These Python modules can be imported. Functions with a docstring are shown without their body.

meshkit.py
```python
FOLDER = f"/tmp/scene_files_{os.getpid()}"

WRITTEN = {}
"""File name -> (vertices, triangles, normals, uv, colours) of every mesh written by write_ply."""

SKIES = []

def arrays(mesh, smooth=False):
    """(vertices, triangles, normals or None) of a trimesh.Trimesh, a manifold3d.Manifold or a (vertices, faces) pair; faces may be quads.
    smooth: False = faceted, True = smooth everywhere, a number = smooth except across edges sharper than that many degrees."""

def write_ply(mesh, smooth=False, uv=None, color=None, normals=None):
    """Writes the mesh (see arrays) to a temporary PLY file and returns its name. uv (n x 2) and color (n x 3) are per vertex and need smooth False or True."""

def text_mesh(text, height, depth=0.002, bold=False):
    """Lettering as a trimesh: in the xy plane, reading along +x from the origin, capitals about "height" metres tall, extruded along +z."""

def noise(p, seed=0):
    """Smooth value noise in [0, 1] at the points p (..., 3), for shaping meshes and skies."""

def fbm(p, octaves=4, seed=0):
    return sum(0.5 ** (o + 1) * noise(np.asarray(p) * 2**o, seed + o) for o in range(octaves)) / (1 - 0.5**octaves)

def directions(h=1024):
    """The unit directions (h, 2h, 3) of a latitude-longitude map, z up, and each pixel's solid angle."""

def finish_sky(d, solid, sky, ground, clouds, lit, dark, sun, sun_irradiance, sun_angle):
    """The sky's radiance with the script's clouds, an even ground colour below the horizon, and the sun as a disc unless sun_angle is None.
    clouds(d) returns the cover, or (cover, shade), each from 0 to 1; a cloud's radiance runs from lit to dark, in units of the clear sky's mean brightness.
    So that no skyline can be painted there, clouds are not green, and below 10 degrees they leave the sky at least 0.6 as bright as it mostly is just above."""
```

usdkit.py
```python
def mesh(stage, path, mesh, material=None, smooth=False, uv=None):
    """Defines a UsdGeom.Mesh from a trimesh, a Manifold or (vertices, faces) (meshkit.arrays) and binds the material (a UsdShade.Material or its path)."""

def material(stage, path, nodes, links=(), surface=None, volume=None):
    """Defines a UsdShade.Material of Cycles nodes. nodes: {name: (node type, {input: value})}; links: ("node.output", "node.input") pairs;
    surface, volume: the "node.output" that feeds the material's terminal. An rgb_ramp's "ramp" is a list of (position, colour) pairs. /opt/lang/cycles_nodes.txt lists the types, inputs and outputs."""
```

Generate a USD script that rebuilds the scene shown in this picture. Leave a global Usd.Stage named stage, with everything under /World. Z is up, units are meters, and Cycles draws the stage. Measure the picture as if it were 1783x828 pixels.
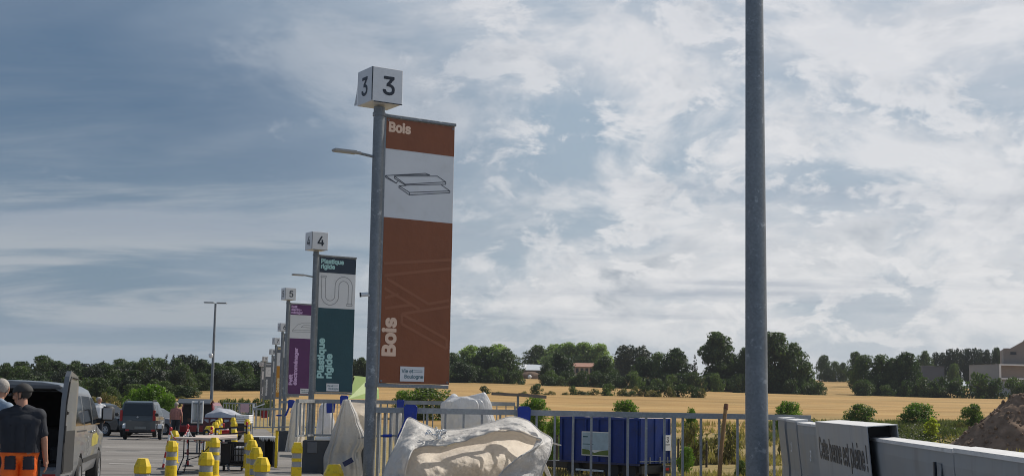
import math, random
import numpy as np
import trimesh, shapely, usdkit, meshkit
import manifold3d as m3
from shapely.geometry import Polygon, Point, LineString, box as sbox
from pxr import Usd, UsdGeom, UsdLux, UsdShade, Gf, Sdf, Vt

stage = Usd.Stage.CreateInMemory()
UsdGeom.SetStageUpAxis(stage, UsdGeom.Tokens.z)
UsdGeom.SetStageMetersPerUnit(stage, 1.0)
UsdGeom.Xform.Define(stage, '/World')
UsdGeom.Scope.Define(stage, '/World/Looks')
R = np.random.default_rng(7)
random.seed(7)

# ------------------------------------------------------------------ camera
FPX, CX, CY = 2370.0, 891.5, 414.0
PITCH, ROLL, EYE = math.atan(287 / 2370), math.atan(0.017), np.array([0, 0, 1.64])
_up0 = np.array([0, -math.sin(PITCH), math.cos(PITCH)])
_rt0 = np.array([1.0, 0, 0])
FWD = np.array([0, math.cos(PITCH), math.sin(PITCH)])
UPC = math.cos(ROLL) * _up0 - math.sin(ROLL) * _rt0
RTC = math.cos(ROLL) * _rt0 + math.sin(ROLL) * _up0
cam = UsdGeom.Camera.Define(stage, '/World/camera')
cam.CreateHorizontalApertureAttr(36.0)
cam.CreateVerticalApertureAttr(36.0 * 475 / 1024)
cam.CreateFocalLengthAttr(36.0 * FPX / 1783)
cam.CreateClippingRangeAttr(Gf.Vec2f(0.05, 20000))
M = np.eye(4)
M[0, :3], M[1, :3], M[2, :3], M[3, :3] = RTC, UPC, -FWD, EYE
cam.AddTransformOp().Set(Gf.Matrix4d(*M.ravel().tolist()))
EXPOSURE = 0.0
cam.CreateExposureAttr(EXPOSURE)


def ray(px, py):
    return FWD + (px - CX) / FPX * RTC - (py - CY) / FPX * UPC


def at(px, py, d):
    """the point seen at pixel (px, py) of the photograph, d metres ahead"""
    r = ray(px, py)
    return EYE + r * (d / r[1])


def on(px, py, z):
    r = ray(px, py)
    return EYE + r * ((z - EYE[2]) / r[2])


# ------------------------------------------------------------------ sky and sun
SUN_AZ, SUN_EL = math.radians(52), math.radians(44)
SUN = np.array([math.sin(SUN_AZ) * math.cos(SUN_EL), math.cos(SUN_AZ) * math.cos(SUN_EL), math.sin(SUN_EL)])
SKY_STRENGTH, SUN_INT = 0.10, 1.08


def sky_material():
    n, l = {}, []
    n['sky'] = ('sky_texture', dict(sky_type='single_scattering', sun_disc=False, sun_elevation=SUN_EL, sun_rotation=SUN_AZ, altitude=60.0, aerosol_density=1.4, air_density=1.0))
    n['tc'] = ('texture_coordinate', {})
    n['sep'] = ('separate_xyz', {})
    l.append(('tc.generated', 'sep.vector'))

    def math_(name, op, a, b, c=None, clamp=False):
        n[name] = ('math', {'math_type': op, 'use_clamp': clamp})
        for k, v in (('value1', a), ('value2', b), ('value3', c)):
            if v is None:
                continue
            if isinstance(v, str):
                l.append((v, f'{name}.{k}'))
            else:
                n[name][1][k] = float(v)
        return name + '.value'

    def rng(name, src, a, b, lo=0.0, hi=1.0):
        n[name] = ('map_range', {'range_type': 'smoothstep', 'from_min': a, 'from_max': b, 'to_min': lo, 'to_max': hi, 'clamp': True})
        l.append((src, name + '.value'))
        return name + '.result'

    def noise(name, vec, scale, detail, rough, dist=0.0, loc=(0, 0, 0), sc=(1, 1, 1)):
        n[name + 'm'] = ('mapping', {'mapping_type': 'point', 'location': loc, 'scale': sc})
        l.append((vec, name + 'm.vector'))
        n[name] = ('noise_texture', {'dimensions': '3D', 'scale': scale, 'detail': detail, 'roughness': rough, 'distortion': dist})
        l.append((name + 'm.vector', name + '.vector'))
        return name + '.fac'

    def mixc(name, fac, a, b):
        n[name] = ('mix', {'mix_type': 'mix', 'use_clamp': False})
        l.append((fac, name + '.fac'))
        for k, v in (('color1', a), ('color2', b)):
            if isinstance(v, str):
                l.append((v, f'{name}.{k}'))
            else:
                n[name][1][k] = tuple(v)
        return name + '.color'

    z = math_('zc', 'maximum', 'sep.z', 0.0)
    zz = math_('zz', 'add', z, 0.16)
    px = math_('cpx', 'divide', 'sep.x', zz)
    py = math_('cpy', 'divide', 'sep.y', zz)
    n['cp'] = ('combine_xyz', {'z': 0.0})
    l += [(px, 'cp.x'), (py, 'cp.y')]
    V = 'cp.vector'
    zq = math_('zq', 'add', z, 0.42)
    n['cq'] = ('combine_xyz', {'z': 0.0})
    l += [(math_('cqx', 'divide', 'sep.x', zq), 'cq.x'), (math_('cqy', 'divide', 'sep.y', zq), 'cq.y')]
    VQ = 'cq.vector'
    # how near the sun's side of the sky: thin bright cumulus there, a heavy slate veil away from it
    n['az'] = ('vector_math', {'math_type': 'dot_product', 'vector2': (math.sin(SUN_AZ), math.cos(SUN_AZ), 0.0)})
    l.append(('tc.generated', 'az.vector1'))
    warp = noise('nw', V, 0.9, 4, 0.55, loc=(3, 1, 0))
    azw = math_('azw', 'multiply_add', warp, 0.34, math_('azt', 'multiply_add', 'sep.z', 0.45, 'az.value'))
    side = rng('side', azw, 0.60, 0.91)           # 0 away from the sun, 1 on its side of the sky
    lowf = rng('lowf', z, 0.225, 0.085)           # 1 low, 0 high
    # away from the sun: a slate blue veil, streaked with pale bands lower down
    st = noise('nst', V, 1.25, 8, 0.60, 0.6, loc=(0.4, 7.2, 0), sc=(0.50, 1.5, 1))
    stf = rng('stf', st, 0.40, 0.60)
    streak = math_('streak', 'multiply', stf, math_('lowk', 'multiply_add', lowf, 0.95, 0.10), clamp=True)
    base = mixc('vb0', lowf, (0.95, 1.62, 2.58), (1.90, 2.66, 3.50))
    mott = rng('mott', noise('nmo', V, 1.5, 6, 0.6, 0.3, loc=(8, 4, 0)), 0.35, 0.70)
    base = mixc('vbm', math_('mk', 'multiply', mott, 0.22), base, (2.5, 3.0, 3.9))
    base = mixc('vb', streak, base, (3.75, 4.15, 4.65))
    # open, bright side: pale blue gaps
    gap = mixc('gap', rng('gz', z, 0.02, 0.25), (3.9, 4.6, 5.3), (3.35, 4.25, 5.2))
    base = mixc('bs', side, base, gap)
    # a high milky layer over the bright side
    mi = noise('nmi', V, 0.75, 6, 0.6, 0.4, loc=(2.2, 5.1, 0))
    base = mixc('mil', math_('mil2', 'multiply', rng('mil1', mi, 0.38, 0.66), math_('mil3', 'multiply', side, 0.9)), base, (5.8, 6.05, 6.5))
    # cumulus in two sizes; shade from a second sample of the same noise, shifted towards the sun
    sh = (-0.085 * math.sin(SUN_AZ), 0.12, 0)

    def puff(tag_, scale, loc, thr0, thr1, dist, rough):
        c1 = noise('nc' + tag_, VQ, scale, 12, rough, dist, loc=loc)
        c2 = noise('nd' + tag_, VQ, scale, 12, rough, dist, loc=(loc[0] + sh[0] * 2 / scale, loc[1] + sh[1] * 2 / scale, 0))
        thr = math_('thr' + tag_, 'multiply_add', side, thr1 - thr0, thr0)
        cover = rng('cover' + tag_, math_('cov' + tag_, 'subtract', c1, thr), -0.045 if tag_ == 'a' else -0.03, 0.115 if tag_ == 'a' else 0.085)
        lit = rng('lit' + tag_, math_('shd' + tag_, 'subtract', c1, c2), -0.10, 0.09)
        thick = rng('thick' + tag_, math_('cvt' + tag_, 'subtract', c1, thr), 0.05, 0.20)
        shade = math_('shade' + tag_, 'multiply', math_('nsh' + tag_, 'multiply_add', lit, -0.90, 1.0), math_('tk' + tag_, 'multiply_add', thick, 0.75, 0.25), clamp=True)
        cl = mixc('cloud' + tag_, shade, mixc('cll' + tag_, side, (3.5, 4.0, 4.7), (7.8, 7.75, 7.85)), mixc('cld' + tag_, side, (2.0, 2.65, 3.5), (3.35, 3.8, 4.4)))
        return cover, cl

    cov, cl = puff('a', 4.0, (5.3, 2.1, 0), 0.62, 0.46, 0.35, 0.60)
    col = mixc('c0', math_('cwa', 'multiply', cov, math_('cka', 'multiply_add', side, 0.45, 0.45)), base, cl)
    cov, cl = puff('b', 11.0, (1.7, 8.3, 0), 0.66, 0.505, 0.30, 0.62)
    col = mixc('c0b', math_('cwb', 'multiply', cov, math_('ckb', 'multiply_add', side, 0.55, 0.30)), col, cl)
    # slate bars low on the bright side
    sb = noise('nsb', V, 0.9, 6, 0.55, 0.3, loc=(9.4, 3.3, 0), sc=(0.42, 1.7, 1))
    sbf = math_('sbf', 'multiply', rng('sbr', sb, 0.52, 0.66), math_('sbl', 'multiply', rng('sbz', z, 0.22, 0.07), 0.60))
    col = mixc('c1', sbf, col, (2.7, 3.25, 4.2))
    # the air near the horizon
    col = mixc('c2', rng('hz', z, 0.075, 0.0), col, mixc('hzc', side, (3.1, 3.75, 4.5), (4.9, 5.35, 5.9)))
    col = mixc('c3', rng('thru', z, 0.0, 0.9, 0.06, 0.30), col, 'sky.color')
    n['bg'] = ('background_shader', {'strength': SKY_STRENGTH})
    l.append((col, 'bg.color'))
    return usdkit.material(stage, '/World/Looks/sky_look', n, l, surface='bg.background')


sky = UsdLux.DomeLight.Define(stage, '/World/sky')
sky.CreateIntensityAttr(1.0)
UsdShade.MaterialBindingAPI.Apply(sky.GetPrim()).Bind(sky_material())
sun = UsdLux.DistantLight.Define(stage, '/World/sun')
sun.CreateIntensityAttr(SUN_INT)
sun.CreateAngleAttr(0.5)
sun.CreateNormalizeAttr(True) if hasattr(sun, 'CreateNormalizeAttr') else None
sun.GetPrim().GetAttribute('inputs:normalize').Set(True)
sun.CreateColorAttr(Gf.Vec3f(1.0, 0.94, 0.85))
_z = SUN
_x = np.cross([0, 0, 1.0], _z); _x /= np.linalg.norm(_x)
_y = np.cross(_z, _x)
Ms = np.eye(4); Ms[0, :3], Ms[1, :3], Ms[2, :3] = _x, _y, _z
sun.AddTransformOp().Set(Gf.Matrix4d(*Ms.ravel().tolist()))
# ------------------------------------------------------------------ helpers: naming, tagging, meshes
_taken = {}


def numbered(parent, name):
    k = (parent, name)
    i = _taken.get(k, -1) + 1
    _taken[k] = i
    return f'{parent}/{name}' if i == 0 else f'{parent}/{name}_{i:03d}'


def tag(prim, label=None, cat=None, group=None, kind=None):
    for k, v in (('label', label), ('category', cat), ('group', group), ('kind', kind)):
        if v:
            prim.SetCustomDataByKey(k, v)
    return prim


def thing(name, label, cat, loc=(0, 0, 0), rz=0.0, group=None, scale=None, tilt=0.0):
    x = UsdGeom.Xform.Define(stage, numbered('/World', name))
    x.AddTranslateOp().Set(Gf.Vec3d(*map(float, loc)))
    if rz:
        x.AddRotateZOp().Set(math.degrees(rz))
    if tilt:
        x.AddRotateXOp().Set(tilt)
    if scale is not None:
        s = scale if np.ndim(scale) else (scale,) * 3
        x.AddScaleOp().Set(Gf.Vec3f(*map(float, s)))
    return tag(x.GetPrim(), label, cat, group)


def base_name(root):
    n = root.GetName()
    return n[:-4] if n[-4:-3] == '_' and n[-3:].isdigit() else n


def dup(root, label, loc, rz=0.0, group=None, scale=None, name=None, tilt=0.0):
    was = root.GetCustomData()
    r = thing(name or base_name(root), label, was['category'], loc, rz, group or was.get('group'), scale, tilt)
    r.GetReferences().AddInternalReference(root.GetPath())
    r.SetInstanceable(True)
    return r


def put(name, mesh, m, parent=None, smooth=False, label=None, **kw):
    """one Mesh prim under parent (a prim), or a top-level one tagged by kw"""
    if isinstance(mesh, MB):
        mesh = mesh.mesh()
    p = usdkit.mesh(stage, numbered(str(parent.GetPath()) if parent else '/World', name), mesh, m, smooth).GetPrim()
    if label or kw:
        tag(p, label, **kw)
    return p


def rotm(axis, a):
    return trimesh.transformations.rotation_matrix(a, axis)


def frame_of(d):
    d = np.asarray(d, float); d = d / np.linalg.norm(d)
    h = np.array([0, 0, 1.0]) if abs(d[2]) < 0.95 else np.array([0, 1.0, 0])
    s = np.cross(d, h); s /= np.linalg.norm(s)
    return d, s, np.cross(s, d)


class MB:
    """collects pieces of one mesh"""

    def __init__(self):
        self.v, self.f, self.n = [], [], 0

    def add(self, v, f):
        v, f = np.asarray(v, float), np.asarray(f, int)
        if f.shape[1] == 4:
            f = np.vstack([f[:, [0, 1, 2]], f[:, [0, 2, 3]]])
        self.v.append(v); self.f.append(f + self.n); self.n += len(v)
        return self

    def tm(self, t):
        return self.add(t.vertices, t.faces)

    def box(self, lo, hi, c=0.0):
        lo, hi = np.minimum(lo, hi).astype(float), np.maximum(lo, hi).astype(float)
        if c > 0:
            c = min(c, (hi - lo).min() * 0.45)
            p = []
            for k in range(3):
                a, b = lo + c, hi - c
                a[k], b[k] = lo[k], hi[k]
                p += [(x, y, z) for x in (a[0], b[0]) for y in (a[1], b[1]) for z in (a[2], b[2])]
            return self.tm(trimesh.convex.convex_hull(np.array(p)))
        v = np.array([(x, y, z) for z in (lo[2], hi[2]) for y in (lo[1], hi[1]) for x in (lo[0], hi[0])])
        return self.add(v, [[0, 2, 3, 1], [4, 5, 7, 6], [0, 1, 5, 4], [2, 6, 7, 3], [0, 4, 6, 2], [1, 3, 7, 5]])

    def bar(self, a, b, w, h=None, up=None):
        """a rectangular bar from a to b, w across, h along the other side"""
        a, b, h = np.asarray(a, float), np.asarray(b, float), h or w
        d, s, u = frame_of(b - a)
        if up is not None:
            u = np.asarray(up, float) - d * np.dot(up, d); u /= np.linalg.norm(u); s = np.cross(d, u)
        v = [p + i * s * w / 2 + j * u * h / 2 for p in (a, b) for j in (-1, 1) for i in (-1, 1)]
        return self.add(v, [[0, 1, 3, 2], [4, 6, 7, 5], [0, 4, 5, 1], [2, 3, 7, 6], [0, 2, 6, 4], [1, 5, 7, 3]])

    def tube(self, pts, r, n=10, caps=True):
        p = np.asarray(pts, float); r = np.broadcast_to(r, len(p))
        t = np.gradient(p, axis=0); t /= np.linalg.norm(t, axis=1, keepdims=True) + 1e-12
        _, s, u = frame_of(t[0])
        rings = []
        for i in range(len(p)):
            s = s - t[i] * np.dot(s, t[i]); s /= np.linalg.norm(s); u = np.cross(s, t[i])
            a = np.arange(n) * 2 * np.pi / n
            rings.append(p[i] + r[i] * (np.cos(a)[:, None] * s + np.sin(a)[:, None] * u))
        v = np.vstack(rings); f = []
        for i in range(len(p) - 1):
            for j in range(n):
                k = (j + 1) % n
                f.append((i * n + j, (i + 1) * n + j, (i + 1) * n + k, i * n + k))
        f = np.array(f); f = np.vstack([f[:, [0, 1, 2]], f[:, [0, 2, 3]]])
        if caps:
            c0, c1 = len(v), len(v) + 1
            v = np.vstack([v, p[:1], p[-1:]])
            e = [(c0, j, (j + 1) % n) for j in range(n)] + [(c1, (len(p) - 1) * n + (j + 1) % n, (len(p) - 1) * n + j) for j in range(n)]
            f = np.vstack([f, np.array(e)])
        return self.add(v, f)

    def prism(self, pts, y0, y1):
        """polygon in xz extruded along y"""
        t = trimesh.creation.extrude_polygon(pts if hasattr(pts, 'exterior') else Polygon(pts), y1 - y0, engine='earcut')
        v = t.vertices[:, [0, 2, 1]].copy(); v[:, 1] = y0 + t.vertices[:, 2]; v[:, 2] = t.vertices[:, 1]
        return self.add(v, t.faces[:, ::-1])

    def lathe(self, prof, n=16, c=(0, 0, 0), rot=0.0):
        """profile of (radius, z) turned about z"""
        prof = np.asarray(prof, float); a = np.arange(n) * 2 * np.pi / n + rot
        v = np.array([(r * math.cos(x) + c[0], r * math.sin(x) + c[1], z + c[2]) for r, z in prof for x in a])
        f = [(i * n + j, i * n + (j + 1) % n, (i + 1) * n + (j + 1) % n, (i + 1) * n + j) for i in range(len(prof) - 1) for j in range(n)]
        return self.add(v, f)

    def grid(self, P, flip=False):
        """a sheet through an (a, b, 3) array of points"""
        P = np.asarray(P, float); a, b = P.shape[:2]
        i, j = np.meshgrid(np.arange(a - 1), np.arange(b - 1), indexing='ij')
        q = np.stack([i * b + j, (i + 1) * b + j, (i + 1) * b + j + 1, i * b + j + 1], -1).reshape(-1, 4)
        return self.add(P.reshape(-1, 3), q[:, ::-1] if flip else q)

    def move(self, T):
        T = np.asarray(T, float)
        self.v = [x @ T[:3, :3].T + T[:3, 3] for x in self.v]
        return self

    def mesh(self):
        return trimesh.Trimesh(np.vstack(self.v), np.vstack(self.f), process=False)


def weld(t):
    t = t.copy() if isinstance(t, trimesh.Trimesh) else t.mesh()
    t.merge_vertices()
    return t


def man(t):
    return m3.Manifold(m3.Mesh(np.asarray(t.vertices, np.float32), np.asarray(t.faces, np.uint32)))


def tri(m):
    q = m.to_mesh()
    return trimesh.Trimesh(np.array(q.vert_properties[:, :3]), np.array(q.tri_verts), process=False)


def text(s, h, bold=True, depth=0.002, width=None):
    t = meshkit.text_mesh(s, h, depth, bold)
    if width:
        w = t.bounds[1][0] - t.bounds[0][0]
        t.apply_scale([width / w, 1, 1])
    return t


def heavy(t, grow, depth=0.002):
    """the same lettering with thicker strokes"""
    k = t.face_normals[:, 2] > 0.9
    g = shapely.union_all([Polygon(q[:, :2]) for q in t.triangles[k]]).buffer(grow, join_style=2).simplify(grow * 0.15)
    return trimesh.util.concatenate([trimesh.creation.extrude_polygon(p, depth, engine='earcut') for p in getattr(g, 'geoms', [g])])


def upright(t, origin, xdir, updir=(0, 0, 1)):
    """carries a mesh lying in xy (reading along x) to stand at origin, reading along xdir"""
    x = np.asarray(xdir, float); x = x / np.linalg.norm(x)
    u = np.asarray(updir, float); u = u / np.linalg.norm(u)
    T = np.eye(4); T[:3, 0], T[:3, 1], T[:3, 2], T[:3, 3] = x, u, np.cross(x, u), origin
    t = t.copy(); t.apply_transform(T)
    return t


def lines2d(segs, w):
    """drawn strokes: polylines in 2D made one flat shape of width w"""
    g = shapely.union_all([LineString(s).buffer(w / 2, cap_style=2, join_style=1) for s in segs])
    g = getattr(g, 'geoms', [g])
    return trimesh.util.concatenate([trimesh.creation.extrude_polygon(x, 0.001, engine='earcut') for x in g])


def crumple(P, f, seed, K=6):
    """sharp-creased wrinkles, like crushed cloth or paper, about -0.5 to 0.5"""
    rng = np.random.default_rng(seed)
    P = np.asarray(P, float)
    w = meshkit.noise(P * f * 0.6, seed) + 0.0
    out = 0
    for k in range(K):
        d = rng.normal(0, 1, 3); d /= np.linalg.norm(d)
        q = f * rng.uniform(0.5, 1.6)
        t = P @ d * q + rng.uniform(0, 1) + 0.8 * w * rng.uniform(-1, 1)
        out = out + (np.abs(t - np.floor(t + 0.5)) * 2 - 0.5) / (0.5 + q / f)
    return out / K * 1.6


# ------------------------------------------------------------------ materials
def mat(name, col, rough=0.6, metal=0.0, var=0.12, scale=3.0, bump=0.0, bscale=40.0, spec=0.5, col2=None, coat=0.0, trans=0.0, detail=5, stretch=(1, 1, 1), dirt=None, rvar=0.0, coords='position', crease=0.0):
    c = np.array(col, float)
    a, b = (c * (1 - var), np.array(col2, float)) if col2 is not None else (c * (1 - var), c * (1 + var))
    n = {'p': ('principled_bsdf', dict(roughness=rough, metallic=metal, specular_ior_level=spec, coat_weight=coat)),
         'm': ('mapping', dict(mapping_type='point', scale=stretch)),
         'nz': ('noise_texture', dict(scale=scale, detail=detail, roughness=0.6)),
         'rp': ('rgb_ramp', {'ramp': [(0.30, tuple(a)), (0.70, tuple(b))]})}
    l = [('m.vector', 'nz.vector'), ('nz.fac', 'rp.fac')]
    if coords == 'position':
        n['g'] = ('geometry', {}); l.append(('g.position', 'm.vector'))
    else:
        n['g'] = ('texture_coordinate', {}); l.append(('g.object', 'm.vector'))
    out = 'rp.color'
    if dirt:
        dc, amount, ds = dirt
        n['dn'] = ('noise_texture', dict(scale=ds, detail=7, roughness=0.65)); l.append(('m.vector', 'dn.vector'))
        n['dr'] = ('map_range', dict(range_type='smoothstep', from_min=0.52, from_max=0.72, to_min=0.0, to_max=amount, clamp=True)); l.append(('dn.fac', 'dr.value'))
        n['dm'] = ('mix', dict(mix_type='mix', color2=dc)); l += [('dr.result', 'dm.fac'), (out, 'dm.color1')]
        out = 'dm.color'
    l.append((out, 'p.base_color'))
    if rvar:
        n['rr'] = ('map_range', dict(range_type='linear', from_min=0.3, from_max=0.7, to_min=max(rough - rvar, 0.02), to_max=min(rough + rvar, 1), clamp=True))
        l += [('nz.fac', 'rr.value'), ('rr.result', 'p.roughness')]
    if bump:
        n['bn'] = ('noise_texture', dict(scale=bscale, detail=4, roughness=0.6)); l.append(('m.vector', 'bn.vector'))
        n['b'] = ('bump', dict(strength=bump, distance=0.02)); l += [('bn.fac', 'b.height'), ('b.normal', 'p.normal')]
    if crease:
        n['cw'] = ('vector_math', dict(math_type='multiply_add', vector2=(0.25, 0.25, 0.25)))
        n['cv'] = ('voronoi_texture', dict(scale=crease, feature='f1')); n['cv2'] = ('voronoi_texture', dict(scale=crease * 2.7, feature='f1'))
        n['ca'] = ('math', dict(math_type='multiply_add', value2=0.4)); n['cb'] = ('bump', dict(strength=0.30, distance=0.05))
        l += [('bn.color', 'cw.vector1'), ('m.vector', 'cw.vector3'), ('cw.vector', 'cv.vector'), ('cw.vector', 'cv2.vector'), ('cv2.distance', 'ca.value1'), ('cv.distance', 'ca.value3'), ('ca.value', 'cb.height'), ('b.normal', 'cb.normal'), ('cb.normal', 'p.normal')]
        l.remove(('b.normal', 'p.normal'))
    surf = 'p.BSDF'
    if trans:
        n['t'] = ('translucent_bsdf', {}); n['mx'] = ('mix_closure', dict(fac=trans))
        l += [(out, 't.color'), ('p.BSDF', 'mx.closure1'), ('t.BSDF', 'mx.closure2')]
        if bump:
            l.append(('cb.normal' if crease else 'b.normal', 't.normal'))
        surf = 'mx.closure'
    return usdkit.material(stage, f'/World/Looks/{name}', n, l, surface=surf)


def galvanised(name='galvanised_steel', lo=(0.145, 0.16, 0.178), hi=(0.25, 0.268, 0.288)):
    n = {'g': ('geometry', {}), 'v': ('voronoi_texture', dict(scale=55.0, feature='f1')), 'nz': ('noise_texture', dict(scale=2.2, detail=7, roughness=0.65)),
         'sp': ('noise_texture', dict(scale=9.0, detail=6, roughness=0.7)),
         'r1': ('rgb_ramp', {'ramp': [(0.30, lo), (0.72, hi)]}),
         'r2': ('rgb_ramp', {'ramp': [(0.0, (0.86, 0.86, 0.86)), (1.0, (1.12, 1.12, 1.12))]}),
         'mu': ('mix', dict(mix_type='multiply', fac=1.0)),
         'sr': ('map_range', dict(range_type='smoothstep', from_min=0.57, from_max=0.68, to_min=0.0, to_max=0.70, clamp=True)),
         'ms': ('mix', dict(mix_type='mix', color2=(0.46, 0.48, 0.50))),
         'rr': ('map_range', dict(range_type='linear', from_min=0.3, from_max=0.7, to_min=0.40, to_max=0.62, clamp=True)),
         'b': ('bump', dict(strength=0.10, distance=0.01)),
         'p': ('principled_bsdf', dict(metallic=0.45))}
    l = [('g.position', 'v.vector'), ('g.position', 'nz.vector'), ('g.position', 'sp.vector'), ('nz.fac', 'r1.fac'), ('v.color', 'r2.fac'), ('r1.color', 'mu.color1'), ('r2.color', 'mu.color2'),
         ('sp.fac', 'sr.value'), ('sr.result', 'ms.fac'), ('mu.color', 'ms.color1'), ('ms.color', 'p.base_color'), ('nz.fac', 'rr.value'), ('rr.result', 'p.roughness'), ('nz.fac', 'b.height'), ('b.normal', 'p.normal')]
    return usdkit.material(stage, f'/World/Looks/{name}', n, l, surface='p.BSDF')


def leaf_mat(name, dark, light, trans=0.35, scale=0.5):
    n = {'g': ('geometry', {}), 'oi': ('object_info', {}), 'nz': ('noise_texture', dict(scale=scale, detail=3)),
         'ad': ('math', dict(math_type='multiply_add', value2=0.35)), 'ri': ('math', dict(math_type='multiply_add', value2=0.30)),
         'rp': ('rgb_ramp', {'ramp': [(0.35, dark), (0.85, light)]}), 'p': ('principled_bsdf', dict(roughness=0.55, specular_ior_level=0.35)), 't': ('translucent_bsdf', {}), 'mx': ('mix_closure', dict(fac=trans)),
         'tg': ('mix', dict(mix_type='multiply', fac=1.0, color2=(1.02, 1.32, 0.52)))}
    l = [('g.position', 'nz.vector'), ('g.random_per_island', 'ri.value1'), ('nz.fac', 'ri.value3'), ('oi.random', 'ad.value1'), ('ri.value', 'ad.value3'), ('ad.value', 'rp.fac'), ('rp.color', 'p.base_color'), ('rp.color', 'tg.color1'), ('tg.color', 't.color'),
         ('p.BSDF', 'mx.closure1'), ('t.BSDF', 'mx.closure2')]
    return usdkit.material(stage, f'/World/Looks/{name}', n, l, surface='mx.closure')


GALV = galvanised()
GALVR = galvanised('galvanised_rail', (0.25, 0.265, 0.28), (0.40, 0.415, 0.43))
YEL = mat('yellow_plastic', (0.80, 0.56, 0.012), 0.42, var=0.07, scale=6, dirt=((0.16, 0.12, 0.04), 0.55, 11.0), coords='object', rvar=0.12)
REFL = mat('reflective_grey_band', (0.34, 0.35, 0.36), 0.35, var=0.08, scale=30, metal=0.2)
SIGNW = mat('sign_white', (0.60, 0.605, 0.625), 0.35, var=0.05, scale=1.5, bump=0.12, bscale=3, dirt=((0.46, 0.45, 0.43), 0.25, 5.0))
INK = mat('dark_ink', (0.012, 0.017, 0.028), 0.45)
LINEC = mat('thin_drawing_line', (0.05, 0.055, 0.07), 0.5)
BROWN = mat('sign_brown', (0.205, 0.056, 0.015), 0.42, var=0.09, scale=2, bump=0.5, bscale=3)
BROWNL = mat('sign_brown_pale_line', (0.255, 0.085, 0.034), 0.42, var=0.04)
CREAM = mat('sign_cream_letter', (0.72, 0.50, 0.37), 0.45, var=0.03)
TEAL = mat('sign_teal', (0.006, 0.050, 0.068), 0.42, var=0.09, scale=2, bump=0.5, bscale=3)
TEALD = mat('sign_dark_navy', (0.010, 0.022, 0.042), 0.42, var=0.09, scale=2, bump=0.5, bscale=3)
TEALL = mat('sign_teal_pale_letter', (0.33, 0.55, 0.55), 0.45, var=0.03)
PURP = mat('sign_purple', (0.085, 0.017, 0.095), 0.42, var=0.09, scale=2, bump=0.5, bscale=3)
PURPL = mat('sign_lilac_letter', (0.55, 0.36, 0.60), 0.45, var=0.03)
OCHRE = mat('sign_ochre', (0.43, 0.19, 0.012), 0.42, var=0.09, scale=2, bump=0.5, bscale=3)
OCHREL = mat('sign_pale_yellow_letter', (0.75, 0.58, 0.30), 0.45, var=0.03)
SLATE = mat('sign_slate', (0.095, 0.11, 0.135), 0.45, var=0.05)
PALEL = mat('sign_pale_letter', (0.55, 0.58, 0.62), 0.45, var=0.03)
LOGO = mat('logo_ink', (0.02, 0.10, 0.13), 0.5)
BLUEP = mat('blue_painted_steel', (0.001, 0.028, 0.20), 0.45, var=0.18, scale=1.1, spec=0.3, dirt=((0.02, 0.03, 0.07), 0.6, 1.6))
CLAMP = mat('blue_clamp_paint', (0.008, 0.034, 0.30), 0.38, var=0.12, scale=14, dirt=((0.10, 0.11, 0.14), 0.35, 18.0))
BLACKP = mat('black_plastic', (0.016, 0.016, 0.018), 0.5, var=0.2, scale=8)
DARKG = mat('dark_grey_concrete', (0.066, 0.070, 0.078), 0.75, var=0.12, scale=1.6, bump=0.25, bscale=50, dirt=((0.12, 0.12, 0.12), 0.4, 3.5))
RUBBER = mat('rubber', (0.02, 0.02, 0.021), 0.8, var=0.15, scale=20)
CARGLASS = mat('car_glass', (0.010, 0.013, 0.016), 0.06, var=0.05, spec=0.7)
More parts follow.
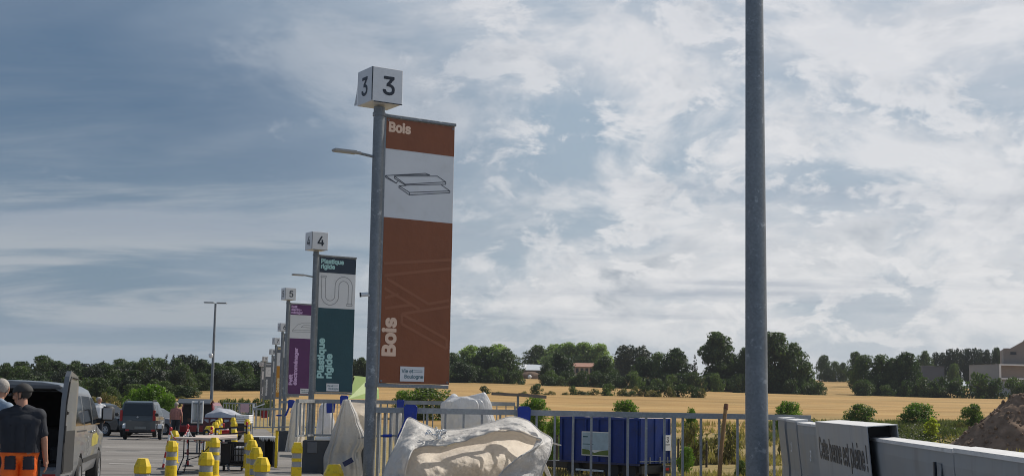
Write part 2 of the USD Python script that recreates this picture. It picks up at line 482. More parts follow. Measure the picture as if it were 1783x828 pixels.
CHROME = mat('wheel_alloy', (0.42, 0.43, 0.45), 0.32, metal=0.7, var=0.08, scale=10)
REDLENS = mat('red_lens', (0.35, 0.012, 0.015), 0.2, var=0.05)
WHITELENS = mat('clear_lens', (0.62, 0.64, 0.66), 0.12, var=0.05)
WOOD = mat('weathered_wood', (0.30, 0.16, 0.062), 0.7, var=0.25, scale=9, stretch=(6, 6, 0.8), bump=0.2, bscale=25)
WHITEP = mat('white_paint', (0.74, 0.75, 0.76), 0.45, var=0.05, scale=5, dirt=((0.45, 0.42, 0.38), 0.35, 8.0))
REDP = mat('red_plastic', (0.42, 0.018, 0.022), 0.42, var=0.08, scale=8)
DRUMRED = mat('dark_red_paint', (0.095, 0.022, 0.026), 0.5, var=0.2, scale=4)
BARK = mat('bark', (0.062, 0.047, 0.034), 0.9, var=0.3, scale=4, bump=0.6, bscale=12)
BAGW = mat('woven_bag', (0.76, 0.74, 0.71), 0.55, var=0.05, scale=2.5, trans=0.38, bump=0.25, bscale=13, dirt=((0.36, 0.33, 0.30), 0.35, 5.0), crease=4.5)
BAGIN = mat('woven_bag_inside', (0.84, 0.76, 0.66), 0.6, var=0.06, scale=2.5, trans=0.52, bump=0.28, bscale=12, dirt=((0.40, 0.33, 0.26), 0.3, 4.0), crease=4.5)
FILM = mat('white_plastic_film', (0.74, 0.75, 0.78), 0.22, var=0.05, scale=4, trans=0.42, bump=0.9, bscale=5, stretch=(2, 2, 0.8), crease=3.0)
SKIN = mat('skin', (0.44, 0.225, 0.15), 0.5, var=0.10, scale=14)
HAIRG = mat('grey_hair', (0.36, 0.33, 0.30), 0.7, var=0.25, scale=60, bump=0.5, bscale=120)
EYEM = mat('eye_white', (0.7, 0.7, 0.68), 0.2)
NAVY = mat('navy_cotton', (0.016, 0.019, 0.028), 0.85, var=0.2, scale=5, bump=0.25, bscale=9)
ORANGE = mat('hi_vis_orange', (0.92, 0.145, 0.008), 0.65, var=0.08, scale=7, bump=0.4, bscale=9)
DARKCAP = mat('dark_cap', (0.030, 0.028, 0.028), 0.8, var=0.15, scale=14)
# ------------------------------------------------------------------ terrain
TX = np.array([-500, 0, 430, 800, 1000, 1300, 1600, 1783, 2300])
TD = np.array([10, 45, 75, 105, 140, 180, 250, 350, 600, 1000, 2500])
TZ = np.array([
    #  10    45    75    105   140   180   250   350   600   1000  2500
    [-0.40, -0.45, -0.7, -0.8, -0.6, 0.0, 1.0, 3.0, 6.0, 8.0, 10.0],
    [-0.40, -0.45, -0.7, -0.8, -0.5, 0.2, 1.2, 3.0, 6.0, 8.0, 10.0],
    [-0.60, -0.70, -1.0, -0.6, 0.4, 1.75, 3.4, 4.5, 7.0, 9.0, 12.0],
    [-2.20, -2.20, -2.2, -1.4, -0.4, 1.0, 3.6, 7.0, 14.0, 17.0, 20.0],
    [-2.20, -2.20, -2.2, -1.5, -0.3, 0.9, 3.5, 6.2, 14.0, 17.0, 20.0],
    [-2.20, -2.20, -2.2, -1.4, 0.0, 0.9, 3.2, 5.3, 14.3, 18.0, 22.0],
    [-2.00, -2.00, -2.0, -1.2, 0.2, 0.9, 3.0, 5.0, 14.0, 18.0, 22.0],
    [-1.80, -1.80, -1.6, -0.7, 0.5, 1.1, 3.0, 5.0, 9.0, 11.0, 14.0],
    [-1.80, -1.80, -1.6, -0.7, 0.5, 1.1, 3.0, 5.0, 9.0, 11.0, 14.0]])
from scipy.interpolate import RectBivariateSpline, RegularGridInterpolator
_terr = RegularGridInterpolator(((TX - CX) / FPX, np.log(TD)), TZ, method='linear', bounds_error=False, fill_value=None)


def ground_z(x, y):
    x, y = np.asarray(x, float), np.maximum(np.asarray(y, float), 10.0)
    a = np.clip(x / y, (TX[0] - CX) / FPX, (TX[-1] - CX) / FPX)
    z = 0
    for k in (-1, 0, 1):
        z = z + _terr(np.stack([np.clip(a + k * 0.03, (TX[0] - CX) / FPX, (TX[-1] - CX) / FPX), np.log(np.clip(y * (1 + 0.07 * k), 10, 2500))], -1)) / 3
    return z


def platform_z(y):
    return -0.40 * np.clip((np.asarray(y, float) - 22) / 50, 0, 1.6)


ROW = np.array([430 - CX, FPX]) / np.hypot(430 - CX, FPX)     # direction of the row of signs, in plan


def seen(px, py, d):
    return at(px, py, d)


def ground_at(px, d):
    """the terrain point straight below pixel column px at depth d"""
    p = at(px, 700, d)
    return np.array([p[0], p[1], float(ground_z(p[0], p[1]))])


# terrain sheet: fine near, coarse far
ys = np.concatenate([np.linspace(5, 60, 24), np.geomspace(63, 2600, 120)])
us = np.concatenate([np.linspace(-1.6, -0.5, 14)[:-1], np.linspace(-0.5, 0.5, 120), np.linspace(0.5, 1.6, 14)[1:]])
YY, UU = np.meshgrid(ys, us, indexing='ij')
XX = UU * (YY + 25)
ZZ = ground_z(XX, YY)
_rough = (meshkit.fbm(np.stack([XX / 7, YY / 7, 0 * XX], -1), 3, 5) - 0.5) * 0.5
ZZ = ZZ + _rough * np.clip((YY - 60) / 40, 0, 1) * np.clip(1.2 - np.abs(YY - 105) / 50, 0.12, 1)


def terrain_material():
    n, l = {}, []
    n['g'] = ('geometry', {}); n['s'] = ('separate_xyz', {}); l.append(('g.position', 's.vector'))
    n['n1'] = ('noise_texture', dict(scale=0.045, detail=6, roughness=0.6))
    n['n2'] = ('noise_texture', dict(scale=0.9, detail=6, roughness=0.65))
    n['n3'] = ('noise_texture', dict(scale=9.0, detail=4, roughness=0.6))
    # the rows the harvester left in the stubble
    n['mw'] = ('mapping', dict(mapping_type='point', rotation=(0, 0, math.radians(8)), scale=(0.02, 0.42, 1)))
    n['wv'] = ('noise_texture', dict(scale=1.0, detail=5, roughness=0.6, distortion=0.2))
    l += [('g.position', x + '.vector') for x in ('n1', 'n2', 'n3', 'mw')] + [('mw.vector', 'wv.vector')]
    n['st'] = ('rgb_ramp', {'ramp': [(0.32, (0.32, 0.195, 0.072)), (0.50, (0.38, 0.238, 0.094)), (0.68, (0.46, 0.31, 0.135))]})
    l.append(('wv.fac', 'st.fac'))
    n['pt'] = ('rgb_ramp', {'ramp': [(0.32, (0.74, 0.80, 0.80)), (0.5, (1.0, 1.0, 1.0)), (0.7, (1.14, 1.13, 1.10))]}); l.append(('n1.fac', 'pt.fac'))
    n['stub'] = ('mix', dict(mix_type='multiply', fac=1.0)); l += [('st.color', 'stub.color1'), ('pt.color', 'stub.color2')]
    # tramlines left by the tractor
    n['mt'] = ('mapping', dict(mapping_type='point', rotation=(0, 0, math.radians(8)))); n['tw'] = ('wave_texture', dict(wave_type='bands', bands_direction='y', scale=0.014, distortion=1.2, detail=2, detail_scale=0.4))
    n['tl'] = ('rgb_ramp', {'ramp': [(0.0, (0.80, 0.78, 0.76)), (0.06, (1, 1, 1)), (1.0, (1, 1, 1))]}); n['stub2'] = ('mix', dict(mix_type='multiply', fac=1.0))
    l += [('g.position', 'mt.vector'), ('mt.vector', 'tw.vector'), ('tw.fac', 'tl.fac'), ('stub.color', 'stub2.color1'), ('tl.color', 'stub2.color2')]
    n['gr'] = ('rgb_ramp', {'ramp': [(0.28, (0.10, 0.115, 0.035)), (0.45, (0.24, 0.185, 0.075)), (0.62, (0.36, 0.27, 0.13)), (0.78, (0.30, 0.20, 0.10))]})
    n['nmix'] = ('math', dict(math_type='multiply_add', value2=0.5)); n['nhalf'] = ('math', dict(math_type='multiply', value2=0.5))
    l += [('n2.fac', 'nhalf.value1'), ('n3.fac', 'nmix.value1'), ('nhalf.value', 'nmix.value3'), ('nmix.value', 'gr.fac')]
    # rough grass up to the edge of the field, stubble beyond
    n['jit'] = ('math', dict(math_type='multiply_add', value2=14.0)); l += [('n2.fac', 'jit.value1'), ('s.y', 'jit.value3')]
    n['edge'] = ('map_range', dict(range_type='smoothstep', from_min=124.0, from_max=134.0, to_min=0, to_max=1, clamp=True)); l.append(('jit.value', 'edge.value'))
    n['c'] = ('mix', dict(mix_type='mix')); l += [('edge.result', 'c.fac'), ('gr.color', 'c.color1'), ('stub2.color', 'c.color2')]
    n['b'] = ('bump', dict(strength=0.5, distance=0.08)); l.append(('nmix.value', 'b.height'))
    n['p'] = ('principled_bsdf', dict(roughness=0.95, specular_ior_level=0.1)); l += [('c.color', 'p.base_color'), ('b.normal', 'p.normal')]
    return usdkit.material(stage, '/World/Looks/field_ground', n, l, surface='p.BSDF')


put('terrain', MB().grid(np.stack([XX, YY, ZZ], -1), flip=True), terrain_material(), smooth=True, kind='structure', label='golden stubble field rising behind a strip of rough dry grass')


def asphalt_material():
    n, l = {}, []
    n['g'] = ('geometry', {})
    n['n1'] = ('noise_texture', dict(scale=0.25, detail=7, roughness=0.65)); n['n2'] = ('noise_texture', dict(scale=60.0, detail=3, roughness=0.7))
    n['m'] = ('mapping', dict(mapping_type='point', rotation=(0, 0, math.radians(11)), scale=(0.10, 0.9, 1))); n['n3'] = ('noise_texture', dict(scale=1.0, detail=6, roughness=0.7))
    l += [('g.position', 'n1.vector'), ('g.position', 'n2.vector'), ('g.position', 'm.vector'), ('m.vector', 'n3.vector')]
    n['r'] = ('rgb_ramp', {'ramp': [(0.3, (0.150, 0.137, 0.125)), (0.7, (0.235, 0.218, 0.200))]}); l.append(('n1.fac', 'r.fac'))
    n['r3'] = ('rgb_ramp', {'ramp': [(0.36, (0.72, 0.72, 0.72)), (0.52, (1.0, 1.0, 1.0)), (0.72, (1.18, 1.17, 1.15))]}); l.append(('n3.fac', 'r3.fac'))
    n['r2'] = ('rgb_ramp', {'ramp': [(0.3, (0.85, 0.85, 0.85)), (0.7, (1.15, 1.15, 1.15))]}); l.append(('n2.fac', 'r2.fac'))
    n['a'] = ('mix', dict(mix_type='multiply', fac=1.0)); n['c'] = ('mix', dict(mix_type='multiply', fac=1.0))
    l += [('r.color', 'a.color1'), ('r3.color', 'a.color2'), ('a.color', 'c.color1'), ('r2.color', 'c.color2')]
    n['b'] = ('bump', dict(strength=0.3, distance=0.01)); n['p'] = ('principled_bsdf', dict(roughness=0.85, specular_ior_level=0.3))
    l += [('n2.fac', 'b.height'), ('b.normal', 'p.normal'), ('c.color', 'p.base_color')]
    return usdkit.material(stage, '/World/Looks/asphalt', n, l, surface='p.BSDF')


# the raised platform: asphalt sloping gently away; its right edge follows the bays and then the barrier beside the camera
P3 = at(645, 708, 16.9)[:2]
BAR_DIR = np.array([math.sin(math.atan(228.5 / FPX)), math.cos(math.atan(228.5 / FPX))])


def edge_x(y):
    row = P3[0] + 0.35 + (y - P3[1]) * ROW[0] / ROW[1]
    near = at(1509, 743, 10.0)[0] + 0.30 + (y - 10.0) * BAR_DIR[0] / BAR_DIR[1]
    return np.where(y > P3[1] + 0.3, row, near)


ey = np.concatenate([np.linspace(-30, 16.9, 30), [17.3], np.linspace(19, 160, 60)])
sheet, wall_top, wall_bot = [], [], []
for y in ey:
    e = float(edge_x(y)); z = float(platform_z(y))
    sheet.append([(e - s, y, z) for s in (0, 2, 5, 10, 20, 40, 90, 200)])
    wall_top.append((e, y, z)); wall_bot.append((e, y, -4.0))
put('platform', MB().grid(np.array(sheet)), asphalt_material(), smooth=True, kind='structure', label='sun-bleached asphalt platform of the recycling yard')
put('retaining_wall', MB().grid(np.array([wall_top, wall_bot])), DARKG, kind='structure', label='concrete retaining wall below the platform edge')

# painted bay lines on the asphalt
LINE = mat('worn_line_paint', (0.62, 0.60, 0.56), 0.8, var=0.15, scale=3, dirt=((0.22, 0.20, 0.185), 0.75, 2.5))
lm = MB()
for py_, x0, x1 in ((771, 184, 292), (780, 184, 330), (796, 184, 345), (806, 190, 480), (752, 184, 300)):
    a, b = on(x0, py_, -0.1), on(x1, py_ + (x1 - x0) * 0.006, -0.1)
    zz = [float(platform_z(p[1])) + 0.004 for p in (a, b)]
    w = np.array([0, 0.06, 0])
    q = [np.r_[a[:2], zz[0]] - w, np.r_[b[:2], zz[1]] - w, np.r_[b[:2], zz[1]] + w, np.r_[a[:2], zz[0]] + w]
    t = [float(platform_z(p[1])) + 0.006 for p in q]
    lm.add([np.r_[p[:2], z] for p, z in zip(q, t)], [[0, 1, 2, 3]])
put('bay_line', lm, LINE, kind='structure', label='worn white lines painted across the asphalt')
# ------------------------------------------------------------------ the row of numbered sign posts
SIGN_RZ = math.radians(32)
Z0 = {}


def zpix(px, py, d):
    return float(at(px, py, d)[2])


CUBE_TOP, CUBE_BOT = zpix(651, 121, 16.75), zpix(652, 181, 16.75)
PAN_TOP, PAN_BOT, PAN_W, PAN_X = zpix(676, 205, 16.9), zpix(659, 668, 16.9), 1.0, 0.095
PAN_H = PAN_TOP - PAN_BOT
SD = [16.9, 33.6, 50.8, 74, 91, 110, 127, 150]
STOP = [121, 404, 501, 562, 587.5, 607, 620, 630]
SPX = [(646, 690), (542, 690), (496, 690), (490.5, 620), (480, 620), (473.5, 640), (461, 640), (455, 650)]
CUBX = [664, 552, 505, 493, 481, 475, 461, 455]


def panel_strokes(k):
    """the line drawing in the white field, in metres from its lower left corner"""
    w, h = PAN_W, 0.262 * PAN_H
    if k == 3:
        q = lambda pts: [((x - 287) / 315 * w, (750 - y) / 300 * h) for x, y in pts]
        return [q([(290, 570), (470, 540), (490, 545), (340, 562)]), q([(290, 570), (340, 598), (345, 588)]), q([(290, 570), (292, 578), (340, 598)]),
                q([(330, 568), (525, 546), (565, 568), (380, 598), (330, 568)]), q([(330, 568), (330, 577), (380, 602), (565, 578), (565, 568)]), q([(380, 598), (380, 602)]),
                q([(352, 608), (400, 632), (585, 606), (545, 583)]), q([(352, 608), (352, 616), (400, 643), (585, 614), (585, 606)]), q([(400, 632), (400, 643)]), q([(352, 608), (385, 603)])]
    if k == 4:
        out = []
        for r in (0.13, 0.235):
            a = np.linspace(math.pi, 2 * math.pi, 18)
            b = np.linspace(math.pi, 0, 18)
            cx1, cx2, r2 = 0.30 * w + 0.01, 0.30 * w + 0.375, 0.365 - r
            out.append([(cx1 - r, h * 0.86), *[(cx1 + r * math.cos(t), h * 0.36 + r * 1.0 * math.sin(t)) for t in a], *[(cx2 + r2 * math.cos(t), h * 0.64 + r2 * math.sin(t)) for t in b], (cx2 + r2, h * 0.14)])
        out += [[(0.05, h * .86), (0.19, h * .86), (0.19, h * .91), (0.05, h * .91), (0.05, h * .86)], [(0.77, h * .14), (0.92, h * .14), (0.92, h * .09), (0.77, h * .09), (0.77, h * .14)]]
        return out
    if k == 5:
        q = lambda pts: [(x * w, y * h) for x, y in pts]
        return [q([(0.10, 0.28), (0.95, 0.28), (0.97, 0.36), (0.12, 0.36), (0.10, 0.28)]), q([(0.12, 0.36), (0.3, 0.58), (0.55, 0.68), (0.93, 0.70), (0.97, 0.36)]), q([(0.45, 0.48), (0.55, 0.57), (0.88, 0.57), (0.88, 0.48), (0.45, 0.48)])]
    return [[(0.2, h * .3), (0.75, h * .3), (0.7, h * .7), (0.25, h * .7), (0.2, h * .3)]]


def sign(k, low, head, ink, header_lines, tall_lines, where):
    i = k - 3
    d = SD[i]
    foot = at(*SPX[i], d)
    dz = zpix(CUBX[i] - 13 * 16.9 / d, STOP[i], d - 0.1) - CUBE_TOP
    t = thing('sign_post', f'tall steel post with white number {k} box and {where}', 'sign', (foot[0], foot[1], dz), SIGN_RZ, 'numbered sign posts along the bays')
    zg = float(platform_z(d)) - dz
    # the real posts lean a little: none of that here, they stand plumb
    put('pole', MB().tube([(0, 0, zg), (0, 0, CUBE_BOT - 0.02)], 0.072, 20), GALV, t, smooth=40)
    put('base_plate', MB().box((-0.16, -0.16, zg), (0.16, 0.16, zg + 0.02)), GALV, t)
    # number box
    s, c = 0.213, 0.004
    b = put('number_box', MB().box((-s, -s, CUBE_BOT), (s, s, CUBE_TOP), 0.006), SIGNW, t)
    put('edge_trim', MB().box((-s - c, -s - c, CUBE_BOT + 0.01), (-s + 0.006, -s + 0.006, CUBE_TOP - 0.008)).box((-s + 0.03, -s - 0.001, CUBE_BOT - 0.006), (s, -s + 0.01, CUBE_BOT + 0.004)), INK, b)
    hz = CUBE_TOP - CUBE_BOT
    for face in (0, 1):
        n = text(str(k), 0.225, True)
        n.apply_translation([-n.bounds.mean(0)[0], 0, 0])
        if face == 0:
            n = upright(n, (0.01 + (0.01 if k < 10 else 0), -s - 0.001, CUBE_BOT + 0.105), (1, 0, 0))
        else:
            n = upright(n, (-s - 0.001, 0.0, CUBE_BOT + 0.105), (0, -1, 0))
        put('numeral', n, INK, b)
    if k == 3:
        put('loose_film', MB().grid(np.array([[(-s - 0.002 - 0.035 * u * v ** 2, s - 0.004 + 0.012 * u * v, CUBE_TOP - 0.12 - (hz - 0.125) * v) for u in (0, 1)] for v in np.linspace(0, 1, 8)])), SIGNW, b)
    # banner frame
    put('frame_bar', MB().box((0.06, -0.02, PAN_BOT - 0.05), (PAN_X - 0.004, 0.02, PAN_TOP + 0.03)), GALV, t)
    put('top_rail', MB().box((0.05, -0.03, PAN_TOP + 0.004), (PAN_X + PAN_W + 0.015, 0.03, PAN_TOP + 0.045), 0.006), GALV, t)
    put('bottom_rail', MB().box((0.05, -0.03, PAN_BOT - 0.05), (PAN_X + PAN_W - 0.015, 0.03, PAN_BOT - 0.004), 0.006), GALV, t)
    put('clamp_band', MB().lathe([(0.074, PAN_TOP + 0.005), (0.082, PAN_TOP + 0.005), (0.082, PAN_TOP + 0.05), (0.074, PAN_TOP + 0.05)], 16), GALV, t)
    put('clamp_band', MB().lathe([(0.074, PAN_BOT - 0.05), (0.082, PAN_BOT - 0.05), (0.082, PAN_BOT), (0.074, PAN_BOT)], 16), GALV, t)
    z1, z2 = PAN_TOP - 0.118 * PAN_H, PAN_TOP - 0.380 * PAN_H
    x0, x1 = PAN_X, PAN_X + PAN_W
    ban = put('banner', MB().box((x0, -0.012, PAN_BOT), (x1, 0.012, PAN_TOP), 0.004), SIGNW, t)
    put('header_band', MB().box((x0 + 0.004, -0.0145, z1), (x1 - 0.004, -0.011, PAN_TOP - 0.004)), head, ban)
    put('lower_band', MB().box((x0 + 0.004, -0.0145, PAN_BOT + 0.004), (x1 - 0.004, -0.011, z2)), low, ban)
    yy = -0.0150

    def letter(s_, h_, o, xd, ud, m_):
        return put('lettering', upright(heavy(text(s_, h_, True, 0.002), h_ * 0.045), o, xd, ud), m_, ban)

    hh = {1: 0.115, 2: 0.105, 3: 0.080}[len(header_lines)]
    for j, s_ in enumerate(header_lines):
        letter(s_, hh, (x0 + 0.03, yy, PAN_TOP - 0.055 - hh - j * hh * (1.25 if len(header_lines) < 3 else 1.32)), (1, 0, 0), (0, 0, 1), ink)
    big = 0.175 if len(tall_lines) == 1 else (0.165 if k == 4 else 0.135)
    for j, s_ in enumerate(tall_lines):
        letter(s_, big, (x0 + 0.035 + big + j * big * 1.30, yy, PAN_BOT + (0.325 if k == 3 else 0.33)), (0, 0, 1), (-1, 0, 0), ink)
    dr = lines2d(panel_strokes(k), 0.010)
    put('line_drawing', upright(dr, (x0, -0.0125, z2), (1, 0, 0)), LINEC, ban)
    if k == 3:
        q = lambda pts: [((x - 172 + (y - 200) * 0.034) / 305 * PAN_W, PAN_TOP - PAN_BOT - 0.38 * PAN_H - (y - 8) / 745 * (0.62 * PAN_H)) for x, y in pts]
        seg = [q([(178, 218), (472, 178)]), q([(180, 272), (470, 218)]), q([(190, 285), (370, 388)]), q([(180, 330), (330, 415)]), q([(370, 388), (462, 366)]), q([(252, 440), (462, 395)]),
               q([(252, 440), (448, 545)]), q([(252, 485), (448, 590)]), q([(448, 545), (448, 590)]), q([(182, 420), (300, 395)]), q([(182, 372), (240, 352)]), q([(252, 440), (252, 485)])]
        f = lines2d(seg, 0.034)
        put('faint_pattern', upright(f, (x0, -0.0149, PAN_BOT), (1, 0, 0)), BROWNL, ban)
    if k <= 5:
        for ex in (x0 + 0.03, x1 - 0.03):
            for ez in (PAN_BOT + 0.03, PAN_TOP - 0.03):
                put('eyelet', MB().lathe([(0.006, 0.0), (0.006, 0.004), (0.014, 0.004), (0.014, 0.0)], 10).move(rotm((1, 0, 0), math.pi / 2)).move(trimesh.transformations.translation_matrix((ex, -0.0146, ez))), GALV, ban)
        lx, lw, lh = x0 + PAN_W * (0.29 if k < 5 else 0.5), 0.34, 0.185
        lg = put('logo_plate', MB().box((lx, -0.019, PAN_BOT + 0.03), (lx + lw, -0.0145, PAN_BOT + 0.03 + lh)), SIGNW, ban)
    if k <= 5:
        a = upright(text('Vie et', 0.044, True, 0.001), (lx + 0.018, -0.0192, PAN_BOT + 0.03 + 0.108), (1, 0, 0))
        c_ = upright(text('Boulogne', 0.044, True, 0.001), (lx + 0.056, -0.0192, PAN_BOT + 0.03 + 0.04), (1, 0, 0))
        put('logo_lettering', trimesh.util.concatenate([a, c_]), LOGO, ban)
        put('logo_rule', MB().box((lx + 0.185, -0.0198, PAN_BOT + 0.148), (lx + 0.315, -0.019, PAN_BOT + 0.153)).box((lx + 0.185, -0.0198, PAN_BOT + 0.166), (lx + 0.315, -0.019, PAN_BOT + 0.171)), LOGO, ban)
    # street light on the yard side
    zl = zpix(655, 274, 16.9)
    if k <= 4:
        lu = put('luminaire', MB().box((-0.62, -0.055, zl - 0.005), (-0.30, 0.055, zl + 0.035), 0.015).box((-0.33, -0.035, zl + 0.0), (-0.24, 0.035, zl + 0.03), 0.01), mat(f'luminaire_grey_{k}', (0.33, 0.32, 0.31), 0.4), t)
        put('luminaire_arm', MB().tube([(-0.26, 0, zl + 0.012), (-0.06, 0, zl - 0.01)], 0.018, 8), GALV, lu)
    return t


sign(3, BROWN, BROWN, CREAM, ['Bois'], ['Bois'], 'brown Bois banner showing planks')
sign(4, TEAL, TEALD, TEALL, ['Plastique', 'rigide'], ['Plastique', 'rigide'], 'teal Plastique rigide banner showing a pipe')
sign(5, PURP, PURP, PURPL, ['Petit', 'électro-', 'ménager'], ['Petit', 'électroménager'], 'purple Petit électroménager banner')
sign(6, SLATE, SLATE, PALEL, ['Gravats'], ['Gravats'], 'banner hidden behind the purple one')
sign(7, OCHRE, SLATE, OCHREL, ['Déchets'], ['Déchets'], 'ochre Déchets banner')
sign(8, SLATE, SLATE, PALEL, ['Ferraille'], ['Ferraille'], 'slate Ferraille banner')
sign(9, SLATE, SLATE, PALEL, ['Encombrants'], ['Encombrants'], 'slate Encombrants banner')
sign(10, SLATE, SLATE, PALEL, ['Cartons'], ['Cartons'], 'grey banner, farthest of the row')

# security camera on post 3
pc = at(641, 513, 16.85)
sc_ = thing('security_camera', 'small white security camera on the side of post 3', 'camera', pc)
put('housing', MB().tube([(-0.09, -0.01, 0.0), (0.0, 0, 0.008)], 0.026, 12), WHITEP, sc_, smooth=40)
put('lens_hood', MB().tube([(-0.105, -0.012, -0.002), (-0.085, -0.01, 0.0)], 0.029, 12), INK, sc_)
put('bracket', MB().bar((0, 0, 0), (0.05, 0.02, -0.02), 0.025), WHITEP, sc_)

# ------------------------------------------------------------------ guard rails
RAIL_GROUP = 'galvanised guard rails of the bays'


def rail(label, A, B, h, spacing=0.222, bw=0.038, tb=0.067, posts=(0, 1), zg=None, ret=None, group=RAIL_GROUP):
    """A, B: ends of the top rail in space; h: height from the top to the foot of the balusters"""
    A, B = np.asarray(A, float), np.asarray(B, float)
    t = thing('guard_rail', label, 'guard rail', A, 0, group)
    D = B - A
    L = np.hypot(D[0], D[1])
    up = (0, 0, 1)
    put('top_rail', MB().bar((0, 0, -tb / 2), D + (0, 0, -tb / 2), tb, tb, up), GALVR, t)
    put('bottom_rail', MB().bar((0, 0, -h), D + (0, 0, -h), 0.05, 0.05, up), GALVR, t)
    for s in posts:
        p = D * s
        put('post', MB().bar(p + (0, 0, -tb), p + (0, 0, -(A[2] - (zg if zg is not None else 0))), 0.062, 0.05, D), GALVR, t)
    n = int(L / spacing)
    for j in range(1, n):
        p = D * (j / n)
        if min(abs(j / n - s) for s in posts) * L < 0.05:
            continue
        put('baluster', MB().bar(p + (0, 0, -tb), p + (0, 0, -h + 0.02), bw, bw * 0.7, D), GALVR, t)
    if ret is not None:
        E = np.asarray(ret, float)
        put('return_rail', MB().bar((0, 0, -tb / 2 - 0.003), E + (0, 0, -tb / 2 - 0.003), tb * 0.9, tb * 0.9, up), GALVR, t)
        put('return_bottom_rail', MB().bar((0, 0, -h - 0.003), E + (0, 0, -h - 0.003), 0.045, 0.045, up), GALVR, t)
        m = int(np.hypot(E[0], E[1]) / 0.2)
        for j in range(1, m + 1):
            p = E * (j / m)
            put('baluster', MB().bar(p + (0, 0, -tb), p + (0, 0, -h + 0.02), bw, bw * 0.7, E), GALVR, t)
    return t


A3, B3 = at(649, 708, 16.9), at(1411, 722, 16.9)
rail('near galvanised guard rail running behind the open white bag', A3, B3, 0.90, posts=(0, 0.688, 1), zg=0.0, ret=(0.30, 1.05, 0))
A4, B4 = at(548, 694.0, 33.6), at(897, 699.5, 33.6)
rail('guard rail below the teal sign with a draped bag', A4, B4, 0.87, posts=(0, 0.33, 0.66, 1), zg=-0.1, tb=0.095, ret=(-0.27, -1.0, 0))
A5, B5 = at(487, 697, 50.5), at(610, 698, 50.5)
rail('guard rail below the purple sign with a hung bag', A5, B5, 0.95, posts=(0, 1), zg=-0.2, tb=0.09)
A6, B6 = at(441, 709.5, 68), at(492, 709.5, 68)
t6 = rail('short guard rail with a red plate between its bars', A6, B6, 0.95, spacing=0.17, posts=(0, 0.7, 1), zg=-0.4, tb=0.10, bw=0.05)
put('brace', MB().bar((0, 0, 0), (0.55, 0.1, 0.22), 0.05).bar((0, 0, 0.2), (0.0, 0, -0.9), 0.07), WHITEP, t6)
put('red_plate', MB().box((0.40, 0.05, -0.48), (0.72, 0.07, -0.12)), REDP, t6, label='red plate')
A7, B7 = at(389, 700, 95), at(446, 700.5, 95)
t7 = rail('long pale guard rail farthest along the bays', A7, B7, 0.75, spacing=0.19, posts=(0, 0.5, 1), zg=-0.5, tb=0.08, bw=0.06)
put('poster', MB().box((1.2, -0.08, -0.65), (1.8, -0.05, -0.06)), mat('pale_pink_poster', (0.55, 0.36, 0.40), 0.6), t7)

# concrete blocks that carry the rails
def block(label, px0, px1, d, ztop, depth=0.35, z0=-0.2):
    a, b = at(px0, 760, d), at(px1, 760, d)
    t = thing('concrete_block', label, 'concrete block', (a[0], a[1], 0), 0)
    m = trimesh.creation.box([b[0] - a[0], depth, ztop - z0])
    put('body', MB().box((0, 0, z0), (b[0] - a[0], depth, ztop), 0.02), DARKG, t)
    return t


b4 = block('dark grey block with a cover plate below the teal sign', 527, 642, 33.0, zpix(560, 766, 33.0), z0=-0.15)
zt = zpix(560, 766, 33.0)
put('cover_plate', MB().box((0.12, -0.02, zt - 0.30), (0.36, 0.0, zt - 0.04), 0.008), mat('plate_grey', (0.13, 0.135, 0.15), 0.5), b4)
put('label_tube', MB().box((0.30, -0.03, zt + 0.0), (0.70, 0.02, zt + 0.09), 0.02), WHITEP, b4)
block('dark grey block behind the bag below the purple sign', 481, 512, 50.0, zpix(490, 749, 50.0), z0=-0.3)
block('dark grey block under the near guard rail', 652, 1400, 16.8, 0.60)

# ------------------------------------------------------------------ blue clamps that hold the bags on the rails
def clamp(label, px, py, d, lever=False, s=1.0):
    p = at(px, py, d)
    t = thing('bag_clamp', label, 'clamp', p, 0, 'blue bag clamps on the rails', s)
    hook = MB().prism(Polygon([(-0.075, -0.155), (-0.085, 0.02), (-0.06, 0.055), (0.055, 0.05), (0.08, 0.02), (0.07, -0.14)]), -0.075, -0.052)
    hook.box((-0.07, -0.06, 0.012), (0.065, 0.10, 0.04), 0.006).prism(Polygon([(-0.06, -0.12), (-0.07, 0.02), (0.06, 0.02), (0.05, -0.12)]), 0.085, 0.105)
    put('hook', hook, CLAMP, t)
    if lever:
        put('arm', MB().prism(Polygon([(-0.06, -0.08), (-0.025, -0.09), (-0.055, -0.22), (-0.10, -0.33), (-0.155, -0.36), (-0.15, -0.32), (-0.115, -0.24), (-0.085, -0.17)]), -0.095, -0.077), CLAMP, t)
        put('lever', MB().tube([(-0.36, -0.11, -0.33), (-0.16, -0.10, -0.325)], 0.012, 8), GALV, t)
        put('grip', MB().tube([(-0.33, -0.109, -0.33), (-0.22, -0.102, -0.327)], 0.02, 8), CLAMP, t)
        put('strap', MB().bar((0.05, -0.085, -0.10), (0.0, -0.09, -0.26), 0.03, 0.01), CLAMP, t)
    return t


clamp('blue clamp with lever handle at the left corner of the open bag', 716, 711, 16.83, True)
clamp('blue clamp at the right corner of the open bag', 913, 714, 16.83)
clamp('blue clamp on the far rail behind the brown sign foot', 698, 699, 33.5, s=1.1)
clamp('blue clamp above the draped bag of the teal sign', 600, 692, 33.4, s=1.2)
clamp('blue clamp behind the rail bars below the teal sign', 577, 704, 35.5, s=1.4)
clamp('blue clamp at the top of the bag below the purple sign', 508, 699, 50.2, True, s=1.5)

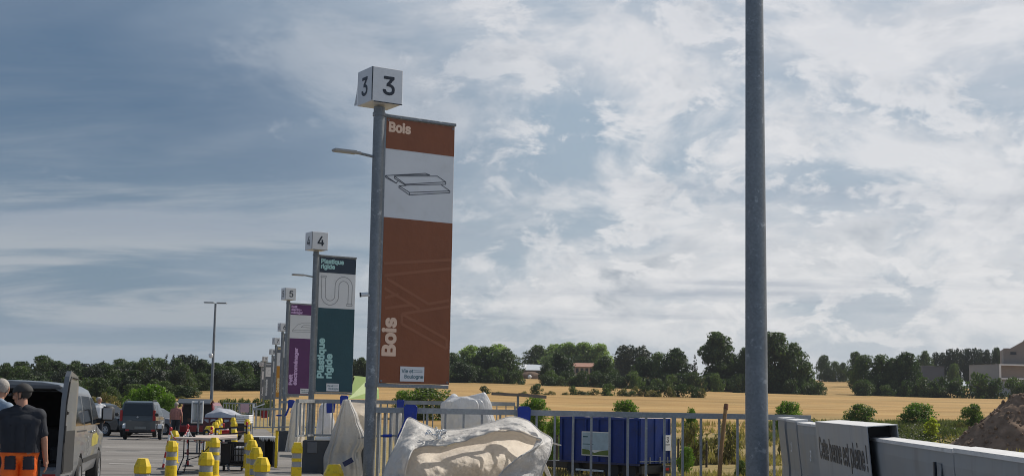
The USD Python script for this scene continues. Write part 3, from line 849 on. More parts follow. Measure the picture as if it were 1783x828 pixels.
# ------------------------------------------------------------------ bags
def spline(pts, n):
    p = np.asarray(pts, float)
    s = np.r_[0, np.cumsum(np.linalg.norm(np.diff(p, axis=0), axis=1))]
    from scipy.interpolate import PchipInterpolator
    return np.stack([PchipInterpolator(s, p[:, k])(np.linspace(0, s[-1], n)) for k in range(p.shape[1])], 1)


def drape(rows, d, thick, seed, nth=110, nr=56, fold=0.12, crum=0.10, hump=0.0, cf=2.6):
    """a hanging bag: rows of (pixel row, left, right) at depth d; closed cross-sections with folds that grow downward"""
    r = spline(rows, nr)
    th = np.linspace(0, 2 * np.pi, nth, endpoint=False)
    P = []
    for i, (y, xl, xr) in enumerate(r):
        v = i / (nr - 1)
        a, b = at(xl, y, d), at(xr, y, d)
        hw = np.hypot(*(b - a)[:2]) / 2
        c = (a + b) / 2
        tk = min(thick * (0.25 + 0.75 * math.sqrt(v)), hw * 1.2)
        q = np.stack([np.cos(th) * 2.2 + seed, np.sin(th) * 2.2, np.full(nth, v * 1.1)], -1)
        w = (meshkit.fbm(q * 1.2, 4, seed) - 0.5) * 2
        ridge = np.abs((meshkit.noise(q * np.array([2.4, 2.4, 0.6]), seed + 9) - 0.5) * 2)
        k = 1 + fold * 0.5 * w
        off = fold * (ridge - 0.3) * (0.4 + 0.6 * v)
        cx = np.sign(np.cos(th)) * np.abs(np.cos(th)) ** 0.8
        sy = np.sign(np.sin(th)) * np.abs(np.sin(th)) ** 0.8
        P.append(np.stack([c[0] + hw * cx * np.clip(k, 0.85, 1.06), c[1] - tk * sy * k - off * np.sign(np.sin(th) + 1e-6) * np.abs(np.sin(th)) * 0.8, np.full(nth, c[2])], -1))
    P = np.array(P)
    cr = crumple(P * np.array([1.0, 1.0, 0.55]), 2.6, seed + 5) * crum
    ctr = P.mean(1, keepdims=True)
    dirs = P - ctr; dirs[..., 2] = 0
    dirs /= np.linalg.norm(dirs, axis=-1, keepdims=True) + 1e-6
    P[..., :2] += (dirs * cr[..., None])[..., :2]
    P[..., 2] += (meshkit.fbm(P[..., :3] * 2.0, 3, seed + 3) - 0.5) * 0.05 + hump * (meshkit.noise(P * np.array([3.6, 2.0, 0.0]) + seed, seed) - 0.5) * np.clip(1.2 - np.linspace(0, 4, nr), 0, 1)[:, None]
    m = MB()
    m.grid(np.concatenate([P, P[:, :1]], 1), flip=True)
    ct = P[0].mean(0)
    m.grid(np.stack([np.repeat(ct[None], nth + 1, 0) + (0, 0, 0.01), np.concatenate([P[0], P[0][:1]])]), flip=True)
    return m


g4 = thing('draped_bag', 'grey white woven bag draped to a peak left of the brown sign post', 'bag', (0, 0, 0))
put('sack', weld(drape([(696, 598, 610), (712, 592, 616), (735, 584, 626), (765, 573, 638), (790, 566, 628), (815, 562, 631), (850, 560, 636), (905, 566, 640)], 33.0, 0.22, 11, fold=0.16)), BAGW, g4, smooth=True)
def cloth(corner_rows, seed, nu=40, nv=30, amp=0.06):
    """a hung sheet between a left and a right edge given as (px, py, d) rows"""
    L = spline([c[0] for c in corner_rows], nv); Rr = spline([c[1] for c in corner_rows], nv)
    P = np.zeros((nv, nu, 3))
    for i in range(nv):
        for j in range(nu):
            u = j / (nu - 1)
            q = L[i] * (1 - u) + Rr[i] * u
            P[i, j] = at(*q)
    s = (meshkit.fbm(P * np.array([3.2, 1.0, 1.3]), 4, seed) - 0.5) * 2
    s = s + 2.0 * crumple(P, 2.2, seed + 1)
    P[..., 1] -= s * amp * np.sin(np.pi * np.linspace(0.08, 0.92, nu))[None]
    return MB().grid(P, flip=True)


put('inner_sheet', weld(cloth([((606, 699, 33.3), (660, 703, 33.35)), ((616, 722, 33.3), (658, 725, 33.3)), ((630, 752, 33.25), (655, 756, 33.25)), ((640, 778, 33.2), (652, 782, 33.2))], 4)), BAGIN, g4, smooth=True)
put('strap', MB().bar(at(598, 808, 32.65), at(614, 799, 32.65), 0.01, 0.12), mat('navy_strap', (0.025, 0.035, 0.10), 0.7), g4)
put('metal_hoop', MB().tube([at(621, 822, 32.9), at(621, 768, 32.9), at(624, 762, 32.9), at(640, 759, 32.95)], 0.02, 8), GALV, g4)
g5 = thing('draped_bag', 'grey white woven bag hung below the purple sign, blue strap near its foot', 'bag', (0, 0, 0))
put('sack', weld(drape([(699, 514, 524), (716, 508, 524), (740, 503, 522), (775, 498, 520), (800, 495, 522), (818, 499, 524), (828, 504, 520)], 49.6, 0.24, 23, fold=0.16)), BAGW, g5, smooth=True)
put('inner_sheet', weld(cloth([((514, 698, 50.0), (531, 699, 50.0)), ((515, 720, 49.95), (531, 722, 49.95)), ((518, 745, 49.9), (531, 748, 49.9)), ((520, 768, 49.9), (531, 770, 49.9))], 8)), BAGIN, g5, smooth=True)
put('strap', MB().bar(at(496, 804, 49.3), at(509, 792, 49.3), 0.01, 0.14), mat('navy_strap_far', (0.025, 0.035, 0.10), 0.7), g5)
put('hanging_bag', weld(drape([(702, 557, 572), (715, 554, 578), (735, 553, 580), (757, 555, 582), (775, 556, 580)], 36.2, 0.3, 31, fold=0.2, crum=0.30, hump=0.25, cf=5.0)), FILM, None, smooth=True, label='crumpled white film bag seen through the bars below the teal sign', cat='bag')
put('hanging_bag', weld(drape([(714, 684, 700), (735, 683, 703), (760, 684, 702), (790, 686, 698), (860, 686, 700)], 31.5, 0.25, 37, fold=0.12)), BAGW, None, smooth=True, label='pale bag hanging behind the bars right of the brown sign post', cat='bag')
wr = thing('wrapped_bundle', 'white plastic film bundle heaped over the far rail behind the open bag', 'bundle', (0, 0, 0))
put('film', weld(drape([(691, 790, 838), (693, 781, 845), (698, 774, 851), (708, 771, 855), (722, 767, 858), (740, 768, 860), (765, 770, 858)], 33.2, 0.42, 41, fold=0.20, nr=60, crum=0.30, hump=0.34, cf=5.0)), FILM, wr, smooth=True)

# the open bag in front
NU = 240
crest = spline([(662, 850, 15.75), (670, 818, 15.85), (684, 786, 16.0), (699, 752, 16.3), (713, 727, 16.55), (735, 737, 16.5), (770, 748, 16.4), (815, 745, 16.4), (858, 734, 16.45), (893, 725, 16.55), (916, 731, 16.5), (940, 750, 16.35), (961, 766, 16.15), (958, 786, 16.0), (947, 812, 15.9), (938, 850, 15.8)], NU)
lip = spline([(700, 850, 15.5), (704, 820, 15.5), (712, 795, 15.55), (722, 779, 15.7), (742, 774, 15.8), (768, 777, 15.85), (800, 769, 15.9), (840, 757, 15.9), (876, 747, 15.95), (902, 748, 15.95), (925, 756, 15.9), (944, 768, 15.85), (926, 783, 15.65), (895, 802, 15.55), (870, 826, 15.5), (858, 850, 15.45)], NU)
NV = 50
band = np.zeros((NU, NV, 3))
for i in range(NU):
    for j in range(NV):
        v = j / (NV - 1)
        q = crest[i] * (1 - v) + lip[i] * v
        q[2] -= 0.07 * math.sin(math.pi * v)
        band[i, j] = at(*q)
wn = (meshkit.fbm(band * np.array([4.0, 3.0, 4.5]), 5, 71) - 0.5) * 2
rg = np.abs(meshkit.noise(band * np.array([5.0, 3.0, 9.0]), 72) - 0.5) * 2
edge = np.sin(np.pi * np.linspace(0.12, 1, NV) * 0.5)[None]
cb = crumple(band * np.array([1.0, 1.0, 1.5]), 2.6, 73) + 0.5 * crumple(band, 6.0, 74, 8)
band[..., 1] -= (0.06 * wn + 0.24 * cb) * edge
band[..., 2] += 0.06 * cb * edge
band[..., 2] += 0.03 * wn * edge
ob = thing('open_bag', 'large open white woven bag gaping towards the yard on the near rail', 'bag', (0, 0, 0))
put('folded_rim', weld(MB().grid(band, flip=False)), BAGW, ob, smooth=True)
# inside: from under the lip back and down into the sack
inner = np.zeros((NU, 64, 3))
low = spline([(700, 905, 15.7), (715, 905, 16.0), (790, 905, 16.2), (850, 905, 16.1), (860, 905, 15.6)], NU)
for i in range(NU):
    for j in range(64):
        v = j / 63
        q = lip[i] * (1 - v) + low[i] * v
        q = q + np.array([0, 0, 0.62 * math.sin(math.pi * min(v * 1.4, 1)) ** 0.6 if v > 0 else 0])
        inner[i, j] = at(*q)
wn = (meshkit.fbm(inner * np.array([3.4, 1.5, 3.0]), 5, 81) - 0.5) * 2
rg = np.abs(meshkit.noise(inner * np.array([4.2, 2.0, 2.6]) + 7, 82) - 0.5) * 2
fade = np.clip(np.linspace(0, 6, 64), 0, 1)[None]
cb = crumple(inner * np.array([1.0, 0.6, 0.45]), 1.5, 83) + 0.28 * crumple(inner * np.array([1.0, 0.6, 0.6]), 4.5, 84, 8)
inner[..., 1] -= (0.10 * wn + 0.42 * cb) * fade
inner[..., 2] += 0.06 * cb * fade
inner[..., 0] += 0.08 * wn * fade
put('inside', weld(MB().grid(inner, flip=False)), BAGIN, ob, smooth=True)
put('hem', MB().tube([band[i, -1] - (0, 0.006, 0) for i in range(0, NU, 2)], 0.011, 6), BAGW, ob, smooth=True)
put('crest_hem', MB().tube([band[i, 0] for i in range(0, NU, 2)], 0.010, 6), BAGW, ob, smooth=True)
kn = MB()
for j in range(26):
    p = at(R.uniform(746, 776), R.uniform(746, 758), 15.95 + R.uniform(-0.05, 0.03))
    q = p + R.normal(0, 0.035, 3)
    kn.tube([p, (p + q) / 2 + R.normal(0, 0.02, 3), q], 0.008, 5)
put('tie_strings', kn, WHITEP, ob, smooth=True)
for a, b in (((948, 766), (975, 774)), ((944, 800), (956, 828)),):
    put('lifting_loop', MB().bar(at(*a, 16.1), at(*b, 16.2), 0.06, 0.012), BAGW, ob)
# ------------------------------------------------------------------ grey barrier on the right
BARM = mat('barrier_grey', (0.285, 0.295, 0.305), 0.5, var=0.12, scale=1.2, metal=0.2, bump=0.08, bscale=30, stretch=(3, 3, 0.6), dirt=((0.17, 0.165, 0.16), 0.5, 2.0), rvar=0.1)
CAPM = mat('barrier_cap_zinc', (0.66, 0.65, 0.64), 0.55, var=0.10, scale=4, dirt=((0.30, 0.29, 0.27), 0.4, 7.0))  # paler than the panels: sunlight on the tops put into the colour
SLEEVEM = mat('sleeve_grey', (0.36, 0.37, 0.385), 0.45, var=0.10, scale=1.6, metal=0.15, stretch=(3, 3, 0.6), dirt=((0.22, 0.21, 0.21), 0.5, 2.2), rvar=0.1)
BA = np.array([*at(1509, 743, 10.0)[:2], 0.0])           # near upper left edge of the sleeve
bx, by = np.array([BAR_DIR[1], -BAR_DIR[0], 0.0]), np.array([BAR_DIR[0], BAR_DIR[1], 0.0])   # across (to the right), along (away)


def bpt(across, along, z):
    return BA + bx * across + by * along + np.array([0, 0, z])


def barrier_panel(label, s0, s1, ztop, thick, left=0.0, m=BARM, lean=0.085, foot=0.10):
    """a wedge-sided panel of the barrier between distances s0 and s1 along it"""
    t = thing('barrier_panel', label, 'barrier', bpt(left, s0, 0), 0, 'grey panels of the barrier')
    d = by * (s1 - s0)
    sec = lambda z, l, r: (bx * l + (0, 0, z), bx * r + (0, 0, z))
    tz = np.array([0, 0, thick * lean])
    rows = [(bx * 0 + (0, 0, ztop - 0.02), bx * thick + (0, 0, ztop - 0.02) + tz), sec(ztop - 0.10, 0.0, thick), sec(ztop - 0.55, lean * 0.55, thick + lean * 0.55 + 0.02), sec(0.0, lean * 1.5 - foot, thick + lean * 1.5 + foot)]
    ring0 = [r[0] for r in rows] + [r[1] for r in rows[::-1]]
    n = len(ring0)
    v = np.array(ring0 + [p + d for p in ring0])
    f = [(i, i + n, (i + 1) % n + n, (i + 1) % n) for i in range(n)]
    body = MB().add(v, f)
    for o in (0, n):
        body.add(v[o:o + n], [[0, 1, 6, 7], [1, 2, 5, 6], [2, 3, 4, 5]])
    put('panel', body, m, t)
    c = MB().bar(bx * (thick / 2) + by * 0.004 + (0, 0, ztop - 0.010) + tz / 2, bx * (thick / 2) + d - by * 0.004 + (0, 0, ztop - 0.010) + tz / 2, thick + 0.012, 0.024, np.array([0, 0, 1.0]) - bx * lean)
    put('cap', c, CAPM, t)
    return t


def zb(px, py, s):
    """height of the point at pixel (px, py) on the barrier at distance s along from the sleeve's near end"""
    return float(at(px, py, 10.0 + s * BAR_DIR[1])[2])


ZB = zb(1535, 766, -0.63)
SLT = zb(1509, 743, 0.0)
pn = barrier_panel('nearest grey barrier panel running out of the right edge', -9.5, -2.46, ZB + 0.005, 0.11, left=0.075)
p2 = barrier_panel('grey barrier panel with a slotted hasp, next to the full-bin notice', -2.44, 1.0, ZB, 0.11, left=0.075)
hz_ = zb(1610, 808, -2.05)
put('hasp', MB().bar(bx * -0.004 + by * 0.34 + (0, 0, hz_ + 0.012), bx * -0.004 + by * 0.34 + (0, 0, hz_ - 0.25), 0.10, 0.008, bx), GALV, p2)
put('slot', MB().bar(bx * -0.006 + by * 0.46 + (0, 0, hz_ + 0.014), bx * -0.004 + by * 0.46 + (0, 0, hz_ - 0.12), 0.035, 0.014, bx), INK, p2)
p3 = barrier_panel('grey barrier panel bearing a white digit, just beyond the notice', 2.9, 4.72, zb(1420, 739, 2.95), 0.12, left=0.03)
p4 = barrier_panel('grey barrier panel bearing a white 1, second beyond the notice', 4.74, 5.75, zb(1382, 731, 4.8), 0.12, left=0.02)
p5 = barrier_panel('last grey barrier panel, beside the end of the guard rail', 5.77, 6.5, zb(1366, 727, 6.2), 0.12, left=0.0)
for pp, s_, dz in ((p3, '3', 0.24), (p4, '1', 0.20)):
    ax = 0.62 if s_ == '3' else 0.42
    zt = zb(1420, 739, 2.95)
    put('digit', upright(text(s_, 0.10, True), bx * -0.004 + by * (ax + 0.1) + (0, 0, zt - dz - 0.12), -by, (0, 0, 1)), WHITEP, pp)

# the sleeve with the notice, slid over the barrier
SL0, SL1, ST = 0.0, 2.97, 0.22
sl = thing('notice_sleeve', 'grey metal sleeve over the barrier with the black notice Cette benne est pleine', 'sign', BA, 0)
shell = MB()
LEAN = 0.085
q = lambda a, s, z: bx * (a + (SLT - z) * LEAN) + by * s + np.array([0, 0, z + a * LEAN])
ZL = SLT - 1.1
for a0, a1, th_ in ((0, 0.006, 0), (ST - 0.006, ST, 0)):
    v = [q(a, s, z) for a in (a0, a1) for s in (SL0, SL1) for z in (ZL, SLT)]
    shell.add(v, [[0, 1, 3, 2], [4, 6, 7, 5], [0, 4, 5, 1], [2, 3, 7, 6], [0, 2, 6, 4], [1, 5, 7, 3]])
put('side_sheet', shell, SLEEVEM, sl)
put('top_sheet', MB().add([q(a, s, z) for a in (-0.001, ST + 0.001) for s in (SL0 - 0.001, SL1) for z in (SLT + 0.001, SLT + 0.007)], [[0, 1, 3, 2], [4, 6, 7, 5], [0, 4, 5, 1], [2, 3, 7, 6], [0, 2, 6, 4], [1, 5, 7, 3]]), CAPM, sl)
inner = MB()
v = [q(a, s, z) for a in (0.0065, ST - 0.0065) for s in (0.30, 0.32) for z in (ZL + .01, SLT - 0.002)]
inner.add(v, [[0, 1, 3, 2], [4, 6, 7, 5], [0, 4, 5, 1], [2, 3, 7, 6], [0, 2, 6, 4], [1, 5, 7, 3]])
put('inner_stop', inner, INK, sl)  # dark sheet standing in for the shade inside the sleeve
upd = np.array([0, 0, 1.0]) - bx * LEAN
tx = text('Cette benne est pleine !', 0.185, True, 0.002, width=2.72)
put('lettering', upright(tx, q(-0.001, SL1 - 0.13, SLT - 0.32), -by, upd), INK, sl)
tx = text('Merci', 0.17, True, 0.002, width=0.66)
put('lettering', upright(tx, q(-0.001, SL1 - 0.50, SLT - 0.655), -by, upd), INK, sl)

arc = [q(-0.001, s, SLT - 0.62 - 0.5 * ((s - 1.05) / 0.9) ** 2) for s in np.linspace(0.25, 1.85, 24)]  # pale arc across the lower part of the sleeve
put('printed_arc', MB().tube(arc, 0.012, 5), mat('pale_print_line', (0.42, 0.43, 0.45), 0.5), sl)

# ------------------------------------------------------------------ lamp posts
pb = at(1319.5, 800, 11.6)
lp = thing('lamp_post', 'thick galvanised lamp post in front of the guard rail', 'lamp post', (pb[0], pb[1], 0))
put('column', MB().tube([(0, 0, 0), (0, 0, 0.5), (-0.008, 0, 1.6), (-0.010, 0, 3.5), (-0.015, 0, 8.0)], [0.098, 0.097, 0.0955, 0.086, 0.062], 36), GALV, lp, smooth=40)
put('base_flange', MB().box((-0.2, -0.2, 0.0), (0.2, 0.2, 0.025), 0.004), GALV, lp)
put('head', MB().box((-0.25, -0.9, 8.0), (0.25, 0.1, 8.1), 0.03), GALV, lp)
pf = at(367, 720, 78)
zf = float(at(371, 528, 78)[2])
lf = thing('lamp_post', 'slim double-headed lamp post standing by the far trailer', 'lamp post', (pf[0], pf[1], 0))
put('column', MB().tube([(0, 0, -0.6), (0.0, 0, zf * 0.4), (0.0, 0, zf)], [0.10, 0.085, 0.06], 12), GALV, lf, smooth=40)
put('luminaire', MB().box((-0.66, -0.12, zf + 0.02), (-0.06, 0.12, zf + 0.09), 0.03), GALV, lf)
put('luminaire', MB().box((0.06, -0.12, zf + 0.0), (0.66, 0.12, zf + 0.07), 0.03), GALV, lf)
put('camera_dome', MB().lathe([(0.0, -0.16), (0.10, -0.12), (0.13, 0.0), (0.12, 0.10), (0.0, 0.13)], 12, (-0.12, -0.10, zf * 0.52 + 0.4)), WHITEP, lf, smooth=True)

# ------------------------------------------------------------------ yellow bollards
BOL = 'yellow bollards with grey bands'


def bollard_parts(t, square=False):
    n, rot = (8, math.pi / 8) if not square else (4, math.pi / 4)
    k = 1.0 if not square else 1.18
    put('cap', MB().lathe([(0.0, 0.80), (0.060 * k, 0.80), (0.075 * k, 0.797), (0.118 * k, 0.700), (0.121 * k, 0.690), (0.121 * k, 0.610), (0.117 * k, 0.600), (0.097 * k, 0.597), (0.0, 0.597)], n, rot=rot), YEL, t)
    put('band', MB().lathe([(0.0, 0.5968), (0.1005 * k, 0.5968), (0.1005 * k, 0.502), (0, 0.502)], n if square else 20, rot=rot), REFL, t, smooth=30)
    put('collar', MB().lathe([(0.0, 0.5015), (0.105 * k, 0.5015), (0.107 * k, 0.498), (0.107 * k, 0.442), (0.105 * k, 0.438), (0, 0.438)], n if square else 20, rot=rot), YEL, t, smooth=30)
    put('band', MB().lathe([(0.0, 0.4375), (0.1005 * k, 0.4375), (0.1005 * k, 0.335), (0, 0.335)], n if square else 20, rot=rot), REFL, t, smooth=30)
    put('base', MB().lathe([(0.0, 0.3345), (0.107 * k, 0.3345), (0.11 * k, 0.328), (0.118 * k, 0.03), (0.15 * k, 0.02), (0.15 * k, 0.0), (0, 0)], n if square else 20, rot=rot), YEL, t, smooth=30)


def bollard_spot(px, py, d):
    p = at(px, py, d)
    return (p[0], p[1], p[2] - 0.80)


B0 = thing('bollard', 'yellow bollard nearest the grey van, only its cap and first band in view', 'bollard', bollard_spot(249, 797, 18.8), 0.3, BOL)
bollard_parts(B0)
for px, py, d, lab in (
        (300, 766.5, 26.5, 'yellow bollard left of the folding table, in front of its left end'),
        (304, 749, 34.5, 'yellow bollard whose cap shows just behind the left end of the table'),
        (360, 786, 21.2, 'yellow bollard in front of the folding table legs'),
        (374, 761, 28.7, 'yellow bollard standing against the right half of the table'),
        (456, 795, 19.8, 'nearest of the four yellow bollards in a line by the open storage box'),
        (446.5, 777.5, 23.6, 'second nearest of the four yellow bollards by the open storage box'),
        (438.5, 765, 28.0, 'third of the four yellow bollards by the open storage box'),
        (434, 755, 33.0, 'farthest of the four yellow bollards by the open storage box'),
        (583, 807.5, 16.7, 'yellow bollard in front of the draped bag left of the brown sign post'),
        (383.5, 727.5, 56.0, 'farthest of the yellow bollards in front of the dark red trailer'),
        (379, 730.5, 52.0, 'middle one of the three yellow bollards before the dark red trailer'),
        (375.5, 734, 47.5, 'nearest of the three yellow bollards before the dark red trailer'),
        (368, 740.5, 43.0, 'yellow bollard half hidden behind the red and white chain post'),
        (363, 741, 43.5, 'yellow bollard left of the red and white chain post, half hidden'),
        (406.5, 726, 58.0, 'farther of the two yellow bollards at the right end of the trailer'),
        (408, 732, 49.5, 'nearer of the two yellow bollards at the right end of the trailer'),
        (407.5, 746.5, 38.0, 'yellow bollard seen through the brown frame'),
        (431, 729, 53.0, 'yellow bollard by the bars of the short guard rail')):
    dup(B0, lab, bollard_spot(px, py, d), R.uniform(0, 0.7), tilt=float(R.normal(0, 1.6)))
BQ = thing('bollard', 'square-edged yellow bollard before the dark grey block', 'bollard', bollard_spot(517.5, 769.5, 26.7), 0.25, BOL)
bollard_parts(BQ, True)

# ------------------------------------------------------------------ red and white chain posts
def chain_post(px0, py0, px1, py1, lab, d):
    a, b = at(px0, py0, d), at(px1, py1, d)
    t = thing('chain_post', lab, 'post', b, 0, 'red and white chain posts')
    D = a - b
    n = 7
    for j in range(n):
        put('segment', MB().tube([D * (j / n), D * ((j + 1) / n)], 0.026, 10), REDP if (j % 2 == (n - 1) % 2) else WHITEP, t, smooth=40)
    put('knob', MB().lathe([(0.0, 0.05), (0.028, 0.035), (0.038, 0.0), (0.028, -0.02), (0, -0.02)], 10, D), REDP, t, smooth=True)
    put('foot', MB().lathe([(0.0, 0.04), (0.05, 0.04), (0.13, 0.015), (0.14, 0.0), (0, 0)], 14), BLACKP, t, smooth=30)
    return t


chain_post(297.5, 746, 283, 816, 'leaning red and white chain post left of the table', 30.6)
chain_post(327, 741, 327, 811, 'red and white chain post behind the folding table', 32.2)
chain_post(368.5, 745, 369, 812, 'red and white chain post behind the pale board', 33.6)
chain_post(389, 738, 389, 790, 'red and white chain post by the brown frame', 41.0)
chain_post(430, 736, 429, 790, 'red and white chain post at the right end of the brown frame', 40.0)


def chain(p, q, sag, lab, m0=WHITEP, m1=REDP):
    t = thing('plastic_chain', lab, 'chain', p, 0)
    p, q = np.asarray(p, float), np.asarray(q, float)
    n = 30
    pts = np.array([(q - p) * u - np.array([0, 0, sag * 4 * u * (1 - u)]) for u in np.linspace(0, 1, n + 1)])
    for j in range(n):
        c, d = (pts[j] + pts[j + 1]) / 2, pts[j + 1] - pts[j]
        d_, s, u = frame_of(d)
        L = np.linalg.norm(d) * 0.62
        w = 0.016
        if j % 2:
            s, u = u, s
        loop = [c + d_ * L * math.cos(a) + s * w * math.sin(a) for a in np.linspace(0, 2 * math.pi, 9)]
        put('link', MB().tube(loop, 0.006, 4, caps=False), m1 if (j // 5) % 2 else m0, t)


chain(at(297, 750, 30.5), at(327, 747, 32.1), 0.22, 'red and white plastic chain between the leaning post and the next')
chain(at(328, 747, 32.1), at(368, 749, 33.5), 0.30, 'red and white plastic chain sagging behind the table')

# ------------------------------------------------------------------ folding table, board and boxes
d = 31.0
a, b = at(300, 760.5, d), at(372, 759, d)
TBW = mat('table_top_plank', (0.50, 0.42, 0.36), 0.6, var=0.1, scale=5)
tt = thing('folding_table', 'folding table with a worn pale top and dark tube legs', 'table', (a[0], a[1], 0))
w_ = b[0] - a[0]; zt = a[2]; zg = float(platform_z(d))
put('tabletop', MB().box((0, 0, zt - 0.045), (w_, 0.7, zt), 0.008), TBW, tt)
for x in (0.26 * w_, 0.64 * w_):
    for y0, y1 in ((0.12, -0.05), (0.55, 0.72)):
        put('leg', MB().tube([(x, y0, zt - 0.05), (x, y0, zt - 0.45), (x - (0.10 if x < 0.4 * w_ else -0.12), y1 * 0.9, zg)], 0.014, 8), BLACKP, tt)
    put('foot_bar', MB().tube([(x - (0.10 if x < 0.4 * w_ else -0.12), -0.06, zg + 0.02), (x - (0.10 if x < 0.4 * w_ else -0.12), 0.66, zg + 0.02)], 0.014, 8), BLACKP, tt)
put('brace', MB().tube([(0.28 * w_, 0.3, zg + 0.30), (0.62 * w_, 0.3, zg + 0.40), (0.97 * w_, 0.3, zt - 0.05)], 0.012, 8), BLACKP, tt)
put('cross_bar', MB().tube([(0.26 * w_, 0.12, zg + 0.10), (0.64 * w_, 0.12, zg + 0.10)], 0.012, 8), BLACKP, tt)
bd = thing('pale_board', 'pale wooden board laid from the table onto the black cage trolley', 'board', at(343, 759, 32.0))
bv = [at(343, 764.5, 31.2), at(413, 760.5, 31.8), at(413, 755.5, 33.4), at(340, 757.0, 33.2)]
o_ = at(343, 759, 32.0)
bm = np.array([p - o_ for p in bv])
put('plank', MB().add(np.vstack([bm - (0, 0, 0.035), bm]), [[0, 3, 2, 1], [4, 5, 6, 7], [0, 1, 5, 4], [1, 2, 6, 5], [2, 3, 7, 6], [3, 0, 4, 7]]), mat('pale_board_wood', (0.56, 0.45, 0.37), 0.6, var=0.12, scale=6), bd)

# black cage trolley under the board
p0, p1 = at(385, 768, 33.2), at(428, 768, 33.2)
ct = thing('cage_trolley', 'black plastic crate trolley with a barred side under the board', 'trolley', (p0[0], p0[1], float(platform_z(33))))
W, H = p1[0] - p0[0], p0[2] - float(platform_z(33)) - 0.02
put('back_panel', MB().box((0, 0.65, 0.12), (W, 0.68, H)), BLACKP, ct)
put('side_panel', MB().box((0, 0, 0.12), (0.03, 0.65, H)), BLACKP, ct)
put('side_panel', MB().box((W - 0.03, 0, 0.12), (W, 0.65, H)), BLACKP, ct)
put('front_panel', MB().box((0.03, -0.0, 0.16), (W * 0.40, 0.03, H - 0.03)), BLACKP, ct)
put('floor', MB().box((0, 0, 0.12), (W, 0.65, 0.17)), BLACKP, ct)
for j in range(5):
    x = W * (0.46 + 0.125 * j)
    put('upright_bar', MB().box((x, 0.0, 0.17), (x + 0.018, 0.02, H)), BLACKP, ct)
for z in (0.22, 0.36, 0.50, H - 0.02):
    put('cross_bar', MB().box((W * 0.42, -0.006, z), (W - 0.03, 0.022, z + 0.022)), BLACKP, ct)
put('white_load', MB().box((W * 0.46, 0.25, 0.20), (W * 0.93, 0.55, H - 0.10), 0.03), WHITEP, ct)
for x in (0.08, W - 0.08):
    for y in (0.06, 0.6):
        put('castor', MB().tube([(x - 0.02, y, 0.06), (x + 0.02, y, 0.06)], 0.06, 12), RUBBER, ct)
put('kick_stand', MB().bar((W * 0.30, -0.06, 0.15), (W * 0.52, -0.25, -0.05), 0.03), GALV, ct)

# dark open storage box with a white sheet on top
p0, p1 = at(437, 772, 36.0), at(479, 772, 36.0)
zt = float(at(440, 760, 36)[2]); zg = float(platform_z(36))
sb_ = thing('storage_box', 'dark open-fronted storage box with a torn white sheet on its lid', 'storage box', (p0[0], p0[1], zg))
W, H, Dp = p1[0] - p0[0], zt - zg, 0.55
DK = mat('dark_box_panel', (0.045, 0.046, 0.046), 0.7, var=0.15)
put('lid', MB().box((-0.04, -0.03, H - 0.05), (W, Dp, H)), DK, sb_)
put('side_wall', MB().box((0, 0, 0), (0.05, Dp, H - 0.05)), DK, sb_)
put('side_wall', MB().box((W - 0.05, 0, 0), (W, Dp, H - 0.05)), DK, sb_)
put('rear_wall', MB().box((0.05, Dp - 0.05, 0), (W - 0.05, Dp, H - 0.05)), DK, sb_)
put('front_wall', MB().box((0.05, 0, 0), (W * 0.58, 0.04, H - 0.05)), mat('front_wall_grey', (0.045, 0.045, 0.043), 0.7), sb_)
shp = [(x, (0.0 if i % 2 else -0.05 - 0.08 * R.random())) for i, x in enumerate(np.linspace(W * 0.35, W, 17))]
put('white_sheet', MB().box((-0.05, -0.05, H + 0.002), (W, Dp * 0.9, H + 0.012)).prism(Polygon([(W * 0.35, H + 0.012), *[(x, H + z) for x, z in shp], (W, H + 0.012)]), -0.062, -0.052), WHITEP, sb_)
p0 = at(482, 760, 35.4)
yp = thing('corner_post', 'thin yellow corner post at the right of the storage box', 'post', (p0[0], p0[1], zg))
put('bar', MB().box((-0.03, -0.03, 0), (0.03, 0.03, p0[2] - zg + 0.15)), YEL, yp)
put('cap', MB().box((-0.035, -0.035, p0[2] - zg + 0.15), (0.035, 0.035, p0[2] - zg + 0.17)), BLACKP, yp)
p0 = at(354.5, 768, 33.8)
yp = thing('corner_post', 'thin yellow post under the board beside the table', 'post', (p0[0], p0[1], float(platform_z(34))))
zz_ = p0[2] - float(platform_z(34))
put('bar', MB().box((-0.04, -0.03, 0), (0.04, 0.03, zz_ - 0.2)), YEL, yp)
put('band', MB().box((-0.038, -0.028, zz_ - 0.2), (0.038, 0.028, zz_)), WHITEP, yp)
# brown frame
fr = thing('brown_frame', 'dark brown steel frame standing behind the board', 'frame', at(375, 760, 37))
BRF = mat('dark_brown_steel', (0.045, 0.027, 0.022), 0.6)
o_ = at(375, 760, 37)
for i_, (a_, b_) in enumerate((((375, 746), (431, 741)), ((375, 746), (375, 790)), ((401, 744), (401, 790)), ((429.5, 741), (429.5, 790)), ((376, 757), (428, 752)))):
    put(('upper_bar', 'upright', 'upright', 'upright', 'lower_bar')[i_], MB().bar(at(*a_, 37) - o_, at(*b_, 37) - o_, 0.045), BRF, fr)
p0 = at(386, 750, 39)
rc = thing('red_crate', 'red plastic crate seen through the brown frame', 'crate', p0)
put('body', MB().box((0, 0, -0.14), (0.30, 0.3, 0.0), 0.01), REDP, rc)
put('rim', MB().box((-0.015, -0.015, 0.0), (0.315, 0.315, 0.03), 0.008), REDP, rc)
put('contents', MB().box((0.04, 0.04, 0.02), (0.16, 0.2, 0.10), 0.03), WHITEP, rc)
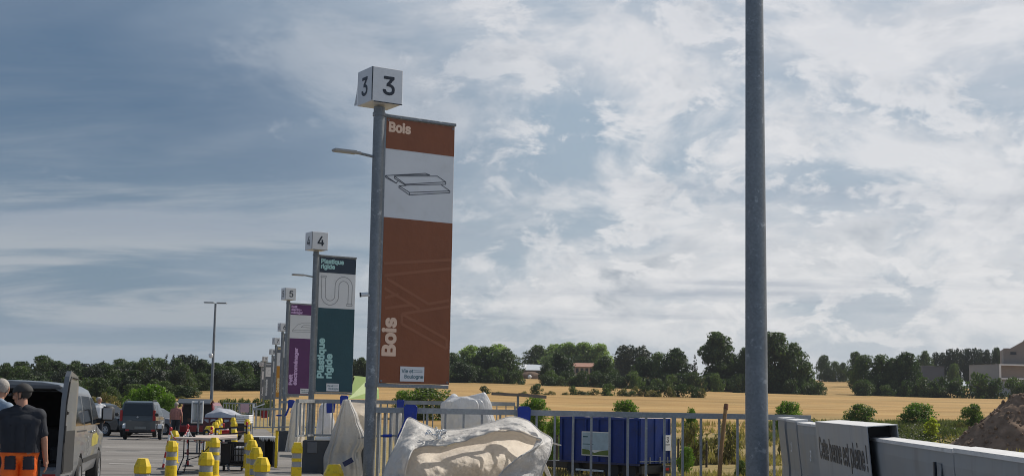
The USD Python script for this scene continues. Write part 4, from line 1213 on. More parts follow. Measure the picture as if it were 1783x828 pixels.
# lit kerb strip along the bays
ka, kb = on(384, 808, -0.08), on(480, 793, -0.12)
kb2 = MB().bar(np.r_[ka[:2], float(platform_z(ka[1])) + 0.06], np.r_[kb[:2], float(platform_z(kb[1])) + 0.06], 0.16, 0.12, (0, 0, 1))
put('kerb', kb2, mat('pale_kerb', (0.34, 0.30, 0.26), 0.8, var=0.15), None, label='pale kerb strip below the storage boxes', kind='structure')

# white sign board on a stand, seen from behind
p0 = at(344, 717, 45.0)
wb = thing('sign_board', 'white sign board on a steel stand, seen from behind', 'sign', (p0[0], p0[1], 0))
sc = 45.0 / FPX
x0, x1, z0, z1 = -10.5 * sc, 10 * sc, zpix(344, 736, 45), zpix(344, 697.5, 45)
put('board', MB().box((x0, 0, z0), (x1, 0.02, z1), 0.008), WHITEP, wb)
for x in (x0, x1 - 0.05):
    put('edge_flange', MB().box((x, -0.04, z0), (x + 0.05, 0.0, z1), 0.01), WHITEP, wb)
put('backing_rib', MB().box((x0 + 0.10, -0.035, z0 + 0.10), (x0 + 0.16, 0, z1 - 0.10)), mat('rib_grey', (0.35, 0.37, 0.36), 0.5), wb)
put('post', MB().tube([(0.05, -0.06, float(platform_z(45))), (0.05, -0.06, z1)], 0.035, 12), GALV, wb)
put('bracket', MB().box((x0 + 0.06, -0.05, z0 + 0.05), (x1 - 0.05, -0.02, z0 + 0.09)), GALV, wb)
put('bracket', MB().box((x0 + 0.06, -0.051, z1 - 0.10), (x1 - 0.05, -0.021, z1 - 0.06)), GALV, wb)
put('foot_cross', MB().box((-0.35, -0.10, float(platform_z(45))), (0.35, -0.02, float(platform_z(45)) + 0.05)), BLACKP, wb)
dk = thing('black_trestle', 'black folded trestle at the foot of the white sign board', 'trestle', at(330, 757, 38))
for (x0, z0), (x1, z1) in (((-0.05, 0.08), (0.42, 0.08)), ((-0.05, -0.02), (0.42, -0.02)), ((-0.05, 0.12), (-0.05, -0.2)), ((0.20, 0.2), (0.20, -0.2)), ((0.42, 0.12), (0.42, -0.2))):
    put('bar', MB().bar((x0, 0, z0), (x1, 0, z1), 0.035), BLACKP, dk)
put('wheel', MB().lathe([(0.05, -0.03), (0.10, -0.03), (0.11, 0), (0.10, 0.03), (0.05, 0.03), (0.05, -0.03)], 16).move(rotm((1, 0, 0), math.pi / 2)).move(trimesh.transformations.translation_matrix((0.47, 0, 0.07))), RUBBER, dk)

# ------------------------------------------------------------------ the wooden handle leaning on the rail
hd = thing('broom_handle', 'wooden handle leaning upright against the guard rail', 'broom', at(1257, 770, 16.6))
o_ = at(1257, 770, 16.6)
put('shaft', MB().tube([at(1251, 850, 16.45) - o_, at(1256, 780, 16.6) - o_, at(1264, 706, 16.75) - o_], [0.026, 0.026, 0.024], 14), WOOD, hd, smooth=40)
put('grip', MB().tube([at(1263.5, 712, 16.74) - o_, at(1264.6, 703, 16.76) - o_], [0.029, 0.026], 14), mat('grip_brown', (0.22, 0.085, 0.04), 0.7), hd, smooth=40)

# ------------------------------------------------------------------ blue roll-off container
DC = 70.0
cn = at(1113, 770, DC)
zt, zbm = zpix(1113, 727.5, DC), zpix(1113, 807, DC)
ang = math.radians(43)
eu, su = np.array([math.cos(ang), math.sin(ang)]), np.array([-math.sin(ang), math.cos(ang)])   # end face to the right, side to the left
ct = thing('roll_off_container', 'blue steel roll-off container with a landscape panel and number 3 plate', 'container', (cn[0], cn[1], 0), ang)
LW, LL = 2.45, 5.65     # local x along end face, y along the side (towards the left and away)
H0 = zbm
put('end_face', MB().box((0, 0, H0), (LW, 0.06, zt), 0.01), BLUEP, ct)
put('side_wall', MB().box((0, 0.06, H0), (0.06, LL, zt)), BLUEP, ct)
put('side_wall', MB().box((LW - 0.06, 0.06, H0), (LW, LL, zt)), BLUEP, ct)
put('rear_wall', MB().box((0, LL, H0), (LW, LL + 0.06, zt)), BLUEP, ct)
put('floor', MB().box((0.06, 0.06, H0), (LW - 0.06, LL, H0 + 0.08)), BLUEP, ct)
put('top_rim', MB().box((-0.05, 0.0, zt - 0.12), (0.0, LL, zt), 0.01), BLUEP, ct)
put('load', MB().grid(np.array([[(x, y, zt - 0.16 + 0.18 * meshkit.noise(np.array([x * 2, y * 2, 0]))) for x in np.linspace(0.07, LW - 0.07, 10)] for y in np.linspace(0.07, LL - 0.02, 20)]), flip=True), mat('pale_load', (0.30, 0.27, 0.25), 0.9, var=0.4, scale=6), ct)
for y in np.linspace(0.12, LL - 0.15, 7):
    put('side_rib', MB().box((-0.09, y - 0.05, H0), (0.0, y + 0.05, zt - 0.12), 0.01), BLUEP, ct)
for x in (0.06, LW / 2 - 0.04, LW - 0.14):
    put('end_rib', MB().box((x, -0.05, H0 + 0.02), (x + 0.08, 0, zt - 0.02)), BLUEP, ct)
put('lower_rail', MB().box((-0.07, 0, H0 - 0.10), (0.05, LL, H0)), mat('blue_dark_rail', (0.008, 0.018, 0.09), 0.5), ct)
put('hinge_bar', MB().box((0.0, -0.06, H0 + 0.10), (LW, -0.02, H0 + 0.14)), GALV, ct)
for x in (0.72, 1.50, 2.1):
    put('latch', MB().box((x, -0.09, H0 + 0.02), (x + 0.06, -0.06, H0 + 0.34)), GALV, ct)
SKYP = mat('panel_sky', (0.33, 0.45, 0.55), 0.4); 
yl0, yl1, zl0, zl1 = 1.95, 3.95, zt - 2.0, zt - 0.75
pnl = put('landscape_panel', MB().box((-0.115, yl0, zl0), (-0.095, yl1, zl1)), WHITEP, ct)
put('printed_sky', MB().box((-0.119, yl0 + 0.05, zl0 + 0.30), (-0.116, yl1 - 0.05, zl1 - 0.05)), SKYP, pnl)
hl = [(yl0 + 0.05, zl0 + 0.05), (yl1 - 0.05, zl0 + 0.05), (yl1 - 0.05, zl0 + 0.34), (yl1 - 0.5, zl0 + 0.30), (yl1 - 0.95, zl0 + 0.15), (yl1 - 1.3, zl0 + 0.25), (yl0 + 0.05, zl0 + 0.33)]
hm = MB().prism(Polygon(hl), 0.120, 0.123); hm.v = [np.stack([-v[:, 1], v[:, 0], v[:, 2]], 1) for v in hm.v]
put('printed_hills', hm, mat('panel_green', (0.10, 0.16, 0.03), 0.5), pnl)
put('printed_words', MB().box((-0.1215, yl1 - 0.45, zl1 - 0.30), (-0.119, yl1 - 0.10, zl1 - 0.24)).box((-0.1215, yl1 - 0.85, zl1 - 0.68), (-0.119, yl1 - 0.08, zl1 - 0.64)), LOGO, pnl)
pl = put('number_plate', MB().box((LW - 0.62, -0.085, zt - 1.65), (LW - 0.06, -0.06, zt - 0.85)), WHITEP, ct)
put('numeral', upright(text('3', 0.26, True), (LW - 0.44, -0.086, zt - 1.22), (1, 0, 0)), INK, pl)
put('plate_words', MB().box((LW - 0.55, -0.088, zt - 1.36), (LW - 0.15, -0.0855, zt - 1.32)), INK, pl)
zgc = float(ground_z(cn[0], cn[1])) 
put('chassis', MB().box((0.35, 0.2, H0 - 0.45), (LW - 0.35, LL + 1.5, H0 - 0.10)), BLACKP, ct)
put('under_frame', MB().box((0.2, 0.3, zgc + 0.35), (LW - 0.2, LL - 0.2, H0 - 0.46)), BLACKP, ct)
for y in (0.8, 2.0, 4.8):
    for x in (0.12, LW - 0.42):
        put('wheel', MB().tube([(x, y, zgc + 0.48), (x + 0.3, y, zgc + 0.48)], 0.48, 20), RUBBER, ct, smooth=40)
put('side_guard', MB().box((0.02, 2.5, H0 - 0.52), (0.06, 4.5, H0 - 0.42)), WHITEP, ct)
put('mudguard', MB().box((0.1, -0.1, H0 - 0.5), (0.5, 0.1, H0 - 0.12)).box((LW - 0.5, -0.1, H0 - 0.5), (LW - 0.1, 0.1, H0 - 0.12)), BLACKP, ct)
put('tail_light', MB().box((1.95, -0.12, H0 - 0.35), (2.2, -0.1, H0 - 0.22)), REDLENS, ct)
# dark posts of the field fence behind the container
for i_, (px, top, bot) in enumerate(((971, 756, 800), (1181, 763, 814), (1230, 766, 816), (1283, 771, 822), (1405, 775, 826))):
    dF = 82.0
    g = ground_at(px, dF); zt_ = zpix(px, top, dF)
    fp = thing('fence_post', ('dark fence post just left of the blue container', 'dark fence post at the right corner of the blue container', 'dark fence post midway between the blue container and the wooden handle', 'dark fence post right of the wooden handle', 'dark fence post behind the barrier digits')[i_], 'fence post', g, 0, 'dark posts of the field fence')
    put('stake', MB().tube([(0, 0, -0.3), (0.01, 0, zt_ - g[2])], [0.075, 0.065], 8), BARK, fp, smooth=40)
    put('wire_staple', MB().box((-0.02, -0.09, zt_ - g[2] - 0.2), (0.02, -0.06, zt_ - g[2] - 0.15)), GALV, fp)
# steel T-bar behind the far rail
tb = thing('tee_bar', 'dark steel tee-shaped bar standing above the far rail', 'barrier', at(898, 700, 36))
o_ = at(898, 700, 36)
put('upright', MB().bar(at(900, 760, 36) - o_, at(902, 689, 36) - o_, 0.06), GALV, tb)
put('cross_arm', MB().bar(at(857, 684.5, 35.5) - o_, at(904, 687, 36.0) - o_, 0.075).bar(at(904, 686.5, 36.0) - o_, at(950, 690.5, 36.5) - o_, 0.085), mat('rusty_bar', (0.10, 0.085, 0.08), 0.6), tb)
# pale green slanted panel
gp = thing('green_tarpaulin', 'pale green sloping tarpaulin shelter behind the sign posts', 'shelter', at(620, 690, 44))
o_ = at(620, 690, 44)
GRP = mat('pale_green_sheet', (0.62, 0.74, 0.36), 0.5, var=0.04, scale=2, trans=0.6)
fv = np.array([at(606, 694, 44), at(660, 694, 44), at(652, 676, 44), at(636, 655, 44), at(610, 652, 44)]) - o_
fv[2:, 1] += 1.4
bk = fv + np.array([-0.3, 2.0, 0.0])
put('front_sheet', MB().add(np.vstack([fv, fv + (0, 0.02, 0)]), [[0, 1, 2], [0, 2, 3], [0, 3, 4], [5, 7, 6], [5, 8, 7], [5, 9, 8]]), GRP, gp)
put('roof_sheet', MB().add(np.vstack([fv[1:], bk[1:]]), [[0, 4, 5], [0, 5, 1], [1, 5, 6], [1, 6, 2], [2, 6, 7], [2, 7, 3]]), GRP, gp)
# ------------------------------------------------------------------ vehicles
VANP = mat('van_grey_paint', (0.165, 0.175, 0.19), 0.32, var=0.05, scale=1.5, metal=0.15, coat=0.3, dirt=((0.20, 0.19, 0.175), 0.35, 2.2), coords='object')
TRIM = mat('black_trim', (0.020, 0.020, 0.021), 0.6, var=0.15)
INTER = mat('van_interior', (0.026, 0.026, 0.028), 0.8, var=0.3, scale=3)
PLATE = mat('number_plate_white', (0.55, 0.56, 0.55), 0.4)


def wheel(t, x, y, r, w=0.2, side=1, name='wheel'):
    a, b = (x - w / 2, y, r), (x + w / 2, y, r)
    tl = rotm((0, 1, 0), math.pi / 2 * side)
    T = trimesh.transformations.translation_matrix((x, y, r))
    prof = [(r * 0.62, -w / 2), (r * 0.93, -w / 2), (r, -w * 0.36), (r, w * 0.36), (r * 0.93, w / 2), (r * 0.62, w / 2)]
    wp = put(name, MB().lathe(prof, 24).move(tl).move(T), RUBBER, t, smooth=35)
    rim = MB().lathe([(r * 0.62, w * 0.42), (r * 0.60, w * 0.47), (r * 0.52, w * 0.40), (r * 0.52, w * 0.2), (0, w * 0.2)], 20)
    rim.lathe([(0, w * 0.46), (r * 0.13, w * 0.44), (r * 0.14, w * 0.2)], 12)
    put('rim', rim.move(tl).move(T), TRIM if False else mat_alloy, wp, smooth=30)
    sp = MB()
    for k in range(5):
        a = k * 2 * math.pi / 5
        sp.bar((0.10 * r * math.cos(a), 0.10 * r * math.sin(a), w * 0.42), (0.56 * r * math.cos(a), 0.56 * r * math.sin(a), w * 0.40), r * 0.15, 0.02, (0, 0, 1))
    tag(put('spokes', sp.move(tl).move(T), mat_alloy, wp), kind='stuff')


mat_alloy = CHROME
# --- the grey van with its rear doors open
rc = at(128, 700, 21.0)
ang = math.atan2(461, FPX)
rx, fw = np.array([math.cos(ang), math.sin(ang)]), np.array([-math.sin(ang), math.cos(ang)])
vo = np.array([rc[0], rc[1]]) - rx * 0.93
VZ = 0.0
van = thing('van', 'grey delivery van with its rear doors open and dark load space', 'van', (vo[0], vo[1], VZ), ang)
SEC = [(0.80, 0.34), (0.90, 0.38), (0.945, 0.56), (0.955, 0.95), (0.935, 1.13), (0.89, 1.44), (0.845, 1.66), (0.80, 1.745), (0.70, 1.80), (0.45, 1.835), (0.0, 1.85)]


def side_x(z):
    zs, xs = [s[1] for s in SEC[:9]], [s[0] for s in SEC[:9]]
    return float(np.interp(z, zs, xs))


st = [(0.0, 1.945, 1.0, 0), (0.05, 1.955, 1.0, 0), (0.6, 1.965, 1.0, 0), (2.2, 1.96, 1.0, 0), (2.9, 1.93, 1.0, 0), (3.25, 1.84, 0.995, 0), (3.6, 1.58, 0.985, 0), (3.95, 1.30, 0.975, 0), (4.15, 1.13, 0.985, 0), (4.55, 1.06, 0.965, 0), (4.8, 0.98, 0.91, 0), (4.92, 0.78, 0.80, 0.05), (4.95, 0.5, 0.76, 0.08)]
rings = []
YS = 1.09
for y, zm, ws, _ in st:
    y = y * YS
    pts = []
    for x, z in SEC:
        zz = z if z <= 0.95 else 0.95 + (z - 0.95) * (zm * 0.951 + 0.0 - 0.95) / (1.85 - 0.95) if zm > 1.2 else 0.95 + (z - 0.95) * (zm - 0.95) / (1.85 - 0.95)
        if zm < 0.95:
            zz = 0.34 + (z - 0.34) * (zm - 0.34) / (1.85 - 0.34)
        pts.append((x * ws, y, zz))
    rings.append(pts + [(-x, yy, z) for x, yy, z in pts[-2::-1]])
rings = np.array(rings)
nr_ = rings.shape[1]
b_ = MB().grid(np.concatenate([rings, rings[:, :1]], 1))
for k in (0, -1):
    c = rings[k].mean(0)
    b_.add(np.vstack([rings[k], c]), [(j, (j + 1) % nr_, nr_) if k == 0 else ((j + 1) % nr_, j, nr_) for j in range(nr_)])
bt = weld(b_)
if bt.volume < 0:
    bt.invert()
body = man(bt)
hull_pts = np.array([(s * x, y, z) for y in (-0.2, 3.0) for s in (-1, 1) for x, z in ((0.84, 0.56), (0.87, 1.1), (0.83, 1.44), (0.76, 1.68), (0.62, 1.75))])
body = body - man(trimesh.convex.convex_hull(hull_pts))
for y in (1.18, 4.20):
    for s in (-1, 1):
        cyl = trimesh.creation.cylinder(0.37, 0.5, sections=36)
        cyl.apply_transform(rotm((0, 1, 0), math.pi / 2)); cyl.apply_translation((s * 1.02, y, 0.36))
        body = body - man(cyl)
put('body', tri(body), VANP, van, smooth=38)
lin = MB()
lin.box((-0.83, 0.01, 0.565), (0.83, 2.98, 0.60)); lin.box((-0.82, 2.90, 0.6), (0.82, 2.96, 1.80))
put('load_floor', MB().box((-0.82, 0.005, 0.563), (0.82, 2.9, 0.60)), INTER, van)
put('bulkhead', MB().box((-0.80, 2.86, 0.6), (0.80, 2.92, 1.70)), INTER, van)
for s in (-1, 1):
    put('side_lining', MB().add([(s * 0.835, 0.06, 0.6), (s * 0.835, 2.85, 0.6), (s * 0.80, 2.85, 1.55), (s * 0.80, 0.06, 1.55)], [[0, 1, 2, 3]]), INTER, van)
    put('wheel_box', MB().box((s * 0.55, 0.55, 0.6), (s * 0.83, 1.35, 0.85), 0.04), INTER, van)
put('head_lining', MB().box((-0.60, 0.08, 1.72), (0.60, 2.8, 1.735)), INTER, van)
put('opening_frame', MB().box((-0.74, -0.012, 1.735), (0.74, 0.05, 1.79), 0.01).box((0.80, -0.010, 0.56), (0.86, 0.05, 1.55), 0.01).box((-0.86, -0.010, 0.56), (-0.80, 0.05, 1.55), 0.01), mat('van_frame_grey', (0.10, 0.105, 0.115), 0.45), van)
put('load_strap', MB().bar((-0.1, 1.2, 1.35), (0.45, 0.35, 0.75), 0.03, 0.008), mat('dull_strap', (0.07, 0.07, 0.075), 0.8), van)
put('cargo_box', MB().box((-0.1, 1.6, 0.61), (0.75, 2.6, 1.12), 0.02), mat('dark_cargo', (0.035, 0.033, 0.034), 0.8), van)
put('cargo_box', MB().box((0.15, 0.5, 0.61), (0.5, 1.0, 0.80), 0.02), mat('dark_crate', (0.03, 0.03, 0.036), 0.6), van)
# right rear door, swung back until it points towards the camera
h0, h1 = np.array([0.935, -0.03]), np.array([0.86, -0.84])
dd = (h1 - h0) / np.linalg.norm(h1 - h0); nn = np.array([-dd[1], dd[0]]) * -1     # nn: to the outside (right)
door = thing_parent = None
prof = [(0.02, 0.46), (0.80, 0.46), (0.81, 1.58), (0.77, 1.92), (0.69, 2.0), (0.20, 1.93), (0.07, 1.80), (0.0, 1.52)]


def dpt(u, z, o):
    bow = 0.05 * max(0, (z - 1.15)) / 0.75
    q = h0 + dd * u + nn * (o - bow)
    return (q[0], q[1], z)


n = len(prof)
dv = [dpt(u, z, 0.035) for u, z in prof] + [dpt(u, z, -0.035) for u, z in prof]
df = [(i, (i + 1) % n, (i + 1) % n + n, i + n) for i in range(n)]
dm = MB().add(dv, df).add(dv[:n], [[0, k, k + 1] for k in range(1, n - 1)]).add(dv[n:], [[0, k + 1, k] for k in range(1, n - 1)])
dr = put('rear_door', dm, VANP, van)
put('door_window', MB().add([dpt(u, z, -0.039) for u, z in ((0.12, 1.20), (0.70, 1.20), (0.66, 1.80), (0.20, 1.80))], [[0, 1, 2, 3]]), CARGLASS, dr)
put('inner_trim', MB().add([dpt(u, z, o) for o in (-0.06, -0.037) for u, z in ((0.08, 0.52), (0.74, 0.52), (0.74, 1.12), (0.08, 1.12))], [[0, 3, 2, 1], [4, 5, 6, 7], [0, 1, 5, 4], [1, 2, 6, 5], [2, 3, 7, 6], [3, 0, 4, 7]]), TRIM, dr)
put('lock_case', MB().add([dpt(u, z, o) for o in (-0.075, -0.03) for u, z in ((0.74, 0.95), (0.80, 0.95), (0.80, 1.20), (0.74, 1.20))], [[0, 3, 2, 1], [4, 5, 6, 7], [0, 1, 5, 4], [1, 2, 6, 5], [2, 3, 7, 6], [3, 0, 4, 7]]), TRIM, dr)
put('rubber_seal', MB().tube([dpt(u, z, -0.045) for u, z in ((0.79, 0.5), (0.795, 1.5), (0.75, 1.84), (0.67, 1.91), (0.22, 1.89))], 0.014, 6), TRIM, dr)
put('door_handle', MB().box((h1[0] + 0.02, h1[1] + 0.06, 1.36), (h1[0] + 0.10, h1[1] + 0.16, 1.42), 0.015), TRIM, dr)
# left rear door swung wide
hl0, hl1 = np.array([-0.935, -0.03]), np.array([-1.25, -0.78])
dl = MB().add([(*(hl0 + (hl1 - hl0) * (u / 0.8) + np.array([o, 0])), z) for o in (-0.03, 0.03) for u, z in prof], [(i, (i + 1) % n, (i + 1) % n + n, i + n) for i in range(n)])
lv = dl.v[0]
dl.add(lv[:n], [[0, k, k + 1] for k in range(1, n - 1)]).add(lv[n:], [[0, k + 1, k] for k in range(1, n - 1)])
put('rear_door', dl, VANP, van)
# lamps, bumper
for s in (-1, 1):
    put('tail_light', MB().add([(s * (side_x(z) + o), y, z) for o in (0.006,) for y, z in ((-0.012, 0.72), (0.10, 0.72), (0.10, 1.28), (-0.012, 1.28))], [[0, 1, 2, 3]]).add([(s * x, -0.014, z) for x, z in ((0.87, 0.72), (0.955, 0.72), (0.925, 1.28), (0.87, 1.28))], [[0, 1, 2, 3]]), REDLENS, van)
bp = MB()
bp.box((-0.93, -0.14, 0.34), (0.93, 0.03, 0.555), 0.05)
put('bumper', bp, mat('bumper_grey', (0.20, 0.21, 0.225), 0.5, var=0.06), van)
put('reflector', MB().box((0.55, -0.146, 0.42), (0.80, -0.138, 0.46)), REDLENS, van)


def side_panel(pts, o, m, name, parent=van, s=1):
    """a pane lying on the van's flank: pts are (y, z)"""
    zs = sorted(set([p[1] for p in pts]))
    P = Polygon(pts)
    v, f = [], []
    t2 = trimesh.creation.triangulate_polygon(P, engine='earcut')
    t3 = trimesh.Trimesh(np.c_[t2[0], np.zeros(len(t2[0]))], t2[1], process=False).subdivide().subdivide()
    q = np.array([(s * (side_x(z) + o), y * YS, z) for y, z, _ in t3.vertices])
    return put(name, (q, t3.faces[:, ::-1] if s > 0 else t3.faces), m, parent, smooth=True)


for s in (1, -1):
    side_panel([(0.28, 1.17), (1.42, 1.16), (1.42, 1.64), (0.36, 1.66)], 0.004, CARGLASS, 'side_window', s=s)
    side_panel([(1.52, 1.16), (2.62, 1.15), (2.62, 1.62), (1.52, 1.64)], 0.004, CARGLASS, 'side_window', s=s)
    side_panel([(2.74, 1.15), (3.72, 1.14), (3.30, 1.50), (3.02, 1.60), (2.74, 1.61)], 0.004, CARGLASS, 'front_window', s=s)
    side_panel([(0.5, 1.07), (1.75, 1.06), (1.75, 1.085), (0.5, 1.095)], 0.004, TRIM, 'slide_rail', s=s)
    side_panel([(1.35, 0.56), (3.5, 0.56), (3.5, 0.63), (1.35, 0.63)], 0.010, TRIM, 'side_moulding', s=s)
    side_panel([(1.47, 0.42), (1.478, 0.42), (1.478, 1.72), (1.47, 1.72)], 0.003, TRIM, 'door_gap', s=s)
    side_panel([(2.68, 0.42), (2.688, 0.42), (2.688, 1.72), (2.68, 1.72)], 0.003, TRIM, 'door_gap', s=s)
    put('door_handle', MB().box((s * 0.945, 2.45, 1.02), (s * 0.985, 2.62, 1.055), 0.01), VANP, van)
    put('door_handle', MB().box((s * 0.945, 2.78, 1.02), (s * 0.985, 2.95, 1.055), 0.01), VANP, van)
    mr = put('mirror', MB().box((s * 1.0, 3.60, 1.20), (s * 1.22, 3.74, 1.46), 0.04).box((s * 0.90, 3.66, 1.16), (s * 1.05, 3.74, 1.24), 0.02), TRIM, van, smooth=40)
    put('mirror_glass', MB().box((s * 1.03, 3.593, 1.23), (s * 1.19, 3.599, 1.43), 0.002), CHROME, mr)
    for y in (1.18, 4.20):
        wheel(van, s * 0.85, y, 0.335, 0.21, s)
    put('head_light', MB().box((s * 0.62, 5.05, 0.80), (s * 0.80, 5.27, 0.95), 0.04), WHITELENS, van)
# faded yellow print and pale rings on the flank
YDEC = mat('faded_yellow_print', (0.36, 0.31, 0.06), 0.4, var=0.25, scale=6)
side_panel([(2.50, 0.78), (3.35, 0.80), (3.45, 0.93), (3.2, 1.00), (2.6, 0.99), (2.42, 0.90)], 0.0025, YDEC, 'yellow_print')
PDEC = mat('pale_print', (0.26, 0.27, 0.28), 0.4)
for cy, cz, r in ((1.95, 0.82, 0.16), (1.95, 0.82, 0.09)):
    ring = Point(cy, cz).buffer(r, 12).difference(Point(cy, cz).buffer(r - 0.022, 12))
    m2 = trimesh.creation.triangulate_polygon(ring, engine='earcut')
    put('pale_print', (np.array([(side_x(z) + 0.003, y, z) for y, z in m2[0] * np.array([1.09, 1])]), m2[1][:, ::-1]), PDEC, van)
put('windscreen', MB().add([(s * x, y, z) for s, x, y, z in ((-1, 0.72, 3.60, 1.74), (1, 0.72, 3.60, 1.74), (1, 0.82, 4.52, 1.16), (-1, 0.82, 4.52, 1.16))], [[0, 3, 2, 1]]), CARGLASS, van)

# --- other cars: a chamfered lower body, a tapered cabin, panes, lamps and wheels
def ring_loft(poly, half, chamfer, lateral):
    """side profile poly of (y, z) made solid between -half and half; lateral(z) narrows it"""
    p = np.array(poly, float)
    pb = Polygon(p)
    inn = []
    nv = len(p)
    for i in range(nv):
        a, b, c = p[i - 1], p[i], p[(i + 1) % nv]
        t1, t2 = (b - a) / np.linalg.norm(b - a), (c - b) / np.linalg.norm(c - b)
        n1, n2 = np.array([-t1[1], t1[0]]), np.array([-t2[1], t2[0]])
        m = n1 + n2; m /= max(np.linalg.norm(m), 1e-6); k = chamfer / max(np.dot(m, n1), 0.5)
        inn.append(b + m * k * (1 if pb.exterior.is_ccw else -1))
    inn = np.array(inn)
    layers = []
    for sgn, q, w in ((-1, inn, 0), (-1, p, 1), (1, p, 1), (1, inn, 0)):
        layers.append(np.array([(sgn * (half * lateral(z) - (0 if w == 0 else chamfer)), y, z) for y, z in q]))
    L = np.array(layers)
    m = MB().grid(np.concatenate([L, L[:, :1]], 1), flip=True)
    t2 = trimesh.creation.triangulate_polygon(Polygon(inn), engine='earcut')
    for k, fl in ((0, 1), (3, 0)):
        v = np.array([((-1 if k == 0 else 1) * half * lateral(z), y, z) for y, z in t2[0]])
        m.add(v, t2[1][:, ::-1] if fl else t2[1])
    return m


def car(label, loc, rz, paint, low, cab, belt, W, wb, wr, cat='car', panes=(), rear=None, name='parked_car', roofbars=False, open_tail=False, front=None):
    t = thing(name, label, cat, loc, rz)
    shape = Polygon(low)
    for y in wb:
        shape = shape.difference(Point(y, wr).buffer(wr * 1.12, 12))
    shape = shape if shape.geom_type == 'Polygon' else max(shape.geoms, key=lambda g: g.area)
    pts = list(shape.exterior.coords)[:-1]
    clean = [pts[0]]
    for q in pts[1:]:
        if np.hypot(q[0] - clean[-1][0], q[1] - clean[-1][1]) > 0.02:
            clean.append(q)
    put('body', ring_loft(clean, W / 2, 0.035, lambda z: 1 - 0.03 * abs(z - 0.65)), paint, t, smooth=30)
    tb = lambda z: 1 - 0.03 * abs(belt - 0.65) - max(0, z - belt) * 0.24
    put('cabin', ring_loft(cab, W / 2, 0.05, tb), paint, t, smooth=30)
    for pn_ in panes:
        t2 = trimesh.creation.triangulate_polygon(Polygon(pn_), engine='earcut')
        for s in (-1, 1):
            v = np.array([(s * (W / 2 * tb(z) + 0.006), y, z) for y, z in t2[0]])
            put('side_window', (v, t2[1] if s > 0 else t2[1][:, ::-1]), CARGLASS, t)
    for y in wb:
        for s in (-1, 1):
            wheel(t, s * (W / 2 - 0.11), y, wr, 0.19, s)
        put('axle_shadow', MB().tube([(-W / 2 + 0.2, y, wr), (W / 2 - 0.2, y, wr)], 0.05, 8), TRIM, t)  # dark tube joining the two wheels of an axle
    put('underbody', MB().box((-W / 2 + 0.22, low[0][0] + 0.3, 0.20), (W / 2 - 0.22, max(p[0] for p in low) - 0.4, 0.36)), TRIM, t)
    for s in (-1, 1):
        if rear:
            y, z0, z1, w = rear
            put('tail_light', MB().box((s * (W / 2 - w), y - 0.03, z0), (s * (W / 2 - 0.035), y + 0.04, z1), 0.015), REDLENS, t)
        if front:
            y, z0, z1, w = front
            put('head_light', MB().box((s * (W / 2 - w), y - 0.06, z0), (s * (W / 2 - 0.05), y + 0.02, z1), 0.03), WHITELENS, t)
        put('mirror', MB().box((s * (W / 2 - 0.02), cab[-1][0] - 0.55, belt + 0.02), (s * (W / 2 + 0.16), cab[-1][0] - 0.43, belt + 0.18), 0.03), TRIM, t)
        if roofbars:
            zr = max(p[1] for p in cab)
            put('roof_bar', MB().tube([(s * W * 0.36, 0.5, zr), (s * W * 0.37, 0.6, zr + 0.05), (s * W * 0.37, 1.9, zr + 0.05), (s * W * 0.36, 2.0, zr)], 0.018, 8), TRIM, t)
    return t


def spot(px, d):
    p = at(px, 720, d)
    return np.array([p[0], p[1], float(platform_z(p[1]))])


GREYC = mat('grey_green_paint', (0.075, 0.082, 0.086), 0.3, metal=0.3, coat=0.6, var=0.05)
DARKC = mat('dark_blue_grey_paint', (0.022, 0.027, 0.032), 0.25, metal=0.2, coat=0.7, var=0.05)
SILVER = mat('silver_paint', (0.24, 0.25, 0.275), 0.3, metal=0.4, coat=0.5, var=0.05)
REDC = mat('red_paint', (0.22, 0.012, 0.018), 0.3, coat=0.6, var=0.05)
k_low = [(0.0, 0.32), (4.1, 0.30), (4.25, 0.62), (4.12, 0.86), (3.2, 1.02), (0.02, 1.05), (-0.05, 0.6)]
k_cab = [(0.01, 1.02), (3.35, 1.00), (2.55, 1.70), (2.2, 1.78), (0.6, 1.80), (0.14, 1.74)]
kg = car('grey leisure van seen from behind with a small trailer hitched to it', spot(240, 69), math.radians(8), GREYC, k_low, k_cab, 1.03, 1.80, (0.72, 3.35), 0.31, 'van', [[(0.30, 1.10), (1.25, 1.10), (1.25, 1.62), (0.42, 1.64)], [(1.35, 1.10), (2.95, 1.08), (2.50, 1.60), (1.35, 1.63)]], rear=(-0.02, 0.80, 1.35, 0.16), roofbars=True)
put('rear_window', MB().add([(s * x, y, z) for s, x, y, z in ((-1, 0.76, -0.012, 1.08), (1, 0.76, -0.012, 1.08), (1, 0.66, 0.105, 1.66), (-1, 0.66, 0.105, 1.66))], [[0, 1, 2, 3]]), CARGLASS, kg)
put('tailgate_emblem', MB().lathe([(0, 0.015), (0.05, 0.01), (0.06, 0)], 4).move(rotm((1, 0, 0), math.pi / 2)).move(trimesh.transformations.translation_matrix((0, -0.06, 1.0))), CHROME, kg)
put('rear_bumper', MB().box((-0.88, -0.12, 0.32), (0.88, 0.05, 0.58), 0.04), TRIM, kg)
tr = thing('small_trailer', 'small grey box trailer hitched behind the grey leisure van', 'trailer', spot(245.5, 63.5), math.radians(6))
put('front_board', MB().box((-0.68, 1.5, 0.45), (0.68, 1.53, 0.86)), GREYC, tr)
put('tail_board', MB().box((-0.68, 0, 0.45), (0.68, 0.03, 0.86)), GREYC, tr)
